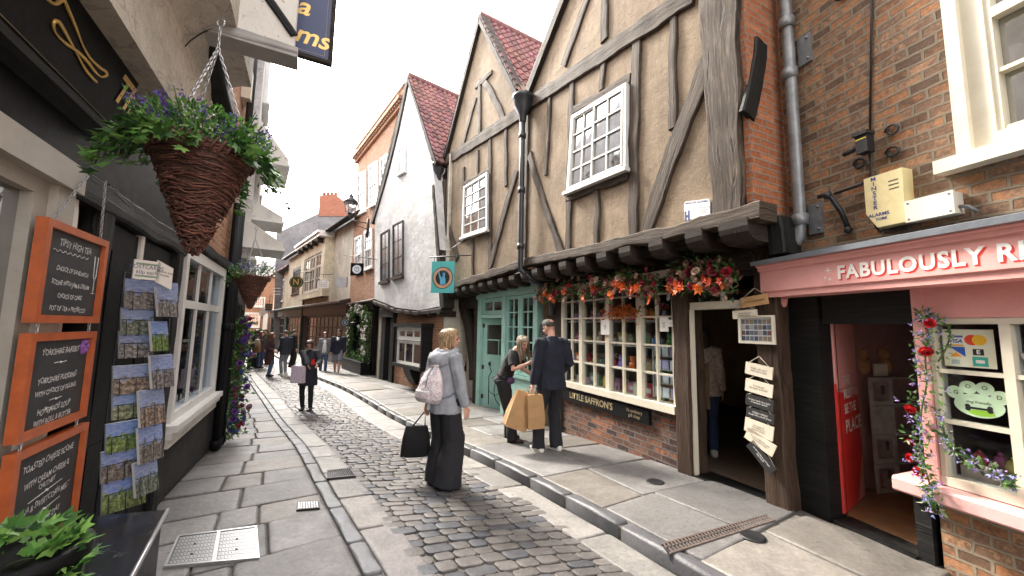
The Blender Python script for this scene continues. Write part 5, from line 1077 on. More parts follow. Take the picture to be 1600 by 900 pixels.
blob2(b, -.35, 1.215, .115, .075, -.0452); b.build('paw_pad', mint, pw_)
for (a, z) in ((-.245, 1.285), (-.31, 1.325), (-.385, 1.325), (-.45, 1.28)):
    b = MB(); blob2(b, a, z, .042, .042, -.0449); b.build('paw_toe', mint, pw_)
for (a, z, ch_) in ((-.25, 1.285, 'G'), (-.31, 1.33, 'O'), (-.385, 1.33, 'O'), (-.445, 1.28, 'D')): text(ch_, .035, M['black_letter'], PK.w(a, z, -.0436), PK.tx, UP, pw_)
text('PAW\nCAFE', .034, M['black_letter'], PK.w(-.35, 1.245, -.0436), PK.tx, UP, pw_) if False else None
b = MB(); b.box(PK, -.40, -.30, 1.19, 1.203, -.0446, -.0436); 
for a in (-.40, -.30):
    for z in (1.188, 1.206): blob2(b, a, z, .013, .013, -.0434)
b.build('bone_mark', M['black_letter'], pw_); b = MB(); blob2(b, -.36, 1.17, .06, .018, -.0438); b.build('grass_mark', cm('lime_mark', (.3, .6, .05)), pw_)
text('dog friendly', .024, M['black_letter'], PK.w(-.35, 1.235, -.0432), PK.tx, UP, pw_, shear=.2)
cp = thing('cup_decal', PK.w(-.62, 1.55, -.045), 'white cup and heart line decal on the second top pane of the pink shop window', 'sticker')
b = MB(); gw = cm('decal_white', (.45, .45, .45))
b.face([PK.w(-.62 + .07 * cos(t), 1.56 + .07 * sin(t), -.0445) for t in [pi + i * pi / 12 for i in range(13)]]); b.tube([PK.w(-.69 - .02 * sin(t), 1.53 + .02 * cos(t), -.0445) for t in [i * pi / 8 for i in range(9)]], .003, 4)
b.tube([PK.w(-.62 + .012 * sin(t * 2), 1.58 + t * .03, -.0445) for t in [i * .3 for i in range(9)]], .003, 4); b.build('cup_mark', gw, cp)
b = MB(); b.face([PK.w(-.62 - .001 * 16 * sin(t) ** 3 * 1.4, 1.53 + .0014 * (13 * cos(t) - 5 * cos(2 * t) - 2 * cos(3 * t) - cos(4 * t)), -.0436) for t in [i * pi / 12 for i in range(24)]]); b.build('heart_mark', M['black_letter'], cp)
text('cafe', .05, gw, PK.w(-.63, 1.455, -.0445), PK.tx, UP, cp, shear=.3)
# a low shelf of coloured eggs behind the glass
r = random.Random(3)
b = MB(); b.box(PK, -1.5, -.2, .70, .80, -.5, -.12); tag(b.build('display_shelf', M['interior'], None, PK.w(-.8, .7, -.3)), 'dark display shelf inside the pink shop window', 'shelf')
for k, c in enumerate([(.5, .05, .08), (.55, .12, .3), (.6, .5, .1), (.1, .3, .5), (.5, .25, .05), (.6, .1, .1)]):
    a = -.26 - k * .075; b = MB(); p = PK.w(a, .802, -.2 - .05 * (k % 2)); b.lathe(p, [(.0, 0), (.03, .003), (.042, .035), (.03, .075), (.0, .092)], 10); b.lathe(p, [(.012, .09), (.014, .1), (.0, .108)], 6)
    tag(b.build('bauble', mat('bauble_paint', c, .25, .1), None, p), ['deep red', 'purple', 'yellow', 'blue', 'orange', 'bright red'][k] + ' bauble on the shelf behind the lowest pane of the pink shop window', 'bauble', 'baubles in the pink shop window')
# ---------------------------------------------------------------- left side of the street: the tea rooms
LF = Frame(-3.17, 3.62, -4.27, 5.72, True)
L2 = Frame(-4.38, 6.05, -10.71, 15.49, True)
tea = thing('tea_room_building', LF.w(-1, LF.g(0)), 'black and white tea room building with a black fascia on the left', 'building')
mb = MB(); mb.wall(LF, -7, -2.12, -.1, .62, -.3, 0, []); mb.wall(LF, -7, -.05, 2.42, 3.1, -.3, .04, []); mb.wall(LF, -2.0, -.02, -.1, 2.42, -.25, -.03, []); mb.build('black_wall', M['black_paint'], tea)
mb = MB(); mb.wall(LF, -.02, 2.62, -.3, 2.5, -.3, -.002, [(.1, 1.9, .74, 2.36)]); mb.build('wall', plaster_mat('dark_render', (.055, .052, .05), (.025, .024, .022), amt=.6), tea)
mb = MB(); mb.wall(LF, -.9, 2.62, 2.5, 8.0, -.3, .0, [(.25, 1.15, 3.6, 5.4)]); mb.build('upper_wall', M['brick_georgian'], tea)
mb = MB(); mb.box(LF, -7, -.9, 3.0, 8.6, -.3, .3); mb.box(LF, -7, -6.95, -.1, 3, -6, -.3); mb.box(LF, -7, 2.62, 8.0, 8.1, -6, -.3); mb.box(LF, 2.58, 2.62, -.3, 8, -6, -.3); mb.build('upper_storey', M['pale_plaster'], tea)
# shop window at the left edge of the view
mb = MB(); mb.box(LF, -2.14, -1.99, .5, 2.30, -.06, .05); mb.box(LF, -5.2, -1.98, 2.29, 2.42, -.06, .075); mb.box(LF, -5.2, -2.14, .56, .66, -.06, .09); mb.box(LF, -2.24, -2.14, .66, 2.29, -.06, .02); mb.box(LF, -5.2, -2.24, 2.22, 2.29, -.06, .02); mb.box(LF, -2.9, -2.82, .66, 2.22, -.06, .015)
fw_ = mb.build('shop_window', mat('putty_painted_wood', (.40, .37, .32), .5, .08, 5, .15, 50, dirt=(.22, .19, .16), dirt_amt=.5), tea); part(fw_, 'cream framed shop window with dark glass at the left edge')
mb = MB(); mb.box(LF, -5.2, -2.24, .66, 2.22, -.03, -.024); mb.build('pane', M['pane'], fw_)
for a, m_ in ((-1.93, 'old_white'), (-1.0, 'old_white')):
    mb = MB(); mb.beam(LF, (a, -.1 if a < -1.5 else 1.9), (a, 2.45), .07 if a < -1.5 else .05, -.06, .03, 0, .008); mb.build('post', M[m_], tea)
for a in (-1.62, -.16):
    mb = MB(); mb.beam(LF, (a, -.1), (a, 2.45), .16, -.06, .05, 0, .01); mb.build('post', M['black_timber'], tea)
mb = MB(); mb.beam(LF, (-1.99, 2.36), (-.05, 2.36), .16, -.06, .06, 0, .01); mb.build('door_lintel', M['black_timber'], tea)
mb = MB(); mb.box(LF, -1.5, -.3, 0, 2.26, -.02, .005); 
for z0, z1 in ((.2, .9), (1.0, 2.1)):
    for a in (-1.42, -.86): mb.box(LF, a, a + .48, z0, z1, .005, .012)
mb.build('door', M['black_paint'], tea)
# fascia board leaning out, gold script
lo_, hi_ = (.10, 2.66), (.2, 3.06)
mb = MB(); profile(mb, LF, [(.0, 2.6), (lo_[0], lo_[1]), (hi_[0], hi_[1]), (.05, 3.06)], -7, -1.86); fas = mb.build('fascia', M['black_paint'], tea)
mb = MB(); profile(mb, LF, [(lo_[0] + .001, lo_[1] - .03), (lo_[0] + .03, lo_[1] - .02), (lo_[0] + .035, lo_[1] + .012), (lo_[0] + .004, lo_[1] + .014)], -7, -1.85); profile(mb, LF, [(hi_[0], hi_[1] - .01), (hi_[0] + .03, hi_[1] - .01), (hi_[0] + .04, hi_[1] + .04), (hi_[0], hi_[1] + .04)], -7, -1.85); mb.build('fascia_moulding', M['black_timber'], tea)
tilt = (LF.n * (hi_[0] - lo_[0]) + V((0, 0, hi_[1] - lo_[1]))).normalized(); fn = LF.u.cross(tilt)
fn = fn if fn.dot(LF.n) > 0 else -fn
def fpt(s, t): return LF.w(s, lo_[1] + (hi_[1] - lo_[1]) * t, lo_[0] + (hi_[0] - lo_[0]) * t) + fn * .004
def onf(px, py):      # pixel -> (s, t) on the leaning fascia
    r = ray(px, py); p0 = fpt(0, 0); n_ = fn; t = (p0 - V((0, 0, EYE))).dot(n_) / r.dot(n_); p = V((0, 0, EYE)) + r * t - p0; return (p.dot(LF.u), p.dot(tilt) / (V((hi_[0] - lo_[0], hi_[1] - lo_[1], 0)).length))
scr = MB(); path = [(68, -6), (85, 6), (98, 0), (105, 12), (118, 42), (128, 68), (140, 90), (155, 105), (165, 112), (166, 118), (158, 120), (148, 112), (136, 96), (120, 80), (100, 66), (86, 50), (84, 36), (90, 33), (98, 44), (108, 62), (120, 84), (134, 110), (150, 128)]
pp = [fpt(*onf(*p)) for p in path]
def smooth_path(P, n=4):
    out = []
    for i in range(len(P) - 1):
        p0, p1, p2, p3 = P[max(i - 1, 0)], P[i], P[i + 1], P[min(i + 2, len(P) - 1)]
        for k in range(n):
            t = k / n; out.append(.5 * ((2 * p1) + (p2 - p0) * t + (2 * p0 - 5 * p1 + 4 * p2 - p3) * t * t + (3 * p1 - p0 - 3 * p2 + p3) * t ** 3))
    return out + [P[-1]]
pp = smooth_path(pp); ln = len(pp); scr.tube(pp, [.004 + .004 * abs(sin(k / ln * 14)) for k in range(ln)], 6); scr.build('gold_flourish', M['gold'], fas)
s_, t_ = onf(203, 158)
text('The', .2, M['gold'], fpt(s_, t_), LF.u, tilt, fas, align='CENTER', offset=.006, shear=.1)
b = MB(); a_, b_ = onf(0, 24), onf(150, 190); b.tube([fpt(-4.5, .12), fpt(-1.92, .12)], .003, 4); b.build('gold_line', M['dull_gold'], fas)
# plaster cove up to the jetty
mb = MB(); n = 9; rows = []
for k in range(n):
    f = k / (n - 1); d = .2 + .36 * (1 - cos(f * pi / 2)); z = 3.06 + .62 * sin(f * pi / 2); rows.append([LF.w(a, z, d) for a in (-7, -5, -3.4, -2.2, -1.2, -.86)])
mb.grid(rows); rows = [[LF.w(a, 3.68, .56) for a in (-7, -.86)], [LF.w(a, 8.6, .56) for a in (-7, -.86)]]; mb.grid(rows); mb.box(LF, -7, -.86, 3.07, 8.6, .0, .21); mb.build('plaster_cove', plaster_mat('cream_cove', (.56, .53, .47), (.3, .26, .2), amt=.5), tea)
for a in (-2.35, -1.62):
    mb = MB(); rows = [[LF.w(a + w_, 3.06 + .62 * sin(k / 8 * pi / 2) - .006, .2 + .36 * (1 - cos(k / 8 * pi / 2)) + .02) for w_ in (-.008, .008)] for k in range(9)]; mb.grid(rows); mb.build('cove_strip', M['dark_timber'], tea)
# white boarded oriel end overhead
cB, cL = LF.q(458, 84, .9), LF.q(330, 14, .42)
sB = cB[0]; zB = cB[1]
mb = MB(); mb.box(LF, sB, sB + .13, zB, zB + 2.2, .2, .9); ori = mb.build('oriel', M['old_white'], tea)
SE = Frame(0, 0, 1, 0); p = LF.w(sB - .001, 0, 0); SE.o = V((p.x, p.y, 0)); SE.u = LF.n.copy(); SE.n = -LF.u
mb = MB(); mb.beam(SE, (.9, zB + .14), (.5, zB + .62), .05, -.01, .02, 0, .004); mb.build('cover_strip', M['black_timber'], ori)
mb = MB(); mb.beam(SE, (.2, zB + .02), (.93, zB + .02), .07, -.01, .025, 0, .006); mb.box(LF, sB - .02, sB + .15, zB - .03, zB - .003, .2, .93); mb.build('bottom_rail', mat('grey_soffit_paint', (.32, .31, .30), .6, .15), ori)
mb = MB(); a_, b_ = LF.q(337, 60, .42), LF.q(374, 215, .42); mb.beam(LF, a_, b_, .09, .3, .42, 0, .01); mb.build('brace', M['black_timber'], tea)
# first floor window, alarm box, gutter on the brick part beyond
window_px(LF, [(.3, 5.3), (1.1, 5.3), (1.1, 3.7), (.3, 3.7)], .072, 2, 3, parent=tea, mats=('white_wood', 'pane'), fw=.08)
alm = thing('alarm_box', LF.w(1.5, 4.6), 'cream alarm box with slotted cover high on the brick above the white hoods', 'alarm box'); qa = LF.q(388, 140, .06)
mb = MB(); mb.poly(LF, [(qa[0] - .16, qa[1] - .22), (qa[0] + .16, qa[1] - .22), (qa[0] + .16, qa[1] + .14), (qa[0] - .16, qa[1] + .24)], 0, .12); mb.build('case', M['cream_wood'], alm)
mb = MB()
for k in range(3): mb.box(LF, qa[0] - .02, qa[0] + .1, qa[1] + .02 + k * .04, qa[1] + .032 + k * .04, .119, .122)
mb.build('vent_slots', M['black_letter'], alm)
pipe_thing('drainpipe', 'blue grey drainpipe high on the left brick wall under the eaves', [LF.w(2.25, 7.7, .12), LF.w(2.25, 6, .1), LF.w(2.25, 4.6, .1)], .05, None, 'dark_pipe')
mb = MB(); profile(mb, LF, [(-.3, 8.0), (.3, 7.75), (.34, 7.75), (.34, 7.86), (-.3, 8.2)], -.9, 2.7); mb.build('eaves', M['lead_sheet'], tea)
# white small paned window
wl_ = [(.1, 2.34), (1.88, 2.34), (1.88, .74), (.1, .74)]
mb = MB(); mb.box(LF, .03, .12, .72, 2.40, -.08, .05); mb.box(LF, 1.84, 1.95, .72, 2.40, -.08, .05); mb.box(LF, .12, 1.84, 2.29, 2.40, -.08, .05); mb.box(LF, .12, 1.84, 1.80, 1.88, .006, .03); mb.box(LF, .12, 1.84, .72, .80, -.08, .05)
for a in (.68, 1.26): mb.box(LF, a - .03, a + .03, .80, 1.80, .006, .024); mb.box(LF, a - .03, a + .03, 1.88, 2.29, .006, .024)
ww = mb.build('white_window', M['white_wood'], tea)
mb = MB(); mb.box(LF, .12, 1.84, .80, 2.29, .002, .006); mb.build('pane', M['tea_glass'], ww)
mb = MB(); mb.box(LF, -.08, 2.0, .66, .72, -.08, .13); mb.box(LF, -.1, 2.02, .60, .66, -.05, .10); mb.build('sill', M['white_wood'], ww)
mb = MB(); mb.box(LF, -.06, 1.98, .515, .60, .0, .07); mb.build('apron', M['old_white'], tea)
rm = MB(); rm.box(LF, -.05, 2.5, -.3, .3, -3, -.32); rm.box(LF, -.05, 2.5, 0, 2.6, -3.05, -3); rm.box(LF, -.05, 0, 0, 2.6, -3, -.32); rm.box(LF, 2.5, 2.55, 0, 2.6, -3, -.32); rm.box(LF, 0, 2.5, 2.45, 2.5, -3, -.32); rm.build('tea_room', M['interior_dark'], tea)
mb = MB(); mb.beam(LF, (-.1, 2.47), (2.6, 2.47), .12, -.05, .08, 0, .01); mb.build('head_beam', M['black_timber'], tea)
for a, r_ in ((2.06, .05), (2.24, .045), (2.45, .05)):
    pipe_thing('drainpipe', {2.06: 'black drainpipe nearest the white tea room window', 2.24: 'middle one of three black drainpipes beside the white tea room window', 2.45: 'black drainpipe behind the trailing flowers past the white window'}[a], [LF.w(a, 3.4, .09), LF.w(a, 1.5, .09), LF.w(a, LF.g(a) + .02, .09)], r_, None, 'black_paint', [LF.w(a, 1.6, .09), LF.w(a, LF.g(a) + .1, .09)])
# hanging sign
ts = thing('hanging_sign', LF.w(-1.3, 4.3, .8), 'navy hanging sign with gold script above the tea rooms', 'sign')
q0 = LF.q(519, 104, 1.165); sS = q0[0]; zS = q0[1]; SG = Frame(0, 0, 1, 0); p = LF.w(sS, 0, 0); SG.o = V((p.x, p.y, 0)); SG.u = LF.n.copy(); SG.n = -LF.u; SG.tx = SG.u
mb = MB(); mb.box(SG, .42, 1.13, zS + .035, zS + 1.2, -.012, .012); mb.build('panel', mat('navy_sign_paint', (.035, .05, .13), .4, .08), ts)
mb = MB()
for bx in ((.385, 1.165, zS, zS + .035), (.385, 1.165, zS + 1.2, zS + 1.235), (.385, .42, zS + .035, zS + 1.2), (1.13, 1.165, zS + .035, zS + 1.2)): mb.box(SG, *bx, -.022, .022)
mb.build('frame', M['dark_timber'], ts)
mb = MB()
for bx in ((.45, 1.10, zS + .062, zS + .066), (1.097, 1.10, zS + .066, zS + 1.17)): mb.box(SG, *bx, .0122, .0135)
mb.build('gold_line', M['dull_gold'], ts)
for tx_, z, a in (('Rooms', .20, .79), ('Tea', .46, .78), ('s', .70, 1.0)): text(tx_, .235, M['gold'], SG.w(a, zS + z, .014), SG.u, UP, ts, shear=.3, offset=.004)
# ---------- the next house on the left, with white hoods
nx = thing('shop_house', L2.w(4, L2.g(4)), 'dark fronted shop house beyond the tea rooms with stacked white hoods', 'house')
mb = MB(); mb.wall(L2, .05, 10.5, -.5, 2.7, -.3, .0, [(.9, 2.6, .5, 2.1), (4.2, 6.6, .5, 2.1)]); mb.build('wall', M['black_timber'], nx)
mb = MB(); mb.wall(L2, .0, 10.5, 2.7, 9.0, -.3, .12, []); mb.build('upper_wall', M['white_plaster'], nx)
mb = MB(); mb.box(L2, 0, 10.5, 8.9, 9, -6, -.3); mb.box(L2, .0, .05, -.4, 9, -6, -.3); mb.box(L2, 10.45, 10.5, -.4, 9, -6, -.3); mb.build('side_wall', M['pale_plaster'], nx)
for x in ((.9, 2.6), (4.2, 6.6)): window_px(L2, [(x[0], 2.1), (x[1], 2.1), (x[1], .5), (x[0], .5)], .03, 3, 3, parent=nx, mats=('black_timber', 'pane'))
for x in (1.2, 3.4, 5.6, 7.8):
    for z in (3.2, 6.0): window_px(L2, [(x, z + 1.5), (x + 1, z + 1.5), (x + 1, z), (x, z)], .192, 2, 4, parent=nx)
for (k, (px, py), d, thk, rise, s1, lb) in ((0, (437, 402), .6, .1, .30, 2.2, 'lowest white painted shop hood above the far hanging basket'), (1, (437, 362), .6, .1, .25, 1.7, 'middle white painted shop hood with sloping top on the left wall'), (2, (443, 292), .6, .11, .62, 2.6, 'highest and largest white sloping hood on the left wall')):
    q_ = L2.q(px, py, d); z = q_[1]; s_ = q_[0]
    hd = thing('shop_hood', L2.w(s_ - .1, z), lb, 'shop hood', 'white hoods on the left wall'); mb = MB()
    profile(mb, L2, [(.0, z), (d, z), (d, z + thk), (.12, z + thk + rise), (.0, z + thk + rise)], s_ - .9 - .4 * (k == 2), s_ + .0); mb.build('hood', M['old_white'], hd)
    mb = MB(); profile(mb, L2, [(.0, z - .03), (d + .03, z - .03), (d + .03, z + .02), (.0, z + .02)], s_ - .93 - .4 * (k == 2), s_ + .03); mb.build('moulding', M['white_wood'], hd)
# further left houses to the bend
f2 = thing('left_terrace_house', L2.w(16, -.4), 'plain brick terrace house at the far end of the left side', 'house')
L3 = Frame(*L2.w(10.5, 0).xy, *L2.w(30, 0, -1.2).xy, True)
mb = MB(); mb.box(L3, 0, 22, -.5, 8, -6, 0); mb.build('wall', M['brick_georgian'], f2)
for x in (1, 4, 7, 10): window_px(L3, [(x, 5), (x + 1, 5), (x + 1, 3.4), (x, 3.4)], .072, 2, 4, parent=f2)
# ---------- slate menu boards
mfr = mat('orange_stained_wood', (.46, .105, .028), .38, .22, 12, .12, 60, dirt=(.3, .07, .02)); slate = mat('chalkboard', (.028, .03, .033), .55, .35, 4, 0, dirt=(.055, .057, .06), dirt_amt=.5)
boards = [((-2.26, -1.68, 1.645, 2.11), 'top orange framed chalkboard listing a high tea', [('Tipsy High Tea', .052, .145), ('Choice of Sandwich', .034, .02), ('Scone with jam & cream', .034, -.045), ('Choice of cake', .034, -.105), ('Pot of tea + Prosecco', .034, -.165)], 0),
          ((-2.26, -1.69, 1.14, 1.60), 'middle orange framed chalkboard listing rarebit and soup with a purple flower', [('Yorkshire Rarebit', .043, .14), ('Yorkshire Pudding', .041, .01), ('with choice of filling', .036, -.045), ('Homemade Soup', .041, -.13), ('with roll & butter', .038, -.18)], 1),
          ((-2.25, -1.65, .60, 1.10), 'lowest orange framed chalkboard listing toasted cheese scone above the leafy plant', [('Toasted Cheese Scone', .044, .15), ('with cream cheese &', .042, .075), ('chutney', .036, .035), ('Tuna & Sweetcorn Melt', .042, -.04), ('Cake of the day', .042, -.13), ('£2.95', .04, -.19)], 2)]
for (a0, a1, z0, z1), lb, lines_, k in boards:
    t = thing('menu_board', LF.w(a0, z0, .06), lb, 'chalkboard', 'menu boards hanging by the tea room door'); D = .085; e = .036
    mb = MB(); mb.box(LF, a0, a1, z0, z0 + e, D - .04, D); mb.box(LF, a0, a1, z1 - e, z1, D - .04, D); mb.box(LF, a0, a0 + e, z0 + e, z1 - e, D - .04, D); mb.box(LF, a1 - e, a1, z0 + e, z1 - e, D - .04, D); mb.build('frame', mfr, t)
    mb = MB(); mb.box(LF, a0 + e, a1 - e, z0 + e, z1 - e, D - .035, D - .018); mb.build('slate', slate, t)
    for q_ in lines_: text(q_[0].upper(), q_[1] * .92, M['chalk'], LF.w((a0 + a1) / 2, (z0 + z1) / 2 + q_[2], D - .0165), (LF.u + V((0, 0, .02 * (1 if k else -1)))).normalized(), UP, t, jitter=.25, shear=.12, sx=.86, offset=.0004)
    mb = MB(); zc = (z0 + z1) / 2
    if k == 0:
        mb.tube([LF.w(a0 + .1 + i * .009, zc + .105 + .006 * sin(i * 1.3), D - .0165) for i in range(36)], .0018, 4); ac = a1 - .075
        mb.tube([LF.w(ac - .018, zc + .13, D - .0165), LF.w(ac - .014, zc + .02, D - .0165), LF.w(ac, zc, D - .0165), LF.w(ac, zc - .07, D - .0165)], .0025, 4); mb.tube([LF.w(ac + .018, zc + .13, D - .0165), LF.w(ac + .014, zc + .02, D - .0165), LF.w(ac, zc, D - .0165)], .0025, 4); mb.tube([LF.w(ac - .02, zc - .072, D - .0165), LF.w(ac + .02, zc - .072, D - .0165)], .002, 4)
    elif k == 1:
        for zz in (.085, -.088): mb.tube([LF.w((a0 + a1) / 2 - .05, zc + zz, D - .0165), LF.w((a0 + a1) / 2 - .015, zc + zz + .003, D - .0165)], .002, 4); mb.tube([LF.w((a0 + a1) / 2 + .015, zc + zz, D - .0165), LF.w((a0 + a1) / 2 + .05, zc + zz + .003, D - .0165)], .002, 4); mb.ball(LF.w((a0 + a1) / 2, zc + zz, D - .0165), .006, n=6)
    else:
        for zz in (.0, -.085): mb.tube([LF.w((a0 + a1) / 2 - .13, zc + zz - .01, D - .0165), LF.w((a0 + a1) / 2 + .13, zc + zz + .01, D - .0165)], .002, 4); mb.ball(LF.w((a0 + a1) / 2, zc + zz + .002, D - .015), .007, n=6)
    mb.build('chalk_mark', M['chalk'], t)
    if k == 1:
        mb = MB()
        for i in range(6):
            c = LF.w(a1 - .085 + .022 * cos(i * pi / 3), zc + .15 + .026 * sin(i * pi / 3), D - .0165); mb.ball(c, .016, n=6, sz=1.2)
        mb.build('purple_flower', mat('purple_chalk', (.22, .09, .3), .9), t)
def chain(mb, p, q, link=.03, r=.0035, sag=0, w=.012):
    p, q = V(p), V(q); L = (q - p).length; n = max(2, int(L / (link * .78))); t = (q - p).normalized(); ref = V((0, 0, 1)) if abs(t.z) < .9 else V((1, 0, 0)); x = t.cross(ref).normalized(); y = t.cross(x)
    for k in range(n):
        c = p.lerp(q, (k + .5) / n) + V((0, 0, -sag * sin(pi * (k + .5) / n))); s = x if k % 2 else y
        pts = [c + t * (link / 2 * cos(a)) + s * (w / 2 * sin(a)) for a in [i * pi / 3 for i in range(7)]]; mb.tube(pts, r, 4, 0, None, False)
hc = thing('hanging_chain', LF.w(-2, 2.4, .08), 'steel chain hanging the three orange menu boards from the window head', 'chain')
for a, z in ((-2.2, 2.11), (-1.75, 2.11)): mb = MB(); chain(mb, LF.w(a, z, .07), LF.w(-1.9 + (a + 1.95) * .35, 2.42, .09)); mb.build('chain_length', M['steel'], hc)
for a, z0, z1 in ((-2.2, 1.60, 1.645), (-1.75, 1.60, 1.645), (-2.2, 1.10, 1.14), (-1.75, 1.10, 1.14)): mb = MB(); chain(mb, LF.w(a, z0, .07), LF.w(a, z1, .07)); mb.build('chain_length', M['steel'], hc)
# ---------- postcard rack on the black door
rk = thing('postcard_rack', LF.w(-1.2, .3, .1), 'tall black wire rack of postcards standing against the black door', 'rack')
RAo = LF.w(-1.38, 0, .12); RA = Frame(RAo.x, RAo.y, RAo.x + .40, RAo.y + .92, True); RB = Frame(RAo.x + .11, RAo.y + .27, RAo.x + .17, RAo.y + 1.27, True); RW = Frame(*LF.w(-1.45, 0, .06).xy, *LF.w(-.62, 0, .12).xy, True)
cards = []          # (px centre, py centre, w px, h px, tall?, picture)
cl_ = [(237, 461, 76, 42), (215, 502, 46, 38), (213, 538, 48, 38), (210, 592, 60, 40), (206, 632, 54, 36), (196, 681, 54, 40), (192, 724, 60, 42), (194, 768, 60, 48)]
cr_ = [(262, 472, 32, 46), (250, 525, 26, 46), (254, 580, 34, 50), (238, 636, 38, 54), (236, 692, 36, 54), (229, 745, 34, 50)]
wire = MB()
names = ['street view', 'riverside', 'old street', 'timbered house', 'city wall', 'meadow and tower', 'church roof', 'cathedral tower']
tones = [((.30, .27, .26), (.45, .48, .6)), ((.22, .25, .2), (.5, .55, .62)), ((.3, .28, .27), (.42, .45, .55)), ((.34, .26, .2), (.5, .53, .6)), ((.3, .33, .2), (.45, .55, .7)), ((.22, .32, .1), (.35, .5, .75)), ((.26, .23, .2), (.4, .48, .68)), ((.25, .34, .12), (.38, .5, .78))]
def card_mat(nm, lo, sky_, seed):
    m, nt, b, out = newmat(nm); k = N(nt); uv = k.uv(); sp = k.n('ShaderNodeSeparateXYZ'); k.link(uv, sp.inputs[0])
    n_ = k.noise(k.mapping(uv, (3, 3, 1), (0, 0, 0), (seed * 3.7, seed, 0)), 2.2, 6, .65)
    edge = k.math('ADD', sp.outputs[1], k.math('MULTIPLY', k.math('SUBTRACT', n_, .5), 1.1)); f = k.ramp(edge, [(.5, 0.), (.58, 1.)])
    bld = k.ramp(k.noise(k.mapping(uv, (5, 4, 1), (0, 0, 0), (seed, 0, 0)), 2, 6, .75), [(.35, clampc([q * .12 for q in lo])), (.5, clampc([q * .45 for q in lo])), (.65, clampc([q * 1.3 for q in lo]))])
    skc = k.ramp(k.noise(k.mapping(uv, (2, 4, 1)), 3, 4), [(.4, (sky_[0] * .35, sky_[1] * .42, sky_[2] * .62)), (.75, (.34, .38, .50))]); k.link(k.mix(f, bld, skc), b.inputs['Base Color']); b.inputs['Roughness'].default_value = .25; return m
white_edge = mat('card_edge', (.62, .62, .62), .6, .05)
def postcard(k, px, py, wpx, hpx, d, lb, tones_, seed, RA, name='postcard_stack', cat='postcards', rot=0, thick=.018, lean=.02):
    a0, z1 = RA.q(px - wpx / 2, py - hpx / 2, d); a1, z0 = RA.q(px + wpx / 2, py + hpx / 2, d)
    zc = (z0 + z1) / 2; a0c, _ = RA.q(px - wpx / 2, py, d); a1c, _ = RA.q(px + wpx / 2, py, d); _, zt = RA.q(px, py - hpx / 2, d); _, zb_ = RA.q(px, py + hpx / 2, d)
    mb = MB(); P_ = [RA.w(a0c, zb_, d + lean), RA.w(a1c, zb_, d + lean), RA.w(a1c, zt, d - lean), RA.w(a0c, zt, d - lean)]; B_ = [p - RA.n * thick for p in P_]
    mb.face(P_, [(0, 0), (1, 0), (1, 1), (0, 1)], 0); mb.face(list(reversed(B_)), None, 1)
    for i in range(4): j = (i + 1) % 4; mb.face([P_[j], P_[i], B_[i], B_[j]], None, 1)
    o = mb.build(name, [card_mat('card_picture', tones_[0], tones_[1], seed), white_edge], None, RA.w(a0c, zb_, d)); tag(o, lb, cat, 'postcards in the wire rack')
    h = (zt - zb_) * .55
    for aa in (a0c + (a1c - a0c) * .12, a0c + (a1c - a0c) * .5, a0c + (a1c - a0c) * .88): wire.tube([RA.w(aa, zb_ - .004, d - lean - .03), RA.w(aa, zb_ - .006, d + lean + .008), RA.w(aa, zb_ + h, d + lean * .1 + .01)], .002, 4)
    wire.tube([RA.w(a0c, zb_ + h, d + .012), RA.w(a1c, zb_ + h, d + .012)], .002, 4); return o
ordn = ['top', 'second', 'third', 'fourth', 'fifth', 'sixth', 'seventh', 'bottom']
for k, c in enumerate(cl_): postcard(k, c[0], c[1], c[2] * 1.1, c[3] * 1.08, .0, f'{ordn[k]} postcard stack in the wide left column of the rack', tones[k], k, RA)
for k, c in enumerate(cr_): postcard(k, *c, .02, f'{["top", "second", "third", "fourth", "fifth", "bottom"][k]} upright postcard stack in the narrow right column of the rack', tones[(k * 3 + 2) % 8], k + 11, RB)
zb0, zt0 = .35, 1.98
for a in (.1, .5, .88): wire.tube([RW.w(a, zb0 - .34, -.01), RW.w(a, zt0, -.01)], .006, 5)
for z in (.45, 1.0, 1.5, 1.97): wire.tube([RW.w(.1, z, -.01), RW.w(.88, z, -.01)], .005, 5)
wire.build('wire_frame', M['dark_metal'], rk)
for k, (px, py, wp, hp, lb) in enumerate(((229, 422, 42, 30, 'white and green printed price card at the top of the postcard rack'), (257, 428, 26, 34, 'small white notice tilted at the top right of the postcard rack'))):
    a0c, _ = RA.q(px - wp / 2, py, .07); a1c, _ = RA.q(px + wp / 2, py, .07); _, zt = RA.q(px, py - hp / 2, .07); _, zb_ = RA.q(px, py + hp / 2, .07)
    t = thing('price_card', RA.w(a0c, zb_, .07), lb, 'notice'); mb = MB(); sk = -.05 * k; mb.poly(RA, [(a0c, zb_ - sk * .3), (a1c, zb_ + sk * .6), (a1c, zt + sk * .6), (a0c, zt - sk * .3)], .06, .072); mb.build('card', M['white_paint'], t)
    if k == 0:
        mb = MB(); mb.box(RA, a0c + .01, a1c - .01, zt - .03, zt - .018, .0722, .0732); mb.box(RA, a0c + .01, a1c - .01, zb_ + .015, zb_ + .027, .0722, .0732); mb.build('green_band', mat('sage_band', (.25, .36, .28), .6), t)
        text('POSTCARDS\n60p each', .034, M['navy'], RA.w((a0c + a1c) / 2, (zb_ + zt) / 2, .0732), RA.u, UP, t, sx=.9)
    else: text('please pay\ninside', .022, M['black_letter'], RA.w((a0c + a1c) / 2, (zb_ + zt) / 2, .0732), (RA.u + V((0, 0, -.15))).normalized(), UP, t)
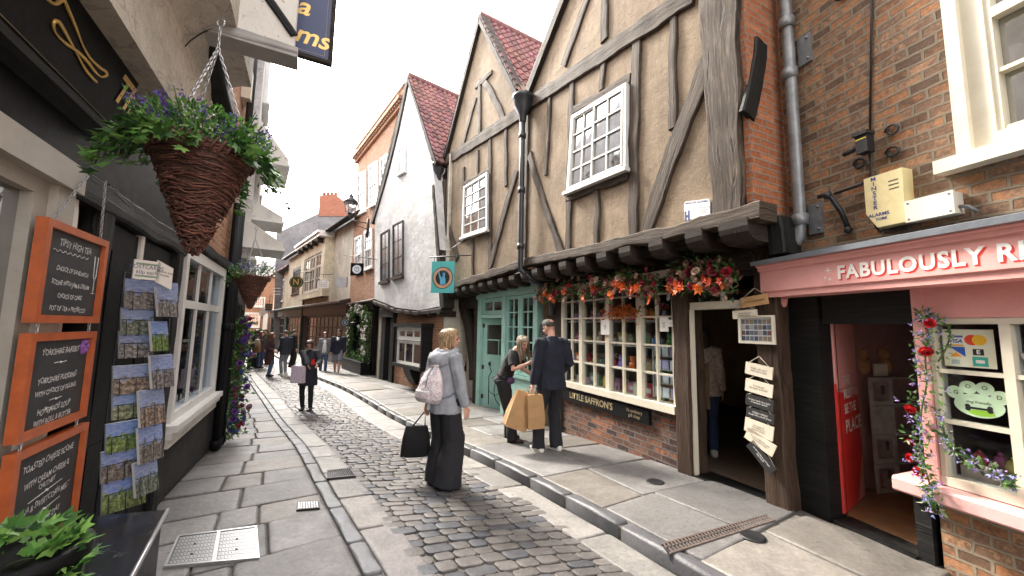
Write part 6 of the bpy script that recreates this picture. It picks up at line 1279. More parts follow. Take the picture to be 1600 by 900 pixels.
# ---------- shiny black table top by the door
zt = .56
def atz(px, py, z): r = ray(px, py); return V((0, 0, EYE)) + r * ((z - EYE) / r.z)
Q = [atz(150, 806, zt), atz(262, 796, zt), atz(203, 905, zt), atz(80, 905, zt)]
Q[2] = Q[1] + (Q[2] - Q[1]) * 1.25; Q[3] = Q[0] + (Q[2] - Q[1])
tb = thing('bench_table', V((Q[0].x, Q[0].y, 0)), 'glossy black topped box table by the tea room door', 'table')
glossb = mat('worn_gloss_black', (.014, .014, .016), .16, .4, 3, .12, 14, rvar=.1, wear=(.11, .11, .12), spec=.7)
mb = MB(); mb.hexa([p - V((0, 0, .035)) for p in Q] + Q); mb.build('table_top', glossb, tb)
mb = MB(); E_ = (Q[2] - Q[1]); mb.tube([Q[1] + V((0, 0, -.002)), Q[2] + V((0, 0, -.002))], .011, 6); mb.build('metal_edge', M['steel'], tb)
c = sum(Q, V()) / 4; R4 = [p.lerp(c, .1) for p in Q]; mb = MB(); mb.hexa([V((p.x, p.y, -.02)) for p in R4] + [p - V((0, 0, .036)) for p in R4]); mb.build('cabinet', M['black_paint'], tb)
# ---------------------------------------------------------------- white gabled house
WB = Frame(-2.74, 11.72, -3.94, 13.23)
wh_ = thing('white_gabled_house', WB.w(1, WB.g(1)), 'white plastered gabled house with a bowed upper floor', 'house')
WD = .15; M['dull_pane'] = pane_mat('dull_window_pane', (.10, .105, .11), .25, .6)
def Wq(px, py, d=WD): return WB.q(px, py, d)
out = [(690, 478), (655, 485), (620, 481), (585, 467), (586, 345), (592, 322), (618, 205), (639, 128), (656, 185), (674, 243), (681, 300), (688, 400)]
mb = MB(); mb.poly(WB, [Wq(*p) for p in out], WD - .3, WD); mb.build('wall', M['white_plaster'], wh_)
pk, rr_, ll_ = Wq(639, 126), Wq(676, 248), Wq(584, 348)
mb = MB(); mb.beam(WB, (pk[0], pk[1] + .1), (ll_[0] + .1, ll_[1]), .24, WD - .3, WD + .06, -.25, .01); mb.beam(WB, (pk[0], pk[1] + .1), (rr_[0] - .05, rr_[1]), .12, WD - .3, WD + .05, 0, .01); mb.build('bargeboard', M['dark_timber'], wh_)
gable_roof(WB, (pk[0], pk[1] + .14), (rr_[0] - .35, rr_[1] - .25), 5.0, 'roof', wh_, 13, dfront=WD + .06, tw=.2, th=.25)
gable_roof(WB, (pk[0], pk[1] + .14), (ll_[0] + .15, ll_[1]), 5.0, 'roof', wh_, 14, dfront=WD + .06, tw=.4, th=.5)
rc = MB(); pa = WB.w(pk[0], pk[1] + .2, WD + .05)
for k in range(16): rc.tube([pa - WB.n * (k * .3), pa - WB.n * (k * .3 + .3)], [.1, .105], 8, 0, (1, 1, 1))
rc.build('ridge_tiles', M['tile_roof'], wh_)
mb = MB(); a, b = Wq(676, 300), Wq(694, 482); mb.beam(WB, Wq(677, 290), Wq(692, 482), .12, WD - .3, WD + .03, 0, .015, 0, .24); mb.build('corner_post', M['dark_timber'], wh_)
mb = MB(); pts = [Wq(585, 472), Wq(620, 486), Wq(655, 490), Wq(692, 484)]
for p, q in zip(pts, pts[1:]): mb.beam(WB, p, q, .12, WD - .3, WD + .06, 0, .008)
mb.build('bressumer', M['dark_timber'], wh_)
jl, jr = Wq(590, 470), Wq(688, 482)
for k in range(9):
    t = k / 8; s = jl[0] + (jr[0] - jl[0]) * t; z = jl[1] - .12 + (jr[1] - jl[1]) * t - .10 * sin(pi * t); mb = MB(); rows = []
    for d, h_ in ((-.3, .1), (WD - .05, .1), (WD + .04, .07), (WD + .07, .03)): rows.append([WB.w(s - .09, z - h_, d), WB.w(s + .09, z - h_, d), WB.w(s + .09, z + .06, d), WB.w(s - .09, z + .06, d)])
    mb.grid(rows, 0, False, True, None, .5, True); mb.build('joist_end', M['dark_timber'], wh_)
def casement(q4, nm='window'):
    w = window_px(WB, q4, WD + .055, 2, 3, nm, wh_, ('dark_metal', 'dull_pane', 'dark_metal'), fw=.04, bar=.02, sill=False, dep=.053)
    mb = MB(); a, b = q4[3], q4[2]; mb.box(WB, b[0] - .06, a[0] + .06, min(a[1], b[1]) - .09, min(a[1], b[1]), WD - .05, WD + .1); mb.build('sill', M['brown_timber'], w)
casement([Wq(596, 366), Wq(609, 358), Wq(609, 436), Wq(596, 441)]); casement([Wq(615, 352), Wq(631, 344), Wq(631, 428), Wq(615, 434)])
q = [Wq(623, 234), Wq(635, 226), Wq(635, 268), Wq(623, 275)]; window_px(WB, q, WD + .05, 2, 2, 'attic_window', wh_, ('white_plaster', 'white_plaster'), fw=.06, bar=.05, dep=.048)
# ground floor: brick wall, oriel bay, dark doorway
mb = MB(); mb.wall(WB, -1.4, 2.0, -.4, 2.4, -.3, -.02, [(-.62, 1.1, .55, 1.6)]); mb.build('ground_wall', M['brick_georgian'], wh_)
mb = MB(); mb.box(WB, 2.0, 3.3, -.4, 2.4, -1.0, -.6); mb.box(WB, 1.98, 2.3, -.4, 2.3, -.6, .06); mb.box(WB, 2.75, 3.1, -.4, 2.3, -.6, .08); mb.box(WB, 1.9, 3.3, 1.95, 2.25, -.6, .14); mb.build('doorcase', M['black_timber'], wh_)
mb = MB(); mb.box(WB, -1.4, 3.3, 2.25, 2.4, -4, .1); mb.box(WB, -1.45, -1.4, -.4, 6.6, -4, .0); mb.box(WB, 3.28, 3.3, -.4, 6.6, -4, .1); mb.box(WB, -1.4, 3.3, -.4, 6.5, -4.1, -4.0); mb.build('party_wall', M['pale_plaster'], wh_)
or_ = MB(); prj = .32; a0, a1, z0, z1 = -.75, 1.15, .5, 1.62
for (x0, x1) in ((a0, a0 + .07), (a1 - .07, a1)): or_.box(WB, x0, x1, z0, z1, -.05, prj)
or_.box(WB, a0 - .05, a1 + .05, z1, z1 + .12, -.05, prj + .06); or_.box(WB, a0 - .05, a1 + .05, z0 - .1, z0, -.05, prj + .05); ob_ = or_.build('oriel_bay', M['black_timber'], wh_)
mb = MB(); pr = [(-.02, -.1), (.1, -.05), (.25, .2), (prj, .4), (-.02, .4)]; profile(mb, WB, pr, .0, .5); mb.build('oriel_bracket', M['black_timber'], ob_)
window_px(WB, [(a1 - .07, z1), (a0 + .07, z1), (a0 + .07, z1 - .4), (a1 - .07, z1 - .4)], prj - .02, 3, 1, 'window', wh_, ('white_wood', 'pane'), fw=.03, bar=.09, sill=False, dep=.06)
window_px(WB, [(a1 - .07, z1 - .42), (a0 + .07, z1 - .42), (a0 + .07, z0), (a1 - .07, z0)], prj - .03, 3, 1, 'window', wh_, ('old_white', 'pane'), fw=.03, bar=.05, sill=False, dep=.06)
# ---------------------------------------------------------------- Georgian brick house
BB = Frame(-3.94, 13.23, -7.55, 18.14)
gh = thing('georgian_house', BB.w(3, BB.g(3)), 'tall orange brick house with white sash windows and dentil cornice', 'house')
ups = [(4.95, 5.75), (3.45, 4.25), (1.9, 2.7)]
def bz(px, py): return BB.q(px, py)
W1 = [bz(560, 274), bz(573, 266), bz(573, 330), bz(560, 337)]; W2 = [bz(578, 260), bz(592, 251), bz(592, 318), bz(578, 325)]; W3 = [bz(596, 248), bz(612, 238), bz(612, 310), bz(596, 318)]
L1 = [bz(556, 372), bz(567, 367), bz(567, 425), bz(556, 429)]; L2_ = [bz(571, 362), bz(583, 356), bz(583, 418), bz(571, 423)]
mb = MB(); mb.wall(BB, .2, 6.6, 2.6, 9.75, -.35, 0, []); mb.wall(BB, .2, 6.6, -.45, 2.6, -.35, -.1, [(2.6, 5.4, -.1, 2.3)]); mb.box(BB, 6.5, 6.6, -.4, 9.7, -5, -.35); mb.build('wall', M['brick_georgian'], gh)
mb = MB(); mb.box(BB, .2, 6.75, 9.75, 9.9, -.35, .12); mb.box(BB, .2, 6.8, 9.95, 10.1, -.35, .26)
for k in range(30): mb.box(BB, .3 + k * .215, .4 + k * .215, 9.86, 9.95, .0, .2)
mb.box(BB, .2, 6.7, 10.1, 10.5, -.3, .05); mb.build('cornice', M['brick_georgian'], gh)
mb = MB(); mb.box(BB, .1, 6.8, 10.5, 10.58, -.4, .12); mb.build('coping', M['pale_plaster'], gh)
for q in (W1, W2, W3, L1, L2_): window_px(BB, q, .072, 3, 4, 'sash_window', gh, ('white_wood', 'pane'), fw=.1, bar=.035, meet=2)
sh = MB(); sh.box(BB, 2.3, 2.62, -.45, 2.45, -.3, .06); sh.box(BB, 5.4, 5.7, -.45, 2.45, -.3, .06); sh.box(BB, 2.2, 5.8, 2.3, 2.62, -.3, .16); sh.box(BB, 2.62, 5.4, -.4, .25, -.3, .02); sf = sh.build('shopfront', M['black_paint'], gh)
mb = MB(); profile(mb, BB, [(-.1, 2.63), (.3, 2.56), (.32, 2.62), (-.1, 2.78)], 2.1, 5.9); mb.build('shop_cornice', M['brown_timber'], gh)
window_px(BB, [(5.4, 2.3), (2.62, 2.3), (2.62, .25), (5.4, .25)], -.02, 5, 3, 'shop_window', gh, ('black_paint', 'pane'), fw=.06, bar=.04, sill=False)
pb = thing('planter_box', BB.w(4, .0, .3), 'black planter trough under the rose covered shop window', 'planter'); mb = MB(); mb.box(BB, 2.5, 5.5, -.28, .18, .08, .42); mb.build('trough', M['black_paint'], pb); mb = MB(); mb.box(BB, 2.46, 5.54, .18, .22, .05, .45); mb.build('rim', M['black_paint'], pb)
# ---------------------------------------------------------------- cream houses
CBF = Frame(-7.6, 18.3, -7.6 - .643, 18.3 + .766)
def Cq(px, py, d=0): return CBF.q(px, py, d)
ch = thing('cream_house', CBF.w(5, CBF.g(5)), 'cream rendered house with plum tiled roof and dark shopfronts', 'house')
mb = MB(); mb.wall(CBF, 0, 3.6, 2.6, 6.9, -.3, 0, []); mb.build('side_bay', M['pale_plaster'], ch)
mb = MB(); mb.wall(CBF, 3.6, 15.6, 2.7, 6.75, -.3, .12, [(10.6, 13.9, 3.75, 5.75)]); mb.build('wall', M['cream_plaster'], ch)
mb = MB(); mb.wall(CBF, 3.6, 9.2, 3.2, 6.5, .12, .5, [(4.2, 8.4, 3.5, 5.75)]); mb.build('bay', M['cream_plaster'], ch)
for (a, b) in ((8.3, 7.0), (6.95, 5.65), (5.6, 4.3)): window_px(CBF, [(a, 5.72), (b, 5.72), (b, 3.55), (a, 3.55)], .46, 2, 3, 'bay_window', ch, ('pale_plaster', 'pane'), fw=.1, bar=.05, meet=1)
window_px(CBF, [(13.8, 5.7), (10.7, 5.7), (10.7, 3.8), (13.8, 3.8)], .13, 6, 3, 'casement_window', ch, ('dark_metal', 'pane'), fw=.12, bar=.06)
mb = MB(); mb.box(CBF, 3.4, 9.6, 6.45, 6.62, .1, .85); mb.box(CBF, 3.4, 9.6, 6.62, 6.75, .1, .95); mb.build('bay_eaves', M['white_wood'], ch)
for k in range(5): mb = MB(); mb.box(CBF, 4.0 + k * 1.2, 4.2 + k * 1.2, 6.2, 6.45, .5, .82); mb.build('eaves_bracket', M['dark_timber'], ch)
mb = MB(); e0, e1 = CBF.w(-.6, 6.75, .45), CBF.w(16, 6.75, .45); ev = (-CBF.n * .72 + V((0, 0, .7))).normalized(); tiles(mb, e0, CBF.u, ev, 42, 15, .4, .3, 21, (0, 0, 1)); nn = CBF.u.cross(ev); nn = nn if nn.z > 0 else -nn
q = [e0, e1, e1 + ev * 4.5, e0 + ev * 4.5]; mb.hexa([p - nn * .12 for p in q] + q, 1); mb.build('roof', [M['tile_roof'], M['dark_timber']], ch)
mb = MB(); mb.tube([e0 + CBF.n * .08, e1 + CBF.n * .08], .07, 8); mb.build('gutter', M['dark_metal'], ch)
mb = MB(); mb.box(CBF, 9.3, 9.42, -.5, 6.7, .12, .24); mb.build('downpipe', M['dark_timber'], ch)
def shopfront(a0, a1, matn, parent, nw, top=2.7, d=.1, door=None):
    s = MB(); g = CBF.g((a0 + a1) / 2); s.box(CBF, a0, a0 + .3, g - .1, top, -.3, d); s.box(CBF, a1 - .3, a1, g - .1, top, -.3, d); s.box(CBF, a0, a1, top - .5, top, -.3, d + .12); s.box(CBF, a0 + .3, a1 - .3, g - .1, g + .6, -.3, d - .04)
    profile(s, CBF, [(-.3, top), (d + .45, top), (d + .45, top + .1), (.12, top + .22), (-.3, top + .22)], a0 - .1, a1 + .1); o = s.build('shopfront', M[matn], parent)
    window_px(CBF, [(a1 - .3, top - .5), (a0 + .3, top - .5), (a0 + .3, g + .6), (a1 - .3, g + .6)], d - .06, nw, 3, 'shop_window', parent, (matn, 'pane'), fw=.08, bar=.06, sill=False)
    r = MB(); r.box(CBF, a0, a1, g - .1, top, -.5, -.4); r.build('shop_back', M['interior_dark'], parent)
M['green_paint'] = mat('bottle_green_paint', (.015, .06, .045), .4, .1, 4); M['plum_paint'] = mat('brown_shop_paint', (.05, .026, .02), .42, .15, 4); M['charcoal_paint'] = mat('charcoal_paint', (.035, .037, .04), .5, .15, 4); M['blue_paint'] = mat('slate_blue_paint', (.03, .06, .10), .45, .1, 4)
shopfront(.2, 9.2, 'plum_paint', ch, 10); shopfront(9.4, 15.5, 'green_paint', ch, 6)
c2 = thing('low_cream_house', CBF.w(18, CBF.g(18)), 'smaller cream house at the far end of the terrace before the end building', 'house')
mb = MB(); mb.wall(CBF, 15.65, 22.5, 2.7, 6.0, -.3, .0, []); mb.box(CBF, 22.4, 22.5, -.5, 6, -5, -.3); mb.build('wall', M['cream_plaster'], c2)
window_px(CBF, [(18.9, 5.4), (17.5, 5.4), (17.5, 3.5), (18.9, 3.5)], .075, 2, 3, 'window', c2, ('white_wood', 'pane'), fw=.1, bar=.05)
mb = MB(); e0, e1 = CBF.w(15.6, 6.0, .45), CBF.w(22.9, 6.0, .45); tiles(mb, e0, CBF.u, ev, 18, 12, .4, .3, 22, (0, 0, 1)); q = [e0, e1, e1 + ev * 3.6, e0 + ev * 3.6]; mb.hexa([p - nn * .12 for p in q] + q, 1); mb.build('roof', [M['tile_roof'], M['dark_timber']], c2)
shopfront(15.7, 22.4, 'charcoal_paint', c2, 6)
# grey rendered gable and chimney behind
gg = thing('grey_gable_house', (-15, 32, -.4), 'tall grey rendered gable end with a red brick chimney behind the cream houses', 'house')
GG = Frame(-22.5, 32.6, -10, 31); GG.n = V((GG.u.y, -GG.u.x, 0)); GG.n = GG.n if GG.n.y < 0 else -GG.n
def Gq(px, py): return GG.q(px, py)
mb = MB(); g4 = [Gq(432, 470), Gq(600, 470), Gq(600, 300), Gq(545, 328), Gq(498, 333), Gq(432, 364)]; mb.poly(GG, [(g4[0][0], -.5), (g4[1][0], -.5)] + g4[2:], -.4, 0); mb.build('wall', M['grey_render'], gg)
cc_ = [Gq(498, 338), Gq(548, 338), Gq(540, 318), Gq(525, 305), Gq(520, 304), Gq(500, 306)]; mb = MB(); mb.poly(GG, cc_, -1.0, .06); chm = mb.build('chimney', M['brick_red'], gg)
for k in range(4): p = Gq(502 + k * 6, 305); mb = MB(); mb.lathe(GG.w(p[0], p[1] - .05, -.4), [(.16, 0), (.14, .35), (.17, .4), (.12, .4)], 8); mb.build('chimney_pot', M['brick_red'], chm)
# end of the street
eb = thing('end_building', (-22, 38, -.4), 'brick building with white windows closing the far end of the street', 'building')
EB = Frame(-27, 37.5, -15, 39.5); EB.n = V((EB.u.y, -EB.u.x, 0)); EB.n = EB.n if EB.n.y < 0 else -EB.n
mb = MB(); mb.box(EB, -6, 14, -.5, 6.4, -6, 0); mb.build('wall', M['brick_georgian'], eb)
mb = MB(); profile(mb, EB, [(.3, 6.3), (-3, 8.4), (-6, 6.3)], -6, 14); mb.build('roof', M['tile_roof'], eb)
for (x0, y0, x1, y1) in ((381, 488, 406, 512), (398, 464, 414, 480), (378, 462, 392, 478)):
    a, b = EB.q(x0, y0), EB.q(x1, y1); window_px(EB, [(a[0], a[1]), (b[0], a[1]), (b[0], b[1]), (a[0], b[1])], .075, 4, 4, 'window', eb, ('white_wood', 'pane'), fw=.12, bar=.06)
a = EB.q(416, 500); mb = MB(); mb.box(EB, a[0] - .2, a[0] + .2, -.5, 2.6, .0, .2); mb.build('white_pilaster', M['white_wood'], eb)
# ---------------------------------------------------------------- signs on brackets along the right
def sign_frame(px, py, Y):      # a board square to the street
    c = at(px, py, Y); fr = Frame(c.x, c.y, c.x + 1, c.y); return fr, c
fr, c = sign_frame(692, 433, 9.6); fr.u = (V((1, 0, 0)) + V((0, -.25, 0))).normalized(); fr.n = V((fr.u.y, -fr.u.x, 0)); fr.tx = fr.u
ss = thing('hanging_sign', c, 'turquoise hanging sign with a round painted statue emblem by the white house', 'sign'); hw, hh = .31, .40
aq = mat('turquoise_sign', (.10, .46, .46), .45, .08); mb = MB(); mb.box(fr, -hw, hw, c.z - hh, c.z + hh, -.015, .015); mb.build('board', aq, ss)
def disc(mb, fr, cx, cz, r0, r1, d, n=28):
    for k in range(n):
        a, b = 2 * pi * k / n, 2 * pi * (k + 1) / n; mb.face([fr.w(cx + r0 * cos(a), cz + r0 * sin(a), d), fr.w(cx + r1 * cos(a), cz + r1 * sin(a), d), fr.w(cx + r1 * cos(b), cz + r1 * sin(b), d), fr.w(cx + r0 * cos(b), cz + r0 * sin(b), d)])
for r0, r1, mt, dd in ((.0, .28, 'black_letter', .0155), (.19, .26, None, .017)):
    mb = MB(); disc(mb, fr, 0, c.z - .02, r0, r1, dd); mb.build('emblem_ring', M[mt] if mt else mat('tan_ring', (.55, .30, .19), .5), ss)
mb = MB(); Z = c.z - .02
mb.face([fr.w(x, Z + z, .018) for x, z in ((-.06, -.17), (.09, -.17), (.075, -.02), (.05, .05), (.0, .05), (-.03, .0), (-.09, .12), (-.12, .11), (-.07, -.05))]); mb.face([fr.w(.035 + .035 * cos(t), Z + .085 + .04 * sin(t), .0185) for t in [i * pi / 6 for i in range(12)]])
for k in range(5): a = pi * (.15 + k * .175); mb.face([fr.w(.035 + .04 * cos(a - .12), Z + .1 + .04 * sin(a - .12), .0182), fr.w(.035 + .075 * cos(a), Z + .1 + .075 * sin(a), .0182), fr.w(.035 + .04 * cos(a + .12), Z + .1 + .04 * sin(a + .12), .0182)])
mb.face([fr.w(x, Z + z, .0183) for x, z in ((-.12, .12), (-.09, .12), (-.085, .17), (-.105, .22), (-.125, .17))]); mb.build('statue_figure', mat('statue_blue', (.10, .38, .55), .5), ss)
mb = MB()
for a in (-.25, .25): mb.tube([fr.w(a, c.z + hh, 0), fr.w(a, c.z + hh + .12, 0)], .008, 5)
mb.tube([fr.w(-.4, c.z + hh + .12, 0), fr.w(.75, c.z + hh + .14, 0)], .014, 6); mb.tube([fr.w(-.1, c.z + hh + .12, 0), fr.w(.7, c.z + hh + .65, 0)], .007, 5); mb.build('bracket', M['dark_metal'], ss)
fr, c = sign_frame(558, 421, 14.6); ks = thing('hanging_sign', c, 'square black hanging sign with a white ring on the brick house', 'sign'); s = .24
mb = MB(); mb.box(fr, -s, s, c.z - s, c.z + s, -.03, .03); mb.build('board', M['black_paint'], ks)
fr.n = V((0, -1, 0)); fr.tx = V((1, 0, 0)); mb = MB(); disc(mb, fr, 0, c.z, .09, .17, .034); disc(mb, fr, 0, c.z, .0, .075, .034, 16); mb.build('ring_mark', mat('pale_ring', (.6, .62, .66), .5), ks); text('T', .09, M['black_letter'], fr.w(0, c.z, .036), V((1, 0, 0)), UP, ks)
mb = MB(); mb.tube([fr.w(-.55, c.z + .55, 0), fr.w(.9, c.z + .38, 0)], .014, 6); mb.tube([fr.w(-.1, c.z + s, 0), fr.w(-.1, c.z + .49, 0)], .008, 5); mb.tube([fr.w(.2, c.z + s, 0), fr.w(.2, c.z + .46, 0)], .008, 5); mb.tube([fr.w(.9, c.z + .9, 0), fr.w(.9, c.z - .1, 0)], .012, 5); mb.build('bracket', M['dark_metal'], ks)
fr, c = sign_frame(539, 504, 15.2); rs = thing('round_sign', c, 'small round black sign on a wall bracket beside the rose covered window', 'sign'); fr.n = V((0, -1, 0)); mb = MB(); mb.tube([fr.w(0, c.z, -.02), fr.w(0, c.z, .02)], .17, 18); mb.build('disc', M['charcoal_paint'], rs); mb = MB(); disc(mb, fr, 0, c.z, .1, .115, .022); disc(mb, fr, 0, c.z, .02, .045, .022, 12); mb.build('ring_mark', mat('pale_ring', (.4, .45, .55), .5), rs); mb = MB(); mb.tube([fr.w(.17, c.z, 0), fr.w(.5, c.z + .02, 0)], .012, 5); mb.build('bracket', M['dark_metal'], rs)
fr, c = sign_frame(463, 441, 23); fr.n = V((0, -1, 0)); ns = thing('oval_sign', c, 'oval green sign with gold letter N on the cream house', 'sign'); mb = MB()
for d0, d1, m_, rx in ((-.03, .03, 'green_paint', .41),):
    pts = [(rx * cos(t * pi / 14), c.z + rx * .93 * sin(t * pi / 14)) for t in range(28)]; mb.poly(fr, pts, d0, d1)
mb.build('board', mat('olive_green_sign', (.02, .045, .025), .45, .1), ns); mb = MB(); disc(mb, fr, 0, c.z, .335, .355, .034); mb.build('gold_ring', M['gold'], ns); text('N', .5, M['gold'], fr.w(0, c.z, .036), V((1, 0, 0)), UP, ns, offset=.008); mb = MB(); mb.tube([fr.w(.0, c.z + .6, 0), fr.w(.9, c.z + .62, 0)], .02, 5); mb.tube([fr.w(.0, c.z + .36, 0), fr.w(0, c.z + .6, 0)], .012, 5); mb.tube([fr.w(.4, c.z + 0, 0), fr.w(.9, c.z, 0)], .02, 5); mb.build('bracket', M['dark_metal'], ns)
fr, c = sign_frame(505, 443, 20.5); fr.n = V((0, -1, 0)); hs = thing('house_sign', c, 'white house shaped hanging sign under the cream bay window', 'sign'); mb = MB(); mb.poly(fr, [(-.3, c.z - .22), (.0, c.z - .27), (.3, c.z - .22), (.3, c.z + .1), (0, c.z + .3), (-.3, c.z + .1)], -.02, .02); mb.build('board', M['white_paint'], hs); mb = MB()
for (p, q) in (((-.24, .08), (0, .23)), ((0, .23), (.24, .08)), ((-.2, .05), (-.2, -.15)), ((.2, .05), (.2, -.15)), ((-.2, -.15), (.2, -.15)), ((-.2, .03), (.2, .03)), ((-.15, -.06), (.15, -.06)), ((-.08, -.15), (-.08, -.06)), ((.08, -.15), (.08, -.06))): mb.tube([fr.w(p[0], c.z + p[1], .022), fr.w(q[0], c.z + q[1], .022)], .011, 4)
mb.build('house_mark', mat('grey_mark', (.3, .31, .33), .6), hs); mb = MB(); mb.tube([fr.w(0, c.z + .3, 0), fr.w(0, c.z + .5, 0)], .012, 5); mb.tube([fr.w(-.3, c.z + .5, 0), fr.w(.5, c.z + .5, 0)], .015, 5); mb.build('bracket', M['dark_metal'], hs)
for k, (px, py, Y, w_, h_, mt, lb) in enumerate(((432, 455, 27, .55, .16, 'white_wood', 'topmost white slatted name board at the far cream house'), (420, 480, 29, .5, .5, 'charcoal_paint', 'small dark hanging signs at the far end of the terrace'), (410, 487, 30, .45, .6, 'white_wood', 'small pale hanging sign beyond the far cream house'))):
    fr, c = sign_frame(px, py, Y); fr.n = V((0, -1, 0)); t = thing('shop_sign', c, lb, 'sign')
    for j in range(3): mb = MB(); mb.box(fr, -w_ / 2, w_ / 2, c.z + (j - 1) * h_ * (.36 if k else 1.3) - h_ * .16, c.z + (j - 1) * h_ * (.36 if k else 1.3) + h_ * .16, -.02, .02); mb.build('board', M[mt], t)
    mb = MB(); mb.tube([fr.w(0, c.z - h_, -.03), fr.w(0, c.z + h_ * 1.8, -.03)], .02, 5); mb.build('bracket', M['dark_metal'], t)
# street lamp on its wall bracket
lc = at(547, 333, 14.9); lm = thing('street_lamp', lc, 'black lantern street lamp on an iron bracket on the brick house', 'street lamp')
mb = MB(); mb.tube([lc + V((0, 0, -.25)), lc + V((0, 0, -.02))], .03, 8); mb.tube([lc + V((0, 0, -.25)), lc + V((.35, .05, -.33)), lc + V((.7, .1, -.38))], .022, 6); mb.tube([lc + V((.1, .02, -.27)), lc + V((.3, .05, -.5)), lc + V((.7, .1, -.62))], .016, 6); mb.tube([lc + V((.7, .1, -.2)), lc + V((.7, .1, -.95))], .055, 6); mb.build('bracket', M['dark_metal'], lm)
mb = MB(); T, Bt = .19, .11
for sx, sy in ((1, 1), (1, -1), (-1, -1), (-1, 1)): mb.tube([lc + V((sx * Bt, sy * Bt, 0)), lc + V((sx * T, sy * T, .42))], .013, 4)
mb.lathe(lc, [(.15, -.03), (.15, .0), (.1, .01)], 4); mb.build('lantern_frame', M['dark_metal'], lm)
mb = MB(); c0 = [(1, 1), (1, -1), (-1, -1), (-1, 1)]
for k in range(4): a, b = c0[k], c0[(k + 1) % 4]; mb.face([lc + V((a[0] * Bt, a[1] * Bt, .012)), lc + V((b[0] * Bt, b[1] * Bt, .012)), lc + V((b[0] * T, b[1] * T, .42)), lc + V((a[0] * T, a[1] * T, .42))])
mb.build('lantern_pane', glass_mat('lantern_glass', (.9, .93, .95), .25, .1), lm)
mb = MB(); mb.lathe(lc + V((0, 0, .42)), [(.29, 0), (.29, .03), (.13, .2), (.10, .22), (.10, .28), (.05, .33), (.02, .42), (.0, .46)], 8); mb.build('lantern_cap', M['dark_metal'], lm)
# small grey alarm on the cream house, and shop A-board figure
c = at(534, 440, 17.6); fr = Frame(c.x, c.y, c.x + 1, c.y); fr.n = V((0, -1, 0)); mb = MB(); mb.box(fr, -.25, .25, c.z - .25, c.z + .2, -.06, .06); tag(mb.build('meter_cabinet', mat('grey_cabinet', (.45, .45, .46), .5), None, c), 'pale grey wall cabinet beside the square black hanging sign', 'cabinet')
# ---------------------------------------------------------------- flowers, baskets, garlands
rf = random.Random(21)
def leafblade(mb, p, d, up, L, w, col, fold=.25, lobes=0):
    d = V(d).normalized(); s = d.cross(V(up)).normalized(); n_ = s.cross(d).normalized(); p = V(p)
    if lobes:      # ivy: five pointed lobes
        pts = []
        for a, r in ((-150, .35), (-118, .62), (-85, .42), (-52, .78), (-26, .45), (0, 1.0), (26, .45), (52, .78), (85, .42), (118, .62), (150, .35)):
            t = radians(a); pts.append(p + d * (L * .38 + cos(t) * r * L * .62) + s * (sin(t) * r * w) + n_ * (-.12 * L * abs(sin(t)) * r))
        c = p + d * L * .34
        for a, b in zip(pts, pts[1:]): mb.face([c, a, b], None, 0, False, col)
        return
    a, b, c = p + d * L * .45 + s * w * .5 + n_ * w * fold, p + d * L, p + d * L * .45 - s * w * .5 + n_ * w * fold
    mb.face([p, a, b], None, 0, False, col); mb.face([p, b, c], None, 0, False, col)
GREENS = [(.045, .12, .025), (.06, .16, .03), (.10, .22, .05), (.035, .09, .03), (.14, .26, .06)]
def gcol(b=1.0): c = rf.choice(GREENS); k = rf.uniform(.75, 1.25) * b; return (c[0] * k, c[1] * k, c[2] * k)
def rv(s=1): return V((rf.gauss(0, s), rf.gauss(0, s), rf.gauss(0, s)))
def rose(mb, c, r, col, face):
    """a rose head: cupped petals in three rings"""
    f = V(face).normalized(); x = f.cross(V((0, 0, 1)) if abs(f.z) < .9 else V((1, 0, 0))).normalized(); y = f.cross(x)
    for ring, (n, ro, h, sc) in enumerate(((6, 1.0, .15, .95), (5, .68, .38, .8), (4, .38, .52, .55))):
        for k in range(n):
            a = 2 * pi * (k + .5 * ring) / n + rf.uniform(-.15, .15); q = x * cos(a) + y * sin(a); t = f.cross(q); b = rf.uniform(.75, 1.15) * (1 - .12 * ring); cc = (col[0] * b, col[1] * b, col[2] * b); w = r * sc * .62
            i0 = c + q * r * .12; m = c + q * r * ro * .75 + f * r * h; e = c + q * r * ro * (1.0 if ring == 0 else .8) + f * r * (h + (.12 if ring == 0 else .32))
            mb.grid([[i0 - t * w * .5, i0, i0 + t * w * .5], [m - t * w, m + q * r * .14, m + t * w], [e - t * w * .7, e + q * r * .08, e + t * w * .7]], 0, True, False, cc, .1)
def lily(mb, c, r, col, face):
    f = V(face).normalized(); x = f.cross(V((0, 0, 1)) if abs(f.z) < .9 else V((1, 0, 0))).normalized(); y = f.cross(x)
    for k in range(7):
        a = 2 * pi * k / 7; q = x * cos(a) + y * sin(a); b = rf.uniform(.7, 1.2); leafblade(mb, c, q + f * .4, f, r * rf.uniform(1, 1.5), r * .55, (col[0] * b, col[1] * b, col[2] * b))
def spray(mb, c, n, L, col, w=.02, dirn=None, spread=1.0, lobes=0):
    for _ in range(n):
        d = rv() * spread + (V(dirn) if dirn is not None else V((0, 0, 0))); leafblade(mb, V(c) + rv(.4) * L * .5, d, rv(), L * rf.uniform(.6, 1.2), w * rf.uniform(.7, 1.3), col() if callable(col) else col, lobes=lobes)
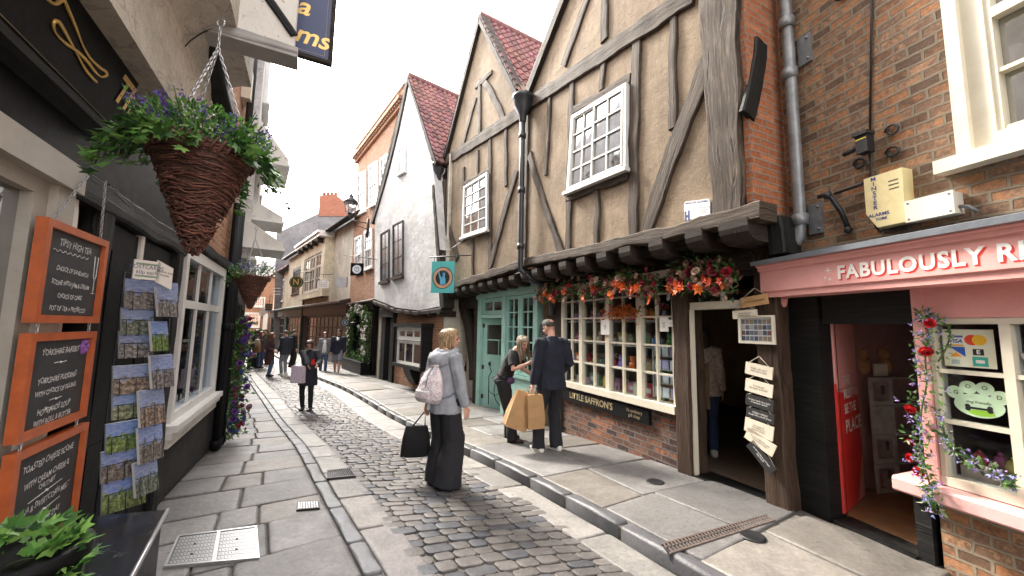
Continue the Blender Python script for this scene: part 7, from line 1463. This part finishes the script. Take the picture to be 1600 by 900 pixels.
# ---------- garlands over the gift shop
ROSE_C = [(.55, .30, .24), (.62, .42, .30), (.45, .06, .09), (.60, .02, .07), (.62, .34, .32), (.30, .03, .06), (.68, .5, .38)]
OR = [(.75, .13, .02), (.62, .09, .02), (.8, .22, .04)]
def garland(label, pts, loc, ends, nroses, nor):
    t = thing('flower_garland', loc, label, 'garland', 'flower garlands over the gift shop'); st = MB(); lf = MB(); ps = [V(p) for p in pts]; st.tube(ps, .012, 5); st.build('stem', M['brown_timber'], t)
    def along(f): f = min(.9999, max(0, f)) * (len(ps) - 1); i = int(f); return ps[i].lerp(ps[i + 1], f - i)
    for k in range(nroses * 20):
        c = along(rf.random()) + FA.n * rf.uniform(-.02, .13) + V((0, 0, rf.gauss(0, .085))) + FA.u * rf.gauss(0, .03); leafblade(lf, c, rv() + FA.n * .8, rv(), rf.uniform(.04, .09), rf.uniform(.018, .035), gcol(.8) if rf.random() < .8 else (.2 * rf.uniform(.6, 1.3), .07, .05))
    lf.build('foliage', M['leaf'], t)
    for k in range(nroses):
        c = along((k + rf.uniform(.1, .9)) / nroses) + FA.n * rf.uniform(.06, .17) + V((0, 0, rf.gauss(-.01, .085))); m = MB(); rose(m, c, rf.uniform(.03, .05), rf.choice(ROSE_C), FA.n + rv(.35) + V((0, 0, .1))); m.build('rose', M['petal'], t)
    for k in range(nor):
        c = along((k + rf.uniform(.2, .8)) / nor) + FA.n * rf.uniform(.10, .18) + V((0, 0, rf.gauss(-.08, .04))); m = MB()
        for _ in range(3): lily(m, c + rv(.02), rf.uniform(.04, .06), rf.choice(OR), FA.n + rv(.4))
        m.build('orange_bloom', M['petal'], t)
    return t
def fa(px, py, d): return FA.w(*FA.q(px, py, d), d)
garland('long garland of pink, red and orange roses hanging above the cream shop window', [fa(846, 462, .1), fa(880, 456, .12), fa(930, 450, .13), (fa(975, 440, .14)), fa(1000, 440, .14), fa(1036, 452, .12)], fa(940, 452, .1), 0, 100, 12)
garland('short thick garland of roses above the gift shop doorway', [fa(1056, 432, .1), fa(1090, 430, .14), fa(1120, 430, .14), fa(1152, 436, .1)], fa(1100, 432, .1), 0, 46, 5)
wt = thing('leaf_wreath', fa(972, 488, .06), 'orange autumn leaf spray hanging inside the middle of the garlanded window', 'wreath'); m = MB()
for _ in range(260):
    c = fa(972 + rf.gauss(0, 15), 488 + rf.gauss(0, 6), .05) + rv(.012); k = rf.random(); leafblade(m, c, rv() + FA.n, rv(), rf.uniform(.035, .06), .03, (.55 * rf.uniform(.6, 1.3), .14 * rf.uniform(.5, 1.4), .02))
m.build('leaves', M['leaf'], wt)
# ---------- climbing rose on the pink shopfront
cr_ = thing('rose_garland', PK.w(-.15, 1.0, .08), 'trailing garland of red roses and lilac flowers on the pink window frame', 'garland')
tr1 = [PK.w(*PK.q(x, y, d), d) for x, y, d in ((1440, 492, .06), (1455, 500, .06), (1450, 530, .06), (1446, 560, .06), (1448, 600, .07), (1440, 640, .07), (1438, 680, .09), (1440, 715, .13), (1450, 745, .14), (1456, 775, .14), (1460, 795, .14))]
tr2 = [PK.w(*PK.q(x, y, d), d) for x, y, d in ((1470, 650, .05), (1480, 690, .06), (1500, 710, .08), (1530, 725, .10), (1560, 738, .11), (1582, 758, .12))]
tr3 = [PK.w(*PK.q(x, y, d), d) for x, y, d in ((1450, 500, .06), (1475, 505, .04), (1485, 520, .04), (1478, 545, .04), (1466, 565, .04))]
m = MB()
for tr in (tr1, tr2, tr3): m.tube(smooth_path(tr, 3), .005, 5)
m.build('stem', mat('green_stem', (.06, .09, .03), .6), cr_)
m = MB(); b2 = MB()
for tr, n in ((tr1, 430), (tr2, 170), (tr3, 18)):
    P = smooth_path(tr, 4)
    for k in range(n):
        p = rf.choice(P); sp = .035 if tr is tr1 else .022
        mid = tr is tr1 and 6 < P.index(p) < 26
        leafblade(m, p + rv(sp * (1.1 if mid else .6)), rv() + PK.n * .5, rv(), rf.uniform(.03, .055), rf.uniform(.014, .024), tuple(x * 1.3 for x in gcol()) if rf.random() < .7 else (.3, .36, .2))
        if rf.random() < .28 and tr is not tr3: spray(b2, p + rv(sp) + PK.n * .02, 4, .022, (.36 * rf.uniform(.7, 1.3), .30, .62), .012)
m.build('foliage', M['leaf'], cr_); b2.build('lilac_flowers', M['petal'], cr_)
for (px, py) in ((1447, 548), (1423, 638), (1424, 690), (1423, 715), (1437, 737), (1462, 795), (1453, 505)):
    p = PK.w(*PK.q(px, py, .12), .12); m = MB(); rose(m, p, rf.uniform(.024, .036), (.62, .012, .016), PK.n + rv(.4)); m.build('rose', M['petal'], cr_)
# ---------- hanging baskets
def basket(label, c, r, h, chain_top, seed, full=1.0, det=True):
    t = thing('hanging_basket', c - V((0, 0, h)), label, 'hanging basket', 'cone hanging baskets'); rf.seed(seed); c = V(c)
    m = MB(); nst = 15 if det else 9
    core = MB(); core.lathe(c, [(.012, -h), (r * .5, -h * .55), (r * .97, -.02), (r * .97, .0), (r * .8, -.03)], 18, 0, (.5, .5, .5)); core.build('liner', M['wicker'], t)
    for k in range(nst * 9):          # wound withies, each coil a little uneven
        f = (k + .5) / (nst * 9); z = -h + h * f; rr = .016 + (r * 1.0 - .016) * (f ** .85); a0 = rf.uniform(0, 6.28); ln_ = rf.uniform(2.2, 5.5); n = 16; col = rf.uniform(.55, 1.5)
        m.tube([c + V((cos(a0 + ln_ * i / n) * (rr + rf.uniform(-.004, .006)), sin(a0 + ln_ * i / n) * (rr + rf.uniform(-.004, .006)), z + rf.uniform(-.004, .004) - .012 * sin(i))) for i in range(n)], rf.uniform(.0028, .0055) * (r / .25), 5, 0, (col, col * .95, col * .9))
    for k in range(40):
        a = 2 * pi * k / 40; col = rf.uniform(.6, 1.4); m.tube([c + V((cos(a) * r * 1.0, sin(a) * r * 1.0, -.05)), c + V((cos(a + .08) * r * 1.06, sin(a + .08) * r * 1.06, -.01)), c + V((cos(a + .16) * r * 1.0, sin(a + .16) * r * 1.0, .02))], .007 * (r / .25), 5, 0, (col, col, col))
    m.build('basket', M['wicker'], t)
    ch_ = MB()
    for k in range(3): a = 2 * pi * k / 3 + .6; chain(ch_, c + V((cos(a) * r * .97, sin(a) * r * .97, .0)), chain_top, .032 if det else .05, .0035, 0, .014)
    chain(ch_, chain_top, chain_top + V((0, 0, .12)), .032, .0035); ch_.tube([chain_top + V((.02 * cos(q), .0, .14 + .02 * sin(q))) for q in [i * pi / 5 for i in range(11)]], .005, 5); ch_.build('chain', M['steel'], t)
    fo = MB(); n = int((900 if det else 350) * full)
    for k in range(n):
        a = rf.uniform(0, 2 * pi); q = r * sqrt(rf.random()) * 1.3; hz = rf.uniform(-.02, .25) * (r / .25) * (1.3 - q / r * .6); p = c + V((cos(a) * q, sin(a) * q, hz)); leafblade(fo, p, V((cos(a), sin(a), .9)) + rv(.5), rv(), rf.uniform(.022, .044) * (r / .25), rf.uniform(.015, .024) * (r / .25), gcol(1.9) if rf.random() < .6 else gcol(1.0))
    for k in range(int(34 * full)):   # fine upright sprigs
        a = rf.uniform(0, 2 * pi); q = r * rf.uniform(.2, 1.1); p = c + V((cos(a) * q, sin(a) * q, .02)); tip = p + V((cos(a) * .12, sin(a) * .12, rf.uniform(.08, .2))) * (r / .25); fo.tube([p, p.lerp(tip, .6) + rv(.006), tip], .0022, 3, 0, (.06, .12, .04))
        for j in range(8): f = .35 + .65 * j / 8; leafblade(fo, p.lerp(tip, f), rv() + V((0, 0, .3)), rv(), .022, .012, gcol(1.6))
    fo.build('foliage', M['leaf'], t)
    fl_ = MB()
    for k in range(int(26 * full)):
        a = rf.uniform(0, 2 * pi); q = r * rf.uniform(.3, 1.15); p = c + V((cos(a) * q, sin(a) * q, rf.uniform(.05, .1))); tip = p + (V((cos(a) * .10, sin(a) * .10, rf.uniform(.06, .16))) + rv(.02)) * (r / .25)
        for j in range(16): f = j / 16; spray(fl_, p.lerp(tip, f), 2, .018, (.16 * rf.uniform(.7, 1.4), .11, .46 * rf.uniform(.7, 1.3)), .010)
    fl_.build('lavender_flowers', M['petal'], t)
    iv = MB()
    for k in range(int((13 if det else 7) * full)):
        a = rf.uniform(0, 2 * pi); p = c + V((cos(a) * r * 1.02, sin(a) * r * 1.02, .02)); L = rf.uniform(.10, .32) * (r / .25) * (1 if rf.random() < .6 else .5); pts = [p]; d = V((cos(a), sin(a), .2))
        for j in range(8): d = (d + V((0, 0, -.35)) + rv(.12)).normalized(); pts.append(pts[-1] + d * L / 8 * 1.3)
        iv.tube(pts, .003, 4, 0, (.05, .08, .03))
        for q_ in pts[1:]:
            for j in range(2): leafblade(iv, q_ + rv(.012), V((cos(a), sin(a), -.5)) + rv(.6), V((cos(a), sin(a), 1)) + rv(.3), rf.uniform(.06, .10) * (r / .25), rf.uniform(.04, .06) * (r / .25), gcol(1.3), lobes=1)
    iv.build('ivy', M['leaf'], t); return t
bc = at(318, 238, 1.8); btop = at(341, 75, 1.86)
basket('large cone hanging basket of ivy and lavender nearest the camera, before the black fascia', bc, .205, .50, btop, 31, 2.0)
bc2 = at(394, 432, 5.0); basket('smaller cone hanging basket further along, under the lowest white hood', bc2, .20, .42, bc2 + V((0, 0, .5)), 32, .8, False)
# ivy drooping to the left of the near basket
# ---------- flower column on the far corner of the tea rooms
fc = thing('trailing_flowers', LF.w(2.62, .2, .1), 'tall column of trailing blue, purple and red flowers at the tea room corner', 'trailing plant'); m = MB(); b2 = MB()
for k in range(1500):
    z = rf.uniform(-.05, 1.75); a = 2.66 + rf.gauss(0, .09); d = .12 + abs(rf.gauss(0, .09)); p = LF.w(a, z, d); leafblade(m, p, rv() + LF.n * .6 - V((0, 0, .4)), rv(), rf.uniform(.04, .085), rf.uniform(.02, .04), gcol(1.0))
for k in range(120):
    z = rf.uniform(.0, 1.75); p = LF.w(2.66 + rf.gauss(0, .09), z, .16 + abs(rf.gauss(0, .09))); c = rf.choice([(.12, .10, .42), (.2, .07, .35), (.35, .03, .08), (.10, .14, .4), (.4, .2, .3)]); rose(b2, p, rf.uniform(.028, .05), c, LF.n - LF.u * .6 + rv(.4))
m.build('foliage', M['leaf'], fc); b2.build('blooms', M['petal'], fc)
# ---------- leafy plant on the ground by the black table
lp_ = thing('leafy_plant', at(60, 880, 1.35), 'bright green leafy pot plant at the bottom corner below the chalkboards', 'plant'); m = MB()
c0 = at(38, 893, 1.30)
for k in range(230):
    a = rf.uniform(0, 2 * pi); q = .11 * sqrt(rf.random()); p = c0 + V((cos(a) * q * 1.3 - .02, sin(a) * q, rf.uniform(-.08, .13) * (1.15 - q / .2))); leafblade(m, p, V((cos(a), sin(a), .5)) + rv(.5), V((0, 0, 1)) + rv(.3), rf.uniform(.06, .10), rf.uniform(.04, .065), tuple(x * 1.5 for x in gcol(1.15)), lobes=1)
m.build('foliage', M['leaf'], lp_); m = MB(); m.lathe(V((c0.x, c0.y, .6)), [(.10, 0), (.14, .28), (.15, .28), (.15, .33), (.12, .33)], 16); m.build('pot', M['black_paint'], lp_)
m = MB(); m.lathe(V((c0.x, c0.y, 0)), [(.13, -.01), (.13, .03), (.03, .05), (.03, .56), (.16, .58), (.16, .6), (.0, .6)], 16); tag(m.build('plant_stand', M['dark_metal'], None, (c0.x, c0.y, 0)), 'slender black stand carrying the bright green pot plant', 'plant stand')
# ---------- greenery round the brick house shop window
gr_ = thing('rose_arch', BB.w(4, 1, .2), 'arch of greenery with white roses round the dark shop window', 'garland'); m = MB(); b2 = MB()
def arch(): 
    k = rf.random()
    if k < .34: return (rf.gauss(5.25, .16), rf.uniform(.2, 2.2))
    if k < .68: return (rf.gauss(2.85, .22), rf.uniform(.2, 2.2))
    if k < .85: return (rf.uniform(2.8, 5.4), rf.gauss(2.3, .12))
    return (rf.uniform(2.5, 5.5), rf.gauss(.32, .1))
for k in range(2600):
    a, z = arch(); leafblade(m, BB.w(a, z, .1 + abs(rf.gauss(0, .1))), rv() + BB.n * .6, rv(), rf.uniform(.07, .13), .05, gcol(.75))
for k in range(70):
    a, z = arch()
    if z < .5: continue
    rose(b2, BB.w(a, z, .28), rf.uniform(.06, .1), (.72, .68, .62), BB.n + rv(.3))
m.build('foliage', M['leaf'], gr_); b2.build('white_roses', M['petal'], gr_)
# bushes at the far end of the street
for (px, py, lb) in ((388, 520, 'low green bush at the far end of the street'), (405, 518, 'yellow green bush before the end building')):
    c = at(px, py, 36); m = MB()
    for k in range(500):
        d = rv().normalized(); p = c + V((d.x * 1.3, d.y * .8, abs(d.z) * .8 - .7)) * rf.uniform(.5, 1.05); leafblade(m, p, rv(), rv(), .22, .14, gcol(1.1))
    t = thing('bush', V((c.x, c.y, c.z - 1.2)), lb, 'bush'); m.build('foliage', M['leaf'], t); m = MB(); m.tube([c + V((0, 0, -1.6)), c + V((0, 0, -.5))], .06, 6); m.build('stem', M['brown_timber'], t)
# ---------------------------------------------------------------- plaques by the gift shop door and the goods in its window
cream = mat('cream_plaque', (.68, .60, .48), .6, .1, 10); blackp = mat('black_plaque', (.02, .02, .021), .55, .2, 10); woodp = mat('pine_plaque', (.46, .27, .12), .6, .2, 12)
def plaque(px, py, wpx, hpx, rot, m, tm, words, lb, size=.034, d=.09, fr=FA, nm='plaque', string=True):
    s, z = fr.q(px, py, d); s1, _ = fr.q(px - wpx / 2, py, d); s2, _ = fr.q(px + wpx / 2, py, d); _, z1 = fr.q(px, py - hpx / 2, d); _, z2 = fr.q(px, py + hpx / 2, d); w, h = abs(s1 - s2), abs(z1 - z2)
    t = thing(nm, fr.w(s, z, d), lb, 'plaque', 'wooden plaques hung by the gift shop door'); xd = (fr.tx * cos(rot) - UP * sin(rot)); yd = (UP * cos(rot) + fr.tx * sin(rot)); c = fr.w(s, z, d)
    b = MB(); q = [c + xd * sx * w / 2 + yd * sy * h / 2 for sx, sy in ((-1, -1), (1, -1), (1, 1), (-1, 1))]; b.hexa([p - fr.n * .012 for p in q] + q); b.build('board', m, t)
    text(words, size, tm, c + fr.n * .002, xd, yd, t, jitter=.15, shear=.12, sx=.82, line=.9)
    if string:
        b = MB(); k = c + UP * (h * .5 + .075) - fr.n * .02; b.tube([c - xd * w * .4 + yd * h * .45, k], .0025, 4); b.tube([k, c + xd * w * .4 + yd * h * .45], .0025, 4); b.build('string', M['cream_wood'], t)
pl_ = [(1178, 470, 42, 16, -.12, woodp, 'black_letter', 'home sweet home', 'natural pine plaque hanging at the pink fascia corner', .03), (1163, 491, 38, 13, -.04, cream, 'black_letter', 'a house is built of\nwood and stone', 'cream plaque just below the pine plaque by the transom', .022),
       (1185, 579, 42, 19, .14, cream, 'black_letter', 'A lady, jolly and a\nmerry tale at best', 'uppermost cream plaque in the column on the door post', .026), (1185, 606, 42, 20, .14, cream, 'black_letter', 'A home and\nthe heart of the life', 'second cream plaque down in the column on the door post', .026),
       (1186, 629, 43, 18, .12, blackp, 'white_paint', "I'm not a witch, I'm a letter\nof unpopular books!", 'upper black plaque in the column on the door post', .023), (1187, 649, 43, 16, .12, blackp, 'white_paint', 'TODAY: MOOD\ncloudy with a touch of sun', 'lower black level plaque in the column on the door post', .024),
       (1185, 670, 44, 22, .15, cream, 'black_letter', "Let's keep the\nhouseplants to a\nminimum please!", 'cream plaque with three lines of writing on the door post', .022), (1187, 690, 46, 20, .42, cream, 'black_letter', "I'm not a lady, I'm a lady\nof unspoken truths!", 'tilted cream plaque near the foot of the column', .023), (1189, 714, 48, 18, .78, blackp, 'white_paint', 'we do not know a stranger,\nonly friends', 'steeply tilted black plaque at the bottom of the column', .022)]
for a in pl_: plaque(*a[:5], a[5], M[a[6]], *a[7:])
pf = thing('picture_frame', FA.w(*FA.q(1181, 515, .08), .08), 'white framed collage picture hung above the plaques on the door post', 'picture'); s, z = FA.q(1181, 515, .08)
fr_w, fr_h = .17, .135; b = MB()
for bx in ((s - fr_w, s + fr_w, z - fr_h, z - fr_h + .02), (s - fr_w, s + fr_w, z + fr_h - .02, z + fr_h), (s - fr_w, s - fr_w + .02, z - fr_h + .02, z + fr_h - .02), (s + fr_w - .02, s + fr_w, z - fr_h + .02, z + fr_h - .02)): b.box(FA, *bx, .06, .09)
b.build('frame', M['cream_wood'], pf); b = MB(); b.box(FA, s - fr_w + .02, s + fr_w - .02, z - fr_h + .02, z + fr_h - .02, .06, .078); b.build('mount', mat('pale_mount', (.5, .5, .52), .6), pf)
r = random.Random(8); b = MB()
for i in range(7):
    for j in range(4):
        c = r.choice([(.05, .06, .1), (.18, .15, .1), (.12, .06, .05), (.1, .12, .14), (.3, .29, .27)]); x0 = s - fr_w + .03 + i * .041; z0 = z - fr_h + .03 + j * .053; b.box(FA, x0, x0 + .034, z0, z0 + .042, .0785, .0805, 0, c)
b.build('collage', M['multi'], pf)
for (px, py, w_, h_, wd, lb) in ((945, 511, 13, 24, 'please\ndo not\ntouch', 'small white notice hung in the cream shop window'), (1037, 507, 13, 22, 'open\n10-5\ndaily', 'white notice card on the right light of the cream shop window'), (1051, 505, 16, 11, 'no food', 'small tilted white card by the door post')):
    plaque(px, py, w_, h_, 0.0, M['white_paint'], M['black_letter'], wd, lb, .026, .045, nm='notice_card', string=False)
c = fa(848, 519, .06); plaque(851, 516, 15, 18, .1, blackp, M['white_paint'], 'gifts', 'small black plaque hanging left of the cream shop window', .03, .06)
wc = thing('wind_chime', fa(1044, 452, .1), 'small metal wind chime hanging at the right end of the rose garland', 'wind chime'); b = MB()
for k in range(4): p = fa(1044, 455, .1) + FA.u * (.012 * (k - 1.5)); b.tube([p, p - UP * (.10 + .02 * (k % 2))], .005, 5)
b.build('tube_set', M['steel'], wc); b = MB(); b.lathe(fa(1044, 453, .1), [(.03, 0), (.03, .012), (.0, .014)], 10); b.tube([fa(1044, 453, .1), fa(1044, 440, .1)], .002, 4); b.build('cap', M['brown_timber'], wc)
# window shelves and stock
r = random.Random(14); shelf_zs = [.78, 1.10, 1.44, 1.79]
for k, z in enumerate(shelf_zs):
    b = MB(); b.box(FA, .22, 2.58, z - .018, z, -.52, -.09); tag(b.build('display_shelf', M['cream_wood'] if k != 0 else M['interior'], None, FA.w(1.4, z, -.3)), ['dark window bed shelf at the foot of the cream shop window', 'lower cream display shelf behind the shop window', 'middle cream display shelf behind the shop window', 'top cream display shelf behind the shop window'][k], 'shelf')
COLS = {'cream': (.62, .55, .42), 'red': (.5, .05, .05), 'orange': (.65, .2, .03), 'blue': (.06, .2, .5), 'pink': (.65, .25, .4), 'brown': (.25, .13, .07), 'green': (.12, .28, .1), 'grey': (.35, .35, .36), 'gold': (.6, .4, .12), 'lilac': (.45, .36, .55)}
where = ['at the right of', 'right of the middle of', 'in the middle of', 'left of the middle of', 'at the left of']
def goods(kind, a, z, d, cn, sc=1.0):
    c = FA.w(a, z + .001, d); col = tuple(min(.8, q * r.uniform(.8, 1.2)) for q in COLS[cn]); b = MB(); o = None
    if kind == 'jar': b.lathe(c, [(.0, 0), (.04 * sc, .0), (.045 * sc, .03), (.045 * sc, .10 * sc), (.03 * sc, .12 * sc)], 10, 0, col); o = b.build('jar', M['multi']); l = MB(); l.lathe(c + UP * .12 * sc, [(.034 * sc, 0), (.034 * sc, .022), (.0, .023)], 10, 0, (.3, .2, .1)); l.build('lid', M['multi'], o)
    elif kind == 'mug': b.lathe(c, [(.0, 0), (.036, 0), (.042, .01), (.042, .095), (.036, .095), (.034, .02), (0, .02)], 12, 0, col); o = b.build('mug', M['multi']); l = MB(); l.tube([c + FA.tx * .04 + UP * .075, c + FA.tx * .07 + UP * .065, c + FA.tx * .07 + UP * .035, c + FA.tx * .04 + UP * .025], .007, 5, 0, col); l.build('handle', M['multi'], o)
    elif kind == 'bear':
        b.ball(c + UP * .06, .055, 0, col, 10, 1, .9, 1.1); o = b.build('soft_toy', M['multi']); l = MB(); l.ball(c + UP * .145, .042, 0, col, 10); l.build('head', M['multi'], o)
        for sg in (-1, 1): l = MB(); l.ball(c + UP * .18 + FA.tx * sg * .032, .016, 0, col, 8); l.build('ear', M['multi'], o); l = MB(); l.tube([c + UP * .03 + FA.tx * sg * .035, c + UP * .02 + FA.tx * sg * .05 + FA.n * .06], [.022, .018], 8, 0, col); l.build('leg', M['multi'], o)
    elif kind == 'box': 
        w, h = .075 * sc, .12 * sc; b.box(FA, a - w, a + w, z + .001, z + h, d - .05, d + .05, 0, col); o = b.build('gift_box', M['multi']); l = MB(); l.box(FA, a - w * .6, a + w * .6, z + h * .35, z + h * .75, d + .05, d + .053, 0, (.7, .66, .58)); l.build('label', M['multi'], o); l = MB(); l.box(FA, a - w - .003, a + w + .003, z + h, z + h + .02, d - .053, d + .053, 0, tuple(q * .7 for q in col)); l.build('lid', M['multi'], o)
    elif kind == 'house':
        b.box(FA, a - .05, a + .05, z + .001, z + .1, d - .03, d + .03, 0, col); b.poly(FA, [(a - .06, z + .1), (a + .06, z + .1), (a, z + .17)], d - .035, d + .035, 0, tuple(q * .6 for q in col)); o = b.build('model_house', M['multi'])
        l = MB(); l.box(FA, a - .012, a + .012, z + .002, z + .05, d + .03, d + .033, 0, (.1, .06, .04)); l.build('door', M['multi'], o)
    elif kind == 'vase':
        b.lathe(c, [(.0, 0), (.03, 0), (.045, .05), (.025, .10), (.03, .12)], 12, 0, col); o = b.build('flower_vase', M['multi']); l = MB()
        for _ in range(14): q = c + UP * r.uniform(.14, .2) + V((r.uniform(-.05, .05), r.uniform(-.03, .03), 0)); rose(l, q, .022, r.choice(ROSE_C + OR), FA.n + rv(.4))
        l.build('flowers', M['petal'], o)
    return o
KN = {'jar': 'jar', 'mug': 'mug', 'bear': 'sitting soft toy', 'box': 'lidded gift box', 'house': 'model house', 'vase': 'vase of small flowers'}
CT = {'jar': 'jar', 'mug': 'mug', 'bear': 'soft toy', 'box': 'box', 'house': 'ornament', 'vase': 'vase'}
rows_ = ['the window bed', 'the lower shelf', 'the middle shelf', 'the top shelf']
used = set(); kinds = list(KN)
for k, z in enumerate(shelf_zs):
    n = 13 if k < 3 else 11
    for i in range(n):
        a = .32 + (2.5 - .32) * (i + .5) / n + r.uniform(-.04, .04); d = r.uniform(-.19, -.12); kd = r.choice(kinds); cn = r.choice(list(COLS) + ['cream', 'orange', 'gold', 'red'])
        for _ in range(20):
            if (kd, cn, k) not in used: break
            kd = r.choice(kinds); cn = r.choice(list(COLS))
        used.add((kd, cn, k)); o = goods(kd, a, z, d, cn, r.uniform(1.0, 1.45)); tag(o, f'{cn} {KN[kd]} on {rows_[k]} behind the cream shop window', CT[kd], 'stock in the gift shop window')
cs = thing('card_stand', FA.w(.4, .8, -.4), 'cream tiered greetings card stand behind the right light of the shop window', 'card stand'); b = MB()
for j in range(4):
    z = .82 + j * .17; b.box(FA, .2, .62, z, z + .012, -.085, -.075)
b.box(FA, .60, .62, .8, 1.55, -.4, -.07); b.box(FA, .2, .22, .8, 1.55, -.4, -.07)
b.build('rack', M['cream_wood'], cs)
for j in range(4):
    for i in range(3): z = .835 + j * .17; b = MB(); b.box(FA, .235 + i * .122, .335 + i * .122, z, z + .115, -.074 - .0, -.07); b.build('card', M['white_paint'] if (i + j) % 3 else mat('lilac_card', (.5, .42, .58), .6), cs)
# back wall shelves in the gift shop and hanging stock
for k, z in enumerate((.45, .8, 1.15, 1.5)):
    b = MB(); b.box(FA, -.9, .0, z, z + .02, -1.9, -1.5); tag(b.build('wall_shelf', M['brown_timber'], None, FA.w(-.4, z, -1.7)), ['lowest', 'second', 'third', 'highest'][k] + ' dark shelf at the back of the shop seen through the doorway', 'shelf', 'shelves at the back of the gift shop')
    for i in range(7):
        a = -.82 + i * .125; cn = r.choice(['cream', 'gold', 'brown', 'grey']); o = goods('jar', a, z + .02, -1.6, cn, r.uniform(.9, 1.3)); tag(o, f'dim {cn} jar number {i + 1} from the right on the ' + ['lowest', 'second', 'third', 'highest'][k] + ' back shelf'.replace(' number', ''), 'jar', 'jars on the back shelves of the gift shop')
for i in range(26):
    a = -.78 + r.random() * .55; z = 1.45 + r.random() * .42; d = -1.3 - r.random() * .4; c = FA.w(a, z, d); b = MB(); b.ball(c, .035, 0, (.5 * r.uniform(.7, 1.2), .36, .2), 8, 1, 1, 1.2); o = b.build('hanging_ornament', M['multi'], None, c); l = MB(); l.tube([c + UP * .04, V((c.x, c.y, 2.5))], .0015, 3, 0, (.3, .2, .1)); l.build('string', M['multi'], o)
    tag(o, 'small straw coloured ornament in the cluster hanging inside the gift shop doorway', 'ornament', 'ornaments hanging inside the gift shop')
b = MB(); c = FA.w(-.62, 1.12, -.6); b.loft([(c - UP * .2, FA.u * .10, FA.n * .05), (c, FA.u * .12, FA.n * .06), (c + UP * .2, FA.u * .11, FA.n * .04)], 10); t = tag(b.build('canvas_bag', mat('mustard_canvas', (.42, .27, .08), .85, .15, 9, .4, 90), None, c), 'mustard canvas bag hanging inside the gift shop doorway', 'bag'); b = MB(); b.tube([c + UP * .2 + FA.u * .05, FA.w(-.62, 1.6, -.6), c + UP * .2 - FA.u * .05], .008, 5); b.build('handle', bpy.data.materials['mustard_canvas'], t)
# stock behind the teal window and plants in the tea room window
for k in range(10):
    a = .14 + (k % 5) * .22; z = .69 + (k // 5) * .5; c = FB.w(a, z, -.25); b = MB(); b.lathe(c, [(.0, 0), (.05, 0), (.06, .08), (.05, .09)], 10, 0, (.3, .15, .08)); o = b.build('pot_plant', M['multi'], None, c); l = MB()
    for _ in range(40): leafblade(l, c + UP * .1 + rv(.035), rv() + UP, rv(), .08, .035, gcol(1.0))
    l.build('foliage', M['leaf'], o); tag(o, 'pot plant ' + ['at the right end', 'second from the right', 'in the middle', 'second from the left', 'at the left end'][k % 5] + (' of the lower row' if k < 5 else ' of the upper row') + ' in the teal shop window', 'plant', 'plants in the teal shop window')
b = MB(); b.box(FB, .08, 1.14, 1.17, 1.188, -.38, -.12); tag(b.build('display_shelf', M['teal_paint'], None, FB.w(.6, 1.18, -.25)), 'teal shelf of pot plants behind the teal shop window', 'shelf')
b = MB(); b.box(FB, .08, 1.14, .672, .689, -.38, -.12); tag(b.build('display_shelf', M['teal_paint'], None, FB.w(.6, .68, -.25)), 'low teal bed for pot plants at the foot of the teal window', 'shelf')
# ---------------------------------------------------------------- sky, sun, camera
SUN_EL, SUN_AZ = radians(42), radians(-44)          # azimuth from +Y towards +X
w = bpy.data.worlds.new('World'); SC.world = w; w.use_nodes = True; nt = w.node_tree; nt.nodes.clear(); k = N(nt)
sky = nt.nodes.new('ShaderNodeTexSky'); sky.sky_type = 'NISHITA'; sky.sun_disc = False; sky.sun_elevation = SUN_EL; sky.sun_rotation = SUN_AZ
sky.air_density = 1.0; sky.dust_density = 3.0; sky.ozone_density = 1.0
gen = k.n('ShaderNodeTexCoord').outputs['Generated']
cl = k.ramp(k.noise(k.mapping(gen, (1, 1, 2.2)), 1.6, 7, .6, .4), [(.36, .35), (.6, 1.)])
bw = k.n('ShaderNodeRGBToBW'); k.link(sky.outputs[0], bw.inputs[0])
wh = k.mix(1, (1.42, 1.37, 1.31), bw.outputs[0], 'MULTIPLY')          # thin bright cloud over the blue
lift = k.mix(1, wh, (4.9, 4.7, 4.45), 'ADD')
cc = k.mix(cl, sky.outputs[0], lift)
bg = nt.nodes.new('ShaderNodeBackground'); bg.inputs['Strength'].default_value = .15; k.link(cc, bg.inputs[0])
o = nt.nodes.new('ShaderNodeOutputWorld'); k.link(bg.outputs[0], o.inputs[0])
sl = bpy.data.lights.new('sun', 'SUN'); sl.energy = 2.0; sl.angle = radians(10); sl.color = (1, .93, .82)
so = bpy.data.objects.new('sun', sl); COL.objects.link(so)
sd = V((sin(SUN_AZ) * cos(SUN_EL), cos(SUN_AZ) * cos(SUN_EL), sin(SUN_EL)))
so.rotation_euler = sd.to_track_quat('Z', 'Y').to_euler(); so.location = (0, 0, 30)
cam = bpy.data.cameras.new('camera'); cam.sensor_width = 36; cam.lens = FPX / 1600 * 36; cam.clip_start = .05; cam.clip_end = 2000
co = bpy.data.objects.new('camera', cam); COL.objects.link(co)
m3 = Matrix((R_, U_, -F_)).transposed(); co.matrix_world = Matrix.Translation((0, 0, EYE)) @ m3.to_4x4(); SC.camera = co
SC.view_settings.view_transform = 'Standard'; SC.view_settings.look = 'None'; SC.view_settings.exposure = 2.1; SC.view_settings.gamma = 1; SC.view_settings.use_curve_mapping = False
SC.render.engine = 'CYCLES'; SC.cycles.max_bounces = 8; SC.cycles.diffuse_bounces = 4; SC.cycles.glossy_bounces = 3; SC.cycles.transparent_max_bounces = 12
SC.cycles.use_denoising = True; SC.cycles.sample_clamp_indirect = 6; SC.cycles.caustics_reflective = False; SC.cycles.caustics_refractive = False
